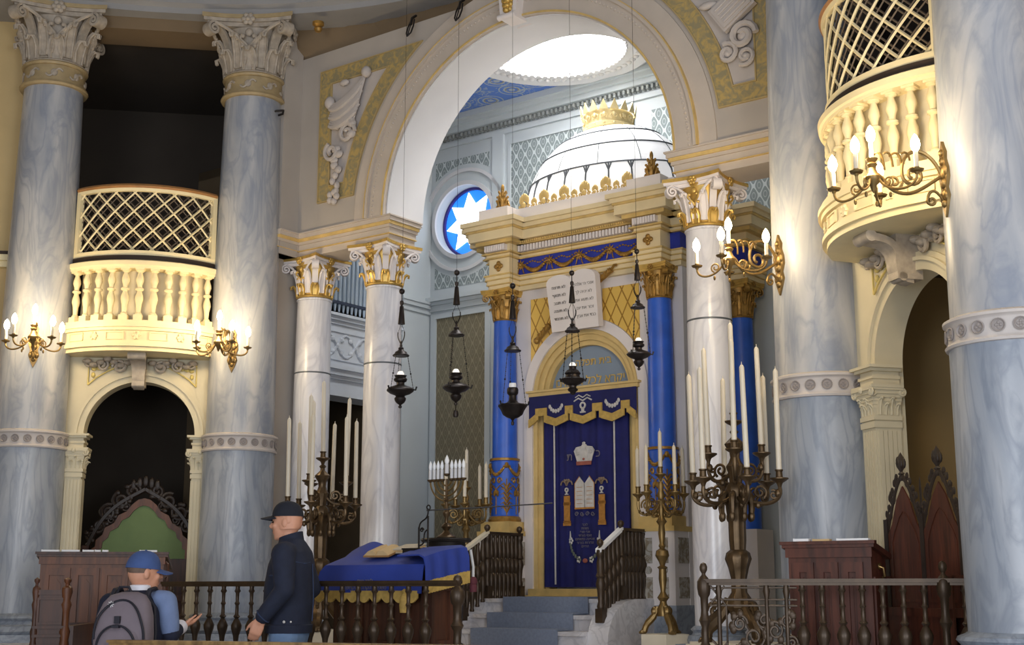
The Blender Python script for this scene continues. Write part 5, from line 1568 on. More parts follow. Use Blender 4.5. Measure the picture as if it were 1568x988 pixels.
hanging_lamp(978, 544, -.2, .185, 'dark oil lamp hanging before the ark\'s nearer blue column', 0, .2)

# ------------------------------------------------------------------ organ in the side gallery
org = thing('organ', 'organ front of pale pipes above a white carved gallery, between the two arch columns', 'organ', A.W(-3.05, 1.55, FL), A.ang)
TO = Tr(3.05, -1.55, -FL)
def OB(): return B(TO)
b = OB()
b.box(-3.30, -3.0, .84, 2.27, 3.20, 4.06)
for z0, z1, p in ((3.18, 3.24, .03), (3.24, 3.30, .015), (3.36, 3.40, .03), (3.40, 3.46, .06), (3.46, 3.50, .09), (3.96, 4.0, .02), (4.0, 4.04, .05), (4.04, 4.07, .08)):
    b.box(-3.30, -3.0+p, .84, 2.27, z0, z1)
gal = b.done('gallery_front', M_ORGANWHITE, org)
b = OB()
for i in range(5):
    w = .98+.28*i; r = .15
    for sg in (-1, 1):
        pts = [(-2.993, w-.14+.28*j/10, 3.73+sg*.12*sin(pi*j/10-pi/2 if False else pi*(j/10)-pi/2)) for j in range(11)]
        b.tube(pts, .016, 6)
        pts = [(-2.993, w-.14+.28*j/10, 3.73+sg*.12*cos(pi*j/10)) for j in range(11)]
        b.tube(pts, .012, 6)
    for q in range(4): b.ell((-2.99, w-.07+.14*(q % 2), 3.66+.14*(q//2)), (.015, .035, .030), 8, 6)
    b.ell((-2.988, w, 3.73), (.016, .026, .026), 8, 6)
b.box(-3.0, -2.985, .88, 2.2, 3.57, 3.585); b.box(-3.0, -2.985, .88, 2.2, 3.875, 3.89)
b.done('carved_tracery', M_ORGANWHITE, gal)
b = OB(); b.box(-3.07, -3.03, .84, 2.27, 4.20, 4.235)
b.done('pipe_rail', M_PIPEDARK, org)
for i in range(21):
    w = .88+.066*i; hgt = 1.15+.25*cos(i*.55)
    b = OB(); b.lathe([(.006, 4.07), (.012, 4.12), (.0275, 4.26), (.0275, 4.26+hgt), (.024, 4.26+hgt), (.024, 4.25+hgt), (0, 4.25+hgt)], 14, (-3.06, w, 0))
    pp = b.done('pipe', M_PIPE, org)
    b = OB(); b.lathe([(.008, 4.07), (.0185, 4.20), (.0195, 4.235), (.008, 4.236)], 12, (-3.06, w, 0)); b.done('foot', M_PIPEDARK, pp)
# ================================================================== FURNITURE ON THE PLATFORM
# --- reading desk with its cloths
DW, DU0, DU1, DWB = -1.69, -.13, .80, -1.34       # front plane, ends, back plane in arch coordinates
desk = thing('reading_desk', 'dark panelled reading desk under the blue cloth, behind the turned railing', 'desk', A.W(.33, -1.45, FL), A.ang)
TD = Tr(-.33, 1.45, -FL)
def DB(): return B(TD)
b = DB(); b.box(DU0+.03, DU1-.01, DW+.02, DWB, FL, 1.30)
body = b.done('body', M_WOOD, desk)
b = DB()
for i in range(3):
    u0 = DU0+.06+.295*i; b.frame(rect(u0, u0+.27, FL+.08, 1.18), rect(u0+.04, u0+.23, FL+.12, 1.14), DW, DW+.03)
b.frame([(-DWB-.02+0, 0)]*0 or rect(DW+.05, DWB-.05, FL+.08, 1.2), rect(DW+.10, DWB-.10, FL+.13, 1.15), -DU1-.01, -DU1+.02, RY)
b.done('panels', M_WOOD, desk)
b = DB(); b.prism([(DW-.02, 1.29), (DWB+.02, 1.40), (DWB+.02, 1.43), (DW-.02, 1.32)], -DU1-.02, -DU0-.0, RY); b.done('sloping_top', M_WOOD, desk)
# main cloth
cl = thing('desk_cloth', 'royal blue cloth with scalloped gold fringe over the desk front', 'cloth', A.W(.25, DW, 1.33), A.ang)
TCl = Tr(-.25, -DW, -1.33)
b = B(TCl); n = 40; rows = []
prof = [(DWB-.02, 1.455), (DWB+.02-.12, 1.42), (DW+.18, 1.385), (DW+.04, 1.348), (DW-.025, 1.325), (DW-.04, 1.28), (DW-.045, 1.2), (DW-.045, 1.13)]
def crow(i, off):
    t_ = i/n; out = []
    for j, (w, z) in enumerate(prof):
        u0 = DU0-.02-(.10*(max(0, j-4)/3)**.8); u1 = DU1-.03+(.035 if j > 3 else 0)
        u = u0+(u1-u0)*t_
        sag = .012*sin(t_*9+j*.7)*(j > 4)
        hump = .05*math.exp(-((t_-.16)/.14)**2)*(1 if j < 2 else .4 if j == 2 else 0)
        out.append((u, w-sag-off*(j > 3), z+hump+off))
    return out
top = [[b.v(p) for p in crow(i, .006)] for i in range(n+1)]; bot = [[b.v(p) for p in crow(i, 0)] for i in range(n+1)]
m = len(prof)
for i in range(n):
    for j in range(m-1):
        b.f([top[i][j], top[i][j+1], top[i+1][j+1], top[i+1][j]]); b.f([bot[i][j], bot[i+1][j], bot[i+1][j+1], bot[i][j+1]])
    b.f([top[i][0], top[i+1][0], bot[i+1][0], bot[i][0]]); b.f([top[i][m-1], bot[i][m-1], bot[i+1][m-1], top[i+1][m-1]])
for i in (0, n):
    for j in range(m-1): b.f([top[i][j], bot[i][j], bot[i][j+1], top[i][j+1]])
fab = b.done('fabric', M_CLOTH, cl)
b = B(TCl); x0, x1 = DU0-.10, DU1-.03; k = 9
for i in range(k):
    a0, a1 = x0+(x1-x0)*i/k, x0+(x1-x0)*(i+1)/k
    pts = [(a0, 1.15), (a0, 1.10)]+[(a0+(a1-a0)*j/8, 1.10-.035*sin(pi*j/8)) for j in range(1, 8)]+[(a1, 1.10), (a1, 1.15)]
    b.prism(pts, DW-.062, DW-.048)
b.done('fringe', M_FRINGE, cl)
for i, w in enumerate(('לזכר נצח', 'משפחת הקהלה הקדושה')):
    text_mesh(w, .04, MATS['muted_thread2'], cl, TCl @ Tr(.28, DW-.064, 1.215-.045*i), 'embroidered_text', .0015)
# tassel at the cloth's corner
b = B(TCl); b.lathe([(.03, .0), (.035, .05), (.03, .10), (.012, .13), (.02, .15), (0, .165)], 12, (DU1-.14, DW-.07, 1.0)); b.done('tassel', M_FRINGE, cl)
# second cloth hanging over the end of the desk
c2 = thing('end_cloth', 'second blue cloth with a straight gold fringe hung over the desk end', 'cloth', A.W(DU1, -1.45, 1.40), A.ang)
TC2 = Tr(-DU1, 1.45, -1.40)
b = B(TC2); rows = []
for i in range(17):
    w = DW-.06+(DWB+.12-DW)*i/16; zt = 1.395+.075*(i/16)+.015*sin(pi*i/16)
    rip = .010*sin(i*1.3)
    rows.append([(DU1-.22, w, zt+.0), (DU1-.02, w, zt+.004), (DU1+.03, w, zt-.015), (DU1+.045+rip, w, zt-.08), (DU1+.05+rip, w, zt-.20), (DU1+.042+rip, w, zt-.20), (DU1+.036+rip, w, zt-.08), (DU1+.02, w, zt-.025), (DU1-.02, w, zt-.006), (DU1-.22, w, zt-.010)])
b.loft(rows); b.done('fabric', M_CLOTH, c2)
b = B(TC2)
for i in range(16):
    w0 = DW-.06+(DWB+.12-DW)*i/16; w1 = DW-.06+(DWB+.12-DW)*(i+1)/16; z = 1.385+.075*((i+.5)/16)-.20
    b.box(DU1+.036, DU1+.062, w0, w1, z-.055, z+.03)
b.done('fringe', M_FRINGE, c2)
b = B(TC2); b.tube([(DU1+.05, DWB+.08, 1.44), (DU1+.06, DWB+.10, 1.32), (DU1+.06, DWB+.10, 1.24)], .010, 6); b.done('cord', M_SILVER, c2)
b = B(TC2); b.ell((DU1+.06, DWB+.10, 1.215), (.03, .03, .035), 10, 8); b.lathe([(.025, 1.14), (.028, 1.18), (.02, 1.2)], 10, (DU1+.06, DWB+.10, 0)); b.done('tassel', mat('maroon_tassel', srgb(84, 34, 44), .8, 0, .1, 20), c2)
# books and box on the desk
def on_desk(u, w): return 1.325+(w-(DW-.02))*(.11/(DWB-DW+.04))+.035
def book(u, w, wd, dp, th, rz, m, label, cat='book', open_=False):
    p = A.W(u, w, on_desk(u, w)+.0)
    t = thing('open_book' if open_ else 'book', label, cat, p, A.ang+rz)
    tilt = Matrix.Rotation(atan2(.11, DWB-DW+.04), 4, 'X')
    if open_:
        b = B(tilt); b.box(-wd/2, wd/2, -dp/2, dp/2, 0, .012); b.done('cover', m, t)
        b = B(tilt)
        for s in (-1, 1):
            pts = [(0, .012), (s*wd*.1, .012+th), (s*wd*.3, .012+th*.9), (s*wd*.48, .014), (s*wd*.48, .012)]
            b.prism(pts, -dp*.47, dp*.47)
        b.done('pages', mat('aged_pages', srgb(196, 168, 122), .8, 0, .06, 12), t)
    else:
        b = B(tilt); b.box(-wd/2, wd/2, -dp/2, dp/2, 0, .006); b.box(-wd/2, wd/2, -dp/2, dp/2, th-.006, th); b.box(-wd/2, -wd/2+.006, -dp/2, dp/2, 0, th); b.done('cover', m, t)
        b = B(tilt); b.box(-wd/2+.006, wd/2-.008, -dp/2+.006, dp/2-.006, .006, th-.006); b.done('pages', mat('aged_pages', srgb(196, 168, 122), .8, 0, .06, 12), t)
book(.24, -1.52, .22, .20, .035, .15, mat('tan_cover', srgb(150, 112, 66), .7, 0, .1, 10), 'open tan book lying on the blue desk cloth', 'book', True)
book(.42, -1.44, .22, .16, .03, -.1, mat('pale_cover', srgb(190, 180, 160), .7, 0, .05, 10), 'closed pale book on the blue cloth between the tan book and the black box')
t = thing('black_box', 'small black box on the blue cloth, at the foot of the iron scroll arm', 'box', A.W(.56, -1.56, on_desk(.56, -1.56)), A.ang)
b = B(); b.box(-.055, .055, -.05, .05, 0, .035); b.box(-.06, .06, -.055, .055, .035, .045); b.done('case', M_IRON, t)
# wrought iron swing arm
t = thing('iron_swing_arm', 'black wrought-iron scroll bracket with a long thin rod, rising beside the desk books', 'bracket', A.W(.53, -1.46, 1.38), A.ang)
b = B()
S = lambda pts: [Vector((x, 0, z)) for x, z in pts]
b.tube(S([(0.0, 0), (0, .22)]), .008, 6); b.tube(S([(.085, 0), (.085, .28), (.085, .30)]), .007, 6)
b.tube(S(bez((0, .20), (0, .30), (.085, .24), (.085, .34), 10)), .006, 6)
b.tube(S(spiral((.045, .045), .035, .008, -1.5, 1.5, 20)), .006, 6)
b.tube(S(spiral((.028, .20), .018, .004, 0, 1.4, 16)), .005, 6); b.tube(S(bez((.01, .09), (.08, .10), (.02, .17), (.075, .2), 10)), .006, 6)
b.tube(S([(0, .01), (.085, .01)]), .008, 6)
b.done('scroll_bracket', M_IRON, t)
b = B(); b.tube(S([(.085, .335), (.085, .345)]), .012, 8); b.tube([(.085, 0, .34), (.45, .22, .36), (.86, .46, .385)], .005, 6); b.tube(S(spiral((.085, .36), .02, .012, -1.5, 1, 14)), .005, 6); b.done('rod', M_IRON, t)
# --- round stand and electric menorah
P = A.W(.26, -.82, FL)
t = thing('round_stand', 'black round stand with a wide flat top behind the blue-draped desk', 'stand', P, A.ang)
ZS = 1.545-FL
b = B(); b.lathe([(.16, 0), (.17, .05), (.12, .08), (.135, .3), (.135, ZS-.09), (.15, ZS-.03), (.19, ZS-.028), (.20, ZS-.012), (.19, ZS), (0, ZS)], 40); b.done('drum', M_IRON, t)
t = thing('electric_menorah', 'dark electric menorah with unlit white flame bulbs on the round black stand', 'menorah', A.W(.26, -.82, 1.545), A.ang-.02)
b = B(); b.lathe([(.075, 0), (.078, .012), (.05, .03), (.03, .045), (.02, .06), (.03, .075), (.045, .09), (.03, .105), (.015, .12), (.014, .16), (.028, .18), (.03, .20), (.014, .22), (.012, .28), (.024, .295), (.012, .31), (.010, .46)], 20); b.done('stem', M_BRONZE, t)
bz = B(); bz.lathe([(.017, 0), (.017, .075), (.012, .078)], 12); SLEEVE = bz.mesh('sleeve', M_WHITE)
bz = B(); bz.lathe([(.011, 0), (.018, .015), (.019, .03), (.012, .052), (0, .075)], 12); OFFBULB = bz.mesh('bulb', M_BULBOFF)
pz = B(); pz.lathe([(.008, -.02), (.022, -.012), (.026, 0), (.018, .002), (0, .002)], 12); PANM = pz.mesh('pan', M_BRONZE)
for i, r in enumerate((.05, .09, .13, .17)):
    for sg in (-1, 1):
        b = B(); b.tube([Vector((sg*r*sin(q), 0, .455-r*.98+r*.98*(1-cos(q)))) for q in [pi/2*j/12 for j in range(13)]], .007, 6)
        arm = b.done('arm', M_BRASS, t)
        place(PANM, 'pan', arm, (sg*r, 0, .46)); place(SLEEVE, 'sleeve', arm, (sg*r, 0, .46), (0, 0, 0), (.8, .8, 1)); place(OFFBULB, 'bulb', arm, (sg*r, 0, .535), (0, 0, 0), (.8, .8, 1))
place(PANM, 'pan', t, (0, 0, .50)); place(SLEEVE, 'sleeve', t, (0, 0, .50)); place(OFFBULB, 'bulb', t, (0, 0, .575))

# --- iron railings along the platform edge
ZR = .30
bal = B()
bal.box(-.02, .02, -.02, .02, 0, .04)
bal.lathe([(.018, .04), (.03, .06), (.018, .09), (.014, .14), (.020, .22), (.034, .28), (.026, .33), (.016, .35), (.026, .365), (.016, .38), (.014, .46), (.022, .53), (.038, .58), (.040, .605), (.024, .64), (.014, .655), (.026, .67), (.014, .685), (.012, .75), (.020, .765), (.012, .78), (.014, .84), (.024, .855), (.016, .87), (.018, .90)], 12)
BAL_ME = bal.mesh('baluster', M_RAIL)
po = B(); po.box(-.05, .05, -.05, .05, 0, .10)
po.lathe([(.045, .10), (.05, .13), (.03, .16), (.028, .30), (.05, .38), (.058, .44), (.04, .50), (.03, .53), (.045, .55), (.03, .57), (.028, .66), (.05, .70), (.034, .73), (.030, .76), (.034, .84), (.05, .86), (.058, .90), (.056, .94), (.036, .965), (.018, .98), (.016, .99), (.032, 1.01), (.034, 1.03), (.024, 1.05), (0, 1.06)], 16)
POST_ME = po.mesh('post', M_RAIL)
def railing(p0, p1, n, label, posts, top=.895, pscale=(.72, .72, .965)):
    d = Vector((p1[0]-p0[0], p1[1]-p0[1])); ln = d.length; rz = atan2(d.y, d.x)
    t = thing('iron_railing', label, 'railing', (p0[0], p0[1], ZR), rz, 'turned iron railings at the platform edge')
    b = B(); b.box(0, ln, -.032, .032, top, top+.022); b.box(0, ln, -.02, .02, top-.016, top); b.done('top_rail', M_RAIL, t)
    b = B(); b.box(0, ln, -.025, .025, .0, .03); b.done('bottom_rail', M_RAIL, t)
    for k in posts: place(POST_ME, 'post', t, (ln*k, 0, 0), (0, 0, 0), pscale)
    return t, ln
t, ln = railing((RAIL_L0.x, RAIL_L0.y), (RAIL_L1.x, RAIL_L1.y), 18, 'dark turned railing running behind the standing man and before the blue-draped desk', (.995,), .895, (.85, .85, .90))
for i in range(18): place(BAL_ME, 'baluster', t, (.09+(ln-.16)*i/18.4, 0, 0), (0, 0, 0), (1, 1, .99))
t, ln = railing((1.165, 8.15), (2.64, 7.59), 14, 'dark railing with a scrolled panel passing before the mahogany lectern', (0., .88,), .90)
# scrolled panel
b = B()
for x in (.10, .42, .55):
    b.lathe([(.014, .0), (.016, .3), (.026, .45), (.03, .5), (.016, .53), (.014, .8), (.024, .85), (.014, .9)], 10, (x, 0, 0))
for z in (.87, .80, .765): b.tube([(.04, 0, z), (.62, 0, z)], .006, 6)
P2 = lambda pts: [Vector((x, 0, z)) for x, z in pts]
b.tube(P2([(.045, .88), (.12, .80), (.12, .80), (.15, .765), (.15, .55), (.05, .45)]), .007, 6); b.tube(P2([(.05, .78), (.14, .88)]), .007, 6); b.tube(P2([(.05, .56), (.15, .46)]), .007, 6)
b.tube(P2([(.05, .36), (.15, .46), (.15, .70)]), .007, 6)
rr_ = random.Random(3)
for cx, cz, r, a, f in ((.235, .66, .055, 0, 1), (.33, .58, .075, 1, -1), (.26, .50, .05, 2, 1), (.47, .62, .06, 3, -1), (.49, .48, .07, 0, 1), (.36, .44, .05, 1, 1), (.24, .38, .06, 4, -1), (.58, .55, .04, 2, -1), (.40, .68, .05, 2.5, 1), (.55, .68, .045, .5, -1)):
    b.tube(P2(spiral((cx, cz), r, r*.2, a, 1.6, 24, f)), .009, 6)
    for q in range(4):
        an = rr_.uniform(0, 6.3); b.ell((cx+r*cos(an), 0, cz+r*sin(an)), (.024, .012, .030), 7, 5)
sp = b.done('scroll_panel', M_RAIL, t); sp.scale = (.9, 1, 1)
for i in range(7): place(BAL_ME, 'baluster', t, (.588+.115*i, 0, 0))
place(BAL_ME, 'baluster', t, (1.50, 0, 0))

# --- wooden lecterns
def lectern(pos, rz, wd, dp, h, m, label, npan, slope, name='lectern'):
    t = thing(name, label, 'lectern', (pos[0], pos[1], FL), rz)
    b = B(); b.prism([(-dp/2, 0), (dp/2, 0), (dp/2, h-.04-slope), (-dp/2, h-.04)], -wd/2, wd/2, RY); b.done('body', m, t)
    b = B()
    b.prism([(-dp/2-.03, h-.04), (dp/2+.03, h-.04-slope), (dp/2+.03, h-.005-slope), (-dp/2-.03, h-.005)], -wd/2-.03, wd/2+.03, RY)
    b.prism([(-dp/2-.045, h-.02), (-dp/2+.0, h-.02), (-dp/2, h), (-dp/2-.045, h)], -wd/2-.04, wd/2+.04, RY)
    b.done('sloping_top', M_WOOD if m is not M_WOODRED else M_WOODRED, t)
    for i in range(npan):
        x0 = -wd/2+.03+(wd-.06)*i/npan; x1 = x0+(wd-.06)/npan-.02
        zt = h-.13
        b = B(); b.frame(rect(x0, x1, .06, zt), rect(x0+.045, x1-.045, .12, zt-.06), -dp/2-.016, -dp/2+.002)
        b.prism([(x0+.07, .15), (x1-.07, .15), (x1-.07, zt-.13), ((x0+x1)/2, zt-.09), (x0+.07, zt-.13)], -dp/2-.006, -dp/2+.002); b.done('front_panel', m, t)
    b = B(); b.box(-wd/2-.02, wd/2+.02, -dp/2-.02, dp/2+.02, 0, .06); b.done('plinth', m, t)
    b = B(); b.box(-wd/2-.012, wd/2+.012, -dp/2-.02, -dp/2, h-.10, h-.04); b.done('frieze_board', m, t)
    b = B(); b.frame(rect(-dp/2+.03, dp/2-.03, .10, h-.22), rect(-dp/2+.08, dp/2-.08, .15, h-.28), -wd/2-.012, -wd/2+.002, RY); b.done('side_panel', m, t)
    return t
# mahogany lectern before the right bay
LRZ = radians(-33)
LP = (2.045, 8.42)
t = lectern(LP, LRZ, .53, .28, 1.455-FL, M_WOODRED, 'mahogany lectern with sloping top at the foot of the tall grey column', 3, .07)
b = B(); b.tube([(.275, -.02, .62), (.30, -.02, .61), (.30, .0, .56), (.28, .02, .55)], .007, 6); b.lathe([(.02, 0), (.02, .01), (0, .012)], 12, (0, 0, 0), Tr(.268, 0, .62) @ Matrix.Rotation(pi/2, 4, 'Y')); b.done('handle', M_BRASS, t)
TL = Tr(LP[0], LP[1], 1.45) @ Rz(LRZ)
def booklet(T, x, y, wd, dp, th, m, label, name='booklet'):
    o = B(); o.box(-wd/2, wd/2, -dp/2, dp/2, 0, th); o.box(-wd/2, -wd/2+.004, -dp/2-.001, dp/2+.001, -.0, th+.002)
    ob = o.done(name, m); ob.location = T @ Vector((x, y, 0)); ob.rotation_euler = (0, 0, T.to_euler().z); tag(ob, label, 'booklet')
booklet(TL, -.17, -.138, .10, .05, .022, M_PAPER, 'small white booklet on the mahogany lectern, the end farther from the bench')
booklet(TL, -.04, -.138, .11, .05, .018, mat('aged_pages', srgb(196, 168, 122), .8, 0, .06, 12), 'tan booklet between white booklets on the mahogany lectern')
booklet(TL, .16, -.135, .20, .05, .018, M_PAPER, 'wide white booklet at the corner of the mahogany lectern')
# brown lectern before the left bay
LP2 = (L.W(.02, -1.62).x, L.W(.02, -1.62).y)
t = lectern(LP2, L.ang, .98, .40, 1.46-FL, M_WOOD2, 'broad brown panelled lectern in front of the dark arched doorway', 4, .10, 'broad_lectern')
b = B(); b.tube([(.50, -.19, .60), (.525, -.20, .62), (.525, -.20, .68), (.50, -.19, .70)], .012, 6); b.ell((.52, -.20, .55), (.018, .018, .03), 8, 6); b.done('carved_bracket', M_WOOD, t)
TL2 = Tr(LP2[0], LP2[1], 1.46) @ Rz(L.ang)
for i, (x, wd) in enumerate(((-.42, .14), (-.26, .14), (-.12, .09), (-.045, .045), (.015, .045), (.36, .14))):
    names = ('wide white booklet at the end of the broad brown lectern nearest the picture edge', 'second white booklet along the broad brown lectern', 'third white booklet along the broad brown lectern', 'fourth and small white booklet on the broad brown lectern', 'fifth and small white booklet on the broad brown lectern, by the blue cap', 'white booklet alone past the blue cap on the broad brown lectern')
    booklet(TL2, x, -.19, wd, .04, .016, M_PAPER, names[i])

# --- carved bench with green back in the left doorway
GP = L.W(.02, .86, FL)
t = thing('carved_settle', 'dark carved settle with scalloped green upholstered back inside the arched doorway', 'settle', GP, L.ang)
hw = .56
def ogee(s_, zt, zb, w):   # scalloped gable outline
    half = [(w, zb), (w, zb+.10), (w*.93, zb+.12), (w*.92, zb+.19), (w*.80, zb+.24), (w*.76, zb+.31), (w*.58, zb+.36), (w*.50, zb+.44), (w*.34, zb+.48), (w*.24, zb+.55), (w*.12, zb+.60), (0, zb+.615)]
    return half+[(-x, z) for x, z in half[-2::-1]]
ZB = .78
back = ogee(1, 0, ZB, .50)
inner = [(x*.86, ZB+(z-ZB)*.88) for x, z in back]
b = B(); b.prism(inner, .012, .03); b.done('green_panel', M_GREEN, t)
b = B(); b.frame(back, inner, -.01, .05); b.done('frame', M_WOOD2, t)
b = B(); b.box(-hw, hw, .0, .06, 0, ZB); b.box(-hw, hw, -.50, .0, .36, .42); b.box(-hw, hw, -.46, -.42, 0, .36); b.done('seat', M_WOOD, t)
for s in (-1, 1):
    b = B(); b.box(s*hw-.035, s*hw+.035, -.02, .07, 0, .91); b.box(s*hw-.03, s*hw+.03, -.5, .02, .62, .67); b.box(s*hw-.03, s*hw+.03, -.5, -.44, 0, .62); b.done('end_post', M_WOOD, t)
b = B(Tr(0, 0, -.25)); rnd = random.Random(11)
for s in (-1, 1):
    for cx, cz, r, a in ((.44, 1.36, .075, 0), (.36, 1.50, .085, 2), (.24, 1.62, .085, 1), (.12, 1.72, .075, 3), (.52, 1.26, .05, 1), (.18, 1.56, .05, 0), (.32, 1.42, .05, 4)):
        b.tube([Vector((s*x, .02, z)) for x, z in spiral((cx, cz), r, r*.2, a, 1.6, 22, s)], r*.26, 7)
        for q in range(3):
            an = rnd.uniform(0, 6.3); b.ell((s*(cx+r*cos(an)), .02, cz+r*sin(an)), (.035, .03, .03), 7, 5)
    b.tube(bez((s*.54, .02, 1.16), (s*.40, .02, 1.56), (s*.2, .02, 1.62), (0, .02, 1.74), 14), .03, 6)
for q in range(-2, 3): b.ell((.06*q, .02, 1.82-.02*abs(q)), (.03, .025, .065), 8, 6)
b.done('carved_crest', M_CARVED, t)

# --- carved double bench in the right bay
BP = R.W(.02, .025, FL)
t = thing('carved_bench', 'dark carved double-gabled bench back with leafy finials inside the nearer arched doorway', 'bench', BP, R.ang)
t.scale = (.71, .20, .84)
for k in (-1, 1):
    c = k*.29
    gb = [(c-.28, 0), (c+.28, 0), (c+.28, .98), (c+.20, 1.06), (c+.10, 1.24), (c, 1.34), (c-.10, 1.24), (c-.20, 1.06), (c-.28, .98)]
    b = B(); b.prism(gb, .0, .05)
    ip = [(c-.20, .5), (c+.20, .5), (c+.20, .92), (c+.16, .99), (c+.06, 1.11), (c, 1.15), (c-.06, 1.11), (c-.16, .99), (c-.20, .92)]
    op = [(c+(x-c)*1.16, .5+(z-.5)*1.035-.02) for x, z in ip]
    b.frame(op, ip, -.02, .0); b.done('gabled_panel', M_WOODRED, t)
    b = B(); rnd = random.Random(20+k)
    for s in (-1, 1):
        b.tube(bez((c+s*.30, .02, .98), (c+s*.22, .02, 1.12), (c+s*.12, .02, 1.36), (c, .02, 1.42), 12), .024, 6)
        for cx, cz, r, a in ((.24, 1.14, .05, 0), (.17, 1.26, .055, 1), (.09, 1.37, .045, 2), (.28, 1.05, .04, 3)):
            b.tube([Vector((c+s*x, .02, z)) for x, z in spiral((cx, cz), r, r*.2, a, 1.5, 18, s)], r*.3, 6)
            b.ell((c+s*cx, .02, cz+r), (.03, .028, .026), 7, 5); b.ell((c+s*(cx+r), .02, cz), (.022, .025, .03), 7, 5)
    b.lathe([(.02, 1.38), (.035, 1.40), (.02, 1.42), (.05, 1.435), (.02, 1.45), (.06, 1.49), (.07, 1.52), (.03, 1.57), (.0, 1.60)], 10, (c, .02, 0), flute=(.18, 5))
    for q in range(5):
        a = 2*pi*q/5; b.ell((c+.05*cos(a), .02+.03*sin(a), 1.51+.02*(q % 2)), (.03, .05, .04), 7, 5)
    b.done('carved_crest', M_CARVED, t)
b = B(); b.lathe([(.012, 1.10), (.02, 1.3), (.012, 1.36), (0, 1.40)], 8, (0, .02, 0)); b.box(-.03, .03, -.03, .05, 0, 1.12)
for s in (-1, 1): b.box(s*.59-.03, s*.59+.03, -.04, .06, 0, 1.10)
b.done('stiles', M_CARVED, t)
b = B(); b.box(-.60, .60, -.48, .0, .38, .44); b.box(-.6, .6, -.44, -.40, 0, .38)
for s in (-1, 1): b.box(s*.58-.03, s*.58+.03, -.48, -.42, 0, .66); b.box(s*.58-.03, s*.58+.03, -.48, .0, .62, .67)
b.done('seat', M_WOODRED, t)

# --- carved pew end by the left edge
def at(px, py, Y):
    a = (px-784)/F_PX; bb = (494-py)/F_PX
    d = Vector((a, cos(PITCH)-bb*sin(PITCH), sin(PITCH)+bb*cos(PITCH))); return Vector((0, 0, EYE))+d*(Y/d.y)
q = at(82, 900, 9.75)
t = thing('carved_pew_end', 'dark carved pew end with knobbed posts beside the broad brown lectern', 'pew', (q.x, q.y, 0), .12)
H = 1.17
b = B(); b.box(-.12, .10, -.02, .02, .0, H-.02); b.box(-.13, .11, -.03, .03, H-.05, H-.015)
for z in (.75, .82, .88): b.box(-.125, .105, -.035, .035, z, z+.02)
b.frame(rect(-.10, .08, .91, 1.10), rect(-.085, .065, .925, 1.085), -.032, -.02); b.done('panel', M_WOOD, t)
for x, big in ((-.115, False), (.10, True)):
    b = B(Tr(x, -.01, 0)); r = .03 if big else .022
    b.lathe([(r, 0), (r, .7), (r*1.4, .74), (r, .80), (r*1.3, .86), (r*.8, .90), (r*.9, 1.0), (r*1.3, 1.05), (r*.9, 1.08), (r*1.35, 1.14), (r*1.2, H), (r*.5, H+.015), (r*.5, H+.03), (r*.9, H+.045), (r*.9, H+.06), (0, H+.075)], 14); b.done('post', M_WOOD if not big else M_WOOD2, t)
b = B(); b.box(.10, .16, -.01, .9, .0, .9); b.box(-.3, .16, .9, .95, 0, .9); b.done('pew_side', M_WOOD, t)

# --- foreground pew
F0, F1 = at(172, 981, 8.15), at(760, 992, 7.35)
d = Vector((F1.x-F0.x, F1.y-F0.y, 0)); ln = d.length; rz = atan2(d.y, d.x)
pew = thing('wooden_pew', 'plain oak pew whose top rail runs along the bottom edge below both men', 'pew', (F0.x, F0.y, 0), rz)
PH = F0.z
b = B(); b.box(0, ln, -.035, .035, PH-.05, PH); b.box(-.01, ln, -.045, .045, PH-.012, PH+.004); b.done('top_rail', M_PEW, pew)
b = B(); b.box(.03, ln-.03, -.015, .015, .34, PH-.05); b.done('back', M_PEW, pew)
b = B(); b.box(.02, ln-.02, .03, .46, .42, .46); b.box(.02, ln-.02, .40, .43, .0, .42); b.done('seat', M_PEW, pew)
for x in (.0, ln/2, ln-.05):
    b = B(); b.box(x, x+.05, -.035, .035, 0, PH-.04); b.box(x, x+.05, .03, .46, 0, .42); b.done('end_frame', M_PEW, pew)
# ================================================================== PEOPLE
def ering(cx, cy, z, rx, ry, n=28, p=2.3, tilt=0.):
    out = []
    for i in range(n):
        a = 2*pi*i/n; c, s = cos(a), sin(a); k = (abs(c)**p+abs(s)**p)**(-1/p)
        x, y = rx*k*c, ry*k*s; out.append((cx+x, cy+y, z+x*tilt))
    return out
def fused(b, name, m, parent, voxel, iters=3, fac=.5):
    """close the collected shapes into one continuous skin"""
    me = b.mesh(name, m, 0); o = bpy.data.objects.new(name, me); COL.objects.link(o)
    r = o.modifiers.new('r', 'REMESH'); r.mode = 'VOXEL'; r.voxel_size = voxel; r.use_smooth_shade = True
    s = o.modifiers.new('s', 'SMOOTH'); s.factor = fac; s.iterations = iters
    bpy.context.view_layer.update()
    nm = bpy.data.meshes.new_from_object(o.evaluated_get(bpy.context.evaluated_depsgraph_get()))
    bpy.data.objects.remove(o); bpy.data.meshes.remove(me)
    nm.name = name
    nm.materials.clear(); nm.materials.append(m)
    for p in nm.polygons: p.use_smooth = True; p.material_index = 0
    o = bpy.data.objects.new(name, nm); COL.objects.link(o); o.parent = parent
    return o
def limb(b, pts, rs, seg=14, sub=6):
    P = [Vector(p) for p in pts]; out = []; ro = []
    for i in range(len(P)-1):
        for j in range(sub):
            t = j/sub; out.append(P[i].lerp(P[i+1], t)); ro.append(rs[i]+(rs[i+1]-rs[i])*t)
    out.append(P[-1]); ro.append(rs[-1])
    b.tube(out, ro, seg)
    for p, r in zip(P, rs): b.ell(tuple(p), r*.99, seg, 8)
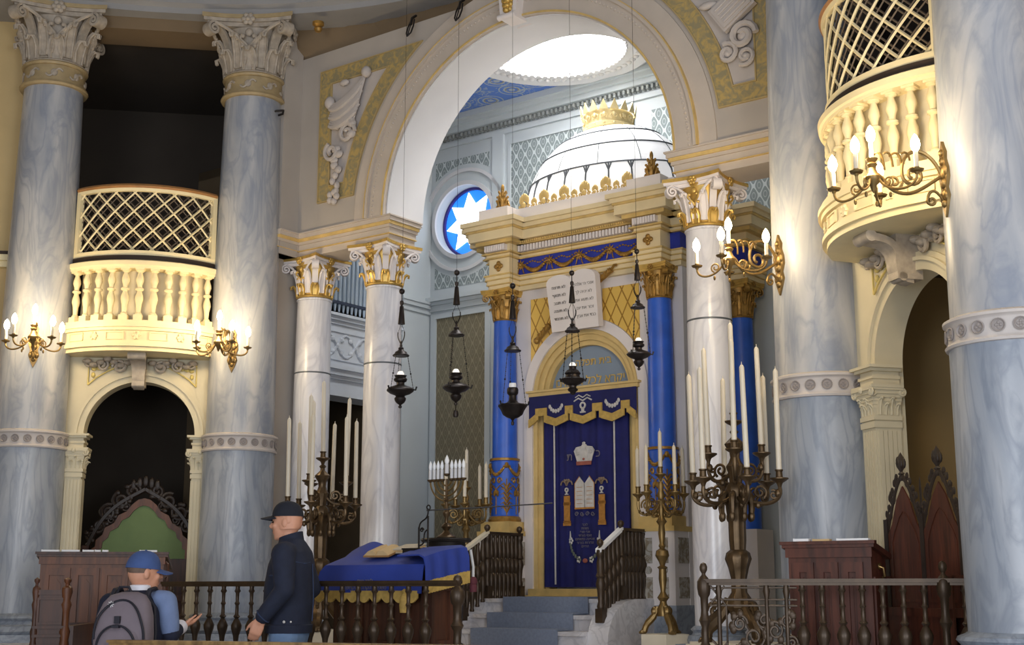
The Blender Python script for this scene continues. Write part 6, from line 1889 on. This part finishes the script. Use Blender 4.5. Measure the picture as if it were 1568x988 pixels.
def hand(b, wrist, fwd, palm_n, side, curl=.5, spread=.12, s=1.):
    """palm, four unequal fingers and a thumb; side +1 puts the thumb to +(fwd x n)"""
    f = Vector(fwd).normalized(); n = Vector(palm_n); n = (n-f*n.dot(f)).normalized(); w = f.cross(n)*side
    O = Vector(wrist)
    def P(a, c, d): return O+f*a*s+w*c*s+n*d*s
    for c, r in ((-.026, .015), (-.009, .017), (.009, .017), (.026, .016)):
        b.tube([P(-.01, c*.7, 0), P(.04, c, .0), P(.085, c*1.1, .003)], [r*s*1.05, r*s*1.1, r*s*.95], 8)
        b.ell(tuple(P(.085, c*1.1, .003)), r*s*.92, 8, 6)
    for c, ln, r in ((.030, .068, .0088), (.011, .078, .0092), (-.009, .072, .0088), (-.028, .056, .0078)):
        p = [P(.085, c*1.05, .003)]; ang = .15; q = p[0]
        for k, fr in enumerate((.46, .30, .26)):
            ang += curl*(.6, .9, .7)[k]
            d = f*cos(ang)+n*sin(ang)+w*(c*spread*18*.3)
            q = q+d.normalized()*ln*fr*s; p.append(q)
        b.tube(p, [r*s*1.08, r*s, r*s*.95, r*s*.78], 8)
        for qq, rr in zip(p, (1.05, 1.02, .96, .78)): b.ell(tuple(qq), r*s*rr, 8, 6)
    t = [P(.015, .03, .004), P(.042, .052, .014), P(.068, .060, .022), P(.088, .062, .028)]
    b.tube(t, [.014*s, .011*s, .0098*s, .008*s], 8)
    for qq, rr in zip(t, (.014, .011, .0098, .008)): b.ell(tuple(qq), rr*s, 8, 6)
def head(b, T):
    b.ell((-.008, 0, .015), (.098, .076, .112), 20, 14, T)
    b.ell((.032, 0, -.035), (.062, .058, .075), 16, 12, T)
    b.ell((.035, 0, -.082), (.052, .045, .036), 14, 10, T)
    b.ell((.070, 0, -.098), (.018, .022, .017), 10, 8, T)
    b.tube([(.086, 0, .018), (.104, 0, -.008), (.108, 0, -.022)], [.009, .012, .015], 8, T)
    b.ell((.104, 0, -.024), (.014, .017, .010), 10, 8, T)
    b.ell((.082, 0, .030), (.012, .044, .010), 12, 6, T)
    for s in (-1, 1):
        b.ell((.066, s*.040, -.018), (.022, .022, .024), 10, 8, T)
        b.ell((-.012, s*.078, -.005), (.020, .010, .034), 10, 8, T)
    b.ell((.084, 0, -.056), (.010, .024, .007), 10, 6, T); b.ell((.082, 0, -.068), (.010, .021, .007), 10, 6, T)
def face_parts(t, T):
    b = B(T)
    for s in (-1, 1): b.ell((.080, s*.032, .008), (.010, .014, .008), 10, 6)
    b.done('eyes', M_EYE, t)
    b = B(T); b.ell((.088, 0, -.057), (.007, .022, .005), 10, 6); b.ell((.086, 0, -.066), (.007, .019, .005), 10, 6); b.done('mouth', M_LIP, t)
def cap_(t, T, m, brim_w=.074, tall=.085):
    b = B(T)
    rows = []
    for j in range(9):
        a = pi/2*j/8; k = cos(a)**.8 if j < 8 else 0.02
        rows.append(ering(-.010, 0, .032+tall*1.25*sin(a), .108*k, .087*k, 28, 2.15, .05))
    b.loft(rows)
    b.ell((-.01, 0, .032+tall*1.25), (.008, .008, .006), 8, 5)
    c = b.done('cap', m, t)
    b = B(T); n = 18; top = []; bot = []
    for i in range(n+1):
        a = -1.15+2.3*i/n; y = sin(a)*brim_w*1.03
        x0 = .030+.062*cos(a); x1 = .098+.085*max(0, cos(a*1.22))
        dz = -.35*y*y/.08
        top.append((Vector((x0, y, .046+dz)), Vector((x1, y, .040+dz-.10*(x1-.098)))))
    vt = [[b.v(p) for p in q] for q in top]; vb = [[b.v(p-Vector((0, 0, .007))) for p in q] for q in top]
    for i in range(n):
        b.f([vt[i][0], vt[i][1], vt[i+1][1], vt[i+1][0]]); b.f([vb[i][0], vb[i+1][0], vb[i+1][1], vb[i][1]])
        b.f([vt[i][1], vb[i][1], vb[i+1][1], vt[i+1][1]]); b.f([vt[i][0], vt[i+1][0], vb[i+1][0], vb[i][0]])
    for i in (0, n): b.f([vt[i][0], vb[i][0], vb[i][1], vt[i][1]])
    b.done('cap_brim', m, c)

# ---------------------------------------------------------------- standing man
man = thing('person', 'man in a black cap and dark denim jacket standing in profile before the railing', 'person', (-1.505, 9.12, 0), pi-.12)
LA = [(.0, .195, 1.405), (-.035, .262, 1.155), (.120, .268, .955)]      # near arm
RA = [(.0, -.195, 1.405), (-.08, -.245, 1.165), (.09, -.20, .99)]
TH = Tr(.045, 0, 1.605) @ Matrix.Rotation(.05, 4, 'Y')
b = B()
b.loft([ering(0, 0, .82, .11, .15), ering(0, 0, .92, .125, .165), ering(.01, 0, 1.05, .13, .155), ering(.01, 0, 1.2, .13, .165), ering(-.005, 0, 1.34, .115, .18), ering(-.005, 0, 1.43, .085, .15), ering(0, 0, 1.47, .06, .08)])
limb(b, [(.0, 0, 1.42), (.02, 0, 1.50), (.035, 0, 1.57)], [.062, .056, .054])
head(b, TH)
for arm in (LA, RA): limb(b, arm, [.056, .043, .030])
hand(b, LA[2], (.35, .02, -.94), (.25, -.95, 0), -1, .45)
hand(b, RA[2], (.75, .1, -.55), (0, 1, 0), 1, .5)
for s in (-1, 1): limb(b, [(0, s*.085, .88), (.025, s*.10, .49), (-.01, s*.105, .09)], [.095, .065, .042]); limb(b, [(-.03, s*.105, .05), (.12, s*.12, .04)], [.042, .038])
fused(b, 'body', M_SKIN, man, .0075, 4)
face_parts(man, TH)
b = B()      # jacket
b.loft([ering(.005, 0, .885, .142, .182), ering(.005, 0, .91, .150, .188), ering(.005, 0, .945, .146, .185), ering(.01, 0, 1.05, .163, .192), ering(.008, 0, 1.18, .162, .200), ering(-.004, 0, 1.32, .150, .208), ering(-.012, 0, 1.41, .122, .185), ering(-.006, 0, 1.47, .092, .115), ering(.004, 0, 1.505, .074, .078)])
limb(b, [(-.005, .165, 1.40), (.0, .20, 1.39), (-.035, .262, 1.155), (.102, .268, .985)], [.078, .082, .068, .052])
limb(b, [(-.005, -.165, 1.40), (.0, -.20, 1.39), (-.08, -.248, 1.165), (.07, -.205, 1.005)], [.078, .082, .068, .054])
jk = fused(b, 'denim_jacket', M_DENIMDARK, man, .010, 3)
b = B(); rows = []
for z, k in ((1.465, 1.12), (1.50, 1.04), (1.525, 1.0)): rows.append(ering(.008, 0, z, .080*k, .080*k, 28, 2.1, -.30))
for z, k in ((1.525, .92), (1.48, .90)): rows.append(ering(.008, 0, z, .080*k, .080*k, 28, 2.1, -.30))
b.loft(rows); b.done('collar', M_DENIMDARK, jk)
b = B(); rows = [ering(.005, 0, z, rx, ry) for z, rx, ry in ((.872, .146, .186), (.872, .153, .192), (.925, .156, .194), (.93, .15, .188))]
b.loft(rows); b.done('waistband', M_DENIMDARK, jk)
b = B()
b.ell((-.02, .197, .948), (.010, .006, .010), 8, 6); b.ell((-.065, .190, .948), (.007, .005, .007), 8, 6)
b.done('buttons', M_SILVER, jk)
b = B()     # raised seams
b.tube([(-.145, .05, 1.34), (-.13, .12, 1.33), (-.08, .19, 1.34)], .004, 5); b.tube([(-.163, .02, .95), (-.168, .02, 1.1), (-.155, .02, 1.33)], .004, 5)
b.tube([(.12, .13, 1.25), (.09, .18, 1.25), (.05, .2, 1.25)], .005, 5); b.tube([(.08, .165, .99), (.09, .17, 1.1), (.07, .18, 1.24)], .004, 5)
b.tube([Vector((.102+.054*cos(a)*.7, .268+.054*sin(a), .985+.054*cos(a)*.7)) for a in [2*pi*i/16 for i in range(16)]], .005, 5, None, True)
b.done('seams', mat('seam_denim', srgb(40, 54, 84), .85, 0, .1, 18), jk)
b = B()
b.loft([ering(.0, 0, .80, .115, .165), ering(.0, 0, .86, .130, .175), ering(.003, 0, .93, .133, .172)])
for s in (-1, 1): limb(b, [(0, s*.085, .86), (.028, s*.10, .49), (-.005, s*.105, .11)], [.112, .084, .074])
fused(b, 'jeans', M_JEANS, man, .011, 3)
for s in (-1, 1):
    b = B(); b.loft([ering(.03, s*.115, 0, .14, .05), ering(.03, s*.115, .03, .145, .053), ering(.02, s*.113, .07, .115, .05), ering(-.02, s*.108, .115, .06, .046)]); b.done('shoe', M_SHOE, man)
cap_(man, TH @ Tr(-.004, 0, .012), M_CAPDARK)
b = B(TH); rows = [ering(-.024, 0, z, rx, .0795) for z, rx in ((-.045, .070), (-.02, .084), (.02, .088), (.05, .09))]; b.loft(rows)
for s in (-1, 1): b.ell((-.035, s*.075, .02), (.025, .008, .035), 8, 6)
b.done('cropped_hair', M_SKIN, man)

# ---------------------------------------------------------------- seated visitor with backpack
SRZ = radians(84)
kid = thing('person', 'seated visitor in a blue cap and navy sweater gesturing with one hand, seen from behind', 'person', (-2.395, 8.62, 0), SRZ)
TH = Tr(.045, -.015, 1.262) @ Rz(radians(-50)) @ Matrix.Rotation(.02, 4, 'Y') @ Matrix.Scale(1.04, 4)
RA = [(.005, -.175, 1.085), (.0, -.225, .875), (.165, -.235, .925)]
LA = [(.005, .185, 1.085), (.03, .25, .84), (.25, .16, .80)]
b = B()
b.loft([ering(-.02, 0, .50, .12, .165), ering(-.02, 0, .60, .12, .16), ering(-.02, 0, .74, .115, .145), ering(-.01, 0, .9, .12, .155), ering(.0, 0, 1.02, .105, .165), ering(.005, 0, 1.10, .08, .14), ering(.015, 0, 1.14, .055, .075)])
limb(b, [(.01, 0, 1.09), (.035, 0, 1.17), (.06, 0, 1.25)], [.058, .052, .05])
head(b, TH)
for arm in (LA, RA): limb(b, arm, [.050, .040, .028])
hand(b, RA[2], (.72, -.55, .25), (-.1, .5, .85), 1, .18, .35)
hand(b, LA[2], (.9, -.3, .1), (0, -.4, -.9), 1, .4)
for s in (-1, 1): limb(b, [(-.02, s*.09, .53), (.38, s*.13, .52), (.36, s*.13, .10)], [.095, .062, .042]); limb(b, [(.34, s*.13, .05), (.50, s*.14, .04)], [.042, .036])
fused(b, 'body', M_SKIN, kid, .0075, 4)
face_parts(kid, TH)
b = B()
b.loft([ering(-.02, 0, .50, .135, .178), ering(-.02, 0, .60, .142, .182), ering(-.02, 0, .76, .138, .170), ering(-.01, 0, .9, .140, .175), ering(.0, 0, 1.02, .125, .185), ering(.004, 0, 1.10, .100, .155), ering(.014, 0, 1.155, .072, .085)])
limb(b, [(.005, .15, 1.08), (.005, .19, 1.07), (.03, .25, .84), (.22, .17, .80)], [.07, .07, .058, .042])
limb(b, [(.0, -.210, .93), (.0, -.225, .875), (.135, -.232, .917)], [.055, .056, .042])
sw = fused(b, 'navy_sweater', M_NAVY, kid, .010, 3)
b = B(); limb(b, [(.005, -.13, 1.085), (.006, -.178, 1.078), (.002, -.208, .95), (.0, -.216, .912)], [.074, .077, .068, .063]); fused(b, 'blue_grey_sleeve', M_BLUEGREY, sw, .010, 3)
b = B(); b.tube([(.098, -.23, .906), (.135, -.232, .917), (.16, -.234, .923)], [.046, .047, .046], 16); b.tube([(.156, -.234, .922), (.171, -.235, .926)], .040, 14); b.done('white_cuff', M_SHIRT, sw)
b = B(); b.loft([ering(.022, 0, 1.15, .074, .074, 24, 2.1), ering(.024, 0, 1.185, .068, .066, 24, 2.1), ering(.03, 0, 1.19, .055, .054, 24, 2.1), ering(.022, 0, 1.15, .058, .058, 24, 2.1)]); b.done('white_collar', M_SHIRT, sw)
b = B()
b.loft([ering(-.02, 0, .475, .13, .175), ering(-.02, 0, .54, .14, .182), ering(-.02, 0, .6, .138, .178)])
for s in (-1, 1): limb(b, [(-.02, s*.09, .545), (.38, s*.13, .53), (.36, s*.13, .12)], [.105, .078, .066])
fused(b, 'trousers', M_JEANS, kid, .012, 3)
for s in (-1, 1):
    b = B(); b.loft([ering(.42, s*.135, 0, .13, .048), ering(.42, s*.135, .03, .134, .05), ering(.40, s*.133, .07, .105, .048), ering(.36, s*.13, .11, .055, .045)]); b.done('shoe', M_SHOE, kid)
cap_(kid, TH @ Tr(-.006, 0, -.006) @ Matrix.Rotation(.10, 4, 'Y'), M_CAPBLUE, .078, .090)
b = B(TH); b.loft([ering(-.026, 0, z, rx, .0795) for z, rx in ((.0, .076), (.01, .082), (.02, .084), (.05, .086))]); b.done('short_hair', M_HAIR, kid)

# backpack on the seated visitor's back
TB = Tr(-2.395, 8.62, 0) @ Rz(SRZ)
bp = thing('backpack', 'grey backpack with black piping worn on the seated visitor\'s back', 'backpack', TB @ Vector((-.26, .0, .70)), SRZ)
TBP = Tr(.26, 0, -.70)
b = B(TBP)
rows = []
for z, d, w in ((.685, .07, .13), (.70, .09, .165), (.78, .110, .182), (.90, .112, .182), (1.0, .098, .172), (1.08, .075, .145), (1.125, .052, .11), (1.145, .02, .05)):
    rows.append(ering(-.258+(.112-d)*.75, -.02, z, d, w, 36, 2.8))
b.loft(rows); shell = b.done('shell', M_BAG, bp)
b = B(TBP); b.loft([ering(-.318+(.08-d)*.6, -.02, z, d, w, 30, 2.8) for z, d, w in ((.70, .06, .12), (.72, .075, .14), (.82, .08, .145), (.90, .07, .132), (.95, .045, .09), (.962, .02, .04))]); b.done('front_pocket', M_BAG, bp)
b = B(TBP)
def rear(y, z):      # a point on the bag's rear surface
    d = .112 if z < .95 else .112-.06*((z-.95)/.175)**1.6
    return (-.258+(.112-d)*.75-d*(1-(abs(y+.02)/.19)**2.8)**(1/2.8)-.004, y, z)
b.tube([rear(-.02+.16*cos(a), .86+.235*sin(a)) for a in [pi*i/24 for i in range(25)]], .0075, 6)
b.tube([(-.318-.082*(1-(abs(.125*cos(a))/.15)**2.8)**(1/2.8)+.02*sin(a)**3, -.02+.125*cos(a), .80+.145*sin(a)) for a in [pi*i/20 for i in range(21)]], .007, 6)
b.tube([(-.17, .0-.185, .72), (-.165, .0-.188, .9), (-.15, .0-.168, 1.05), (-.14, .0-.1, 1.13), (-.14, .01, 1.145)], .010, 6)
b.box(-.375, -.355, -.035, .0, .955, 1.0); b.box(-.40, -.36, -.04, .005, .93, .945)
b.done('piping', M_BAGTRIM, bp)
b = B(TBP)
for s in (-1, 1):
    y = .0+s*.115
    b.tube([(-.15, y+.02, 1.07), (-.11, y, 1.155), (-.02, y, 1.165), (.085, y*1.02, 1.09), (.125, y*1.05, .98), (.13, y*1.1, .85), (.06, y*1.62, .76), (-.16, y*1.2, .74)], .016, 8)
b.tube([(-.16, -.02, 1.13), (-.165, .0, 1.175), (-.165, .06, 1.175), (-.16, .08, 1.13)], .009, 6)
b.done('straps', M_BAGTRIM, bp)
b = B(TBP); p = rear(.05, 1.07)
for a in (0, pi/4, pi/2, 3*pi/4): b.tube([(p[0], p[1]+.02*cos(a), p[2]+.02*sin(a)), (p[0], p[1]-.02*cos(a), p[2]-.02*sin(a))], .0022, 4)
b.done('badge', M_PAPER, bp)
# ================================================================== LIGHT AND CAMERA
w = bpy.data.worlds.new('World'); SC.world = w; w.use_nodes = True
bg = w.node_tree.nodes['Background']; bg.inputs[0].default_value = (.86, .90, 1.0, 1); bg.inputs[1].default_value = WORLD
def area(name, loc, target, size, power, col, sy=None):
    ld = bpy.data.lights.new(name, 'AREA'); ld.energy = power; ld.color = col; ld.size = size
    if sy: ld.shape = 'RECTANGLE'; ld.size_y = sy
    o = bpy.data.objects.new(name, ld); COL.objects.link(o); o.location = loc
    o.rotation_euler = (Vector(target)-Vector(loc)).to_track_quat('-Z', 'Y').to_euler()
    return o
# fill lights added behind the viewer to brighten the lower ark and columns
area('hall_fill_light', (-3.2, -1.2, 2.0), (-.5, 11.5, .6), 2.6, HALL_FILL, (.90, .94, 1.), 2.6)
area('hall_fill_light', (3.6, -1.2, 2.0), (.5, 11.0, .6), 2.6, HALL_FILL, (.90, .94, 1.), 2.6)
cam = bpy.data.cameras.new('camera'); co = bpy.data.objects.new('camera', cam); COL.objects.link(co)
cam.sensor_fit = 'HORIZONTAL'; cam.sensor_width = 36.; cam.lens = F_PX/1568*36.
co.location = (0, 0, EYE); co.rotation_euler = (pi/2+PITCH, 0, 0)
cam.clip_start = .05; cam.clip_end = 100
SC.camera = co
SC.view_settings.view_transform = 'Standard'; SC.view_settings.look = 'None'
SC.view_settings.gamma = 1; SC.view_settings.use_curve_mapping = False
SC.view_settings.exposure = EXPOSURE
SC.cycles.use_denoising = True
SC.cycles.max_bounces = 8; SC.cycles.diffuse_bounces = 4; SC.cycles.sample_clamp_indirect = 6.
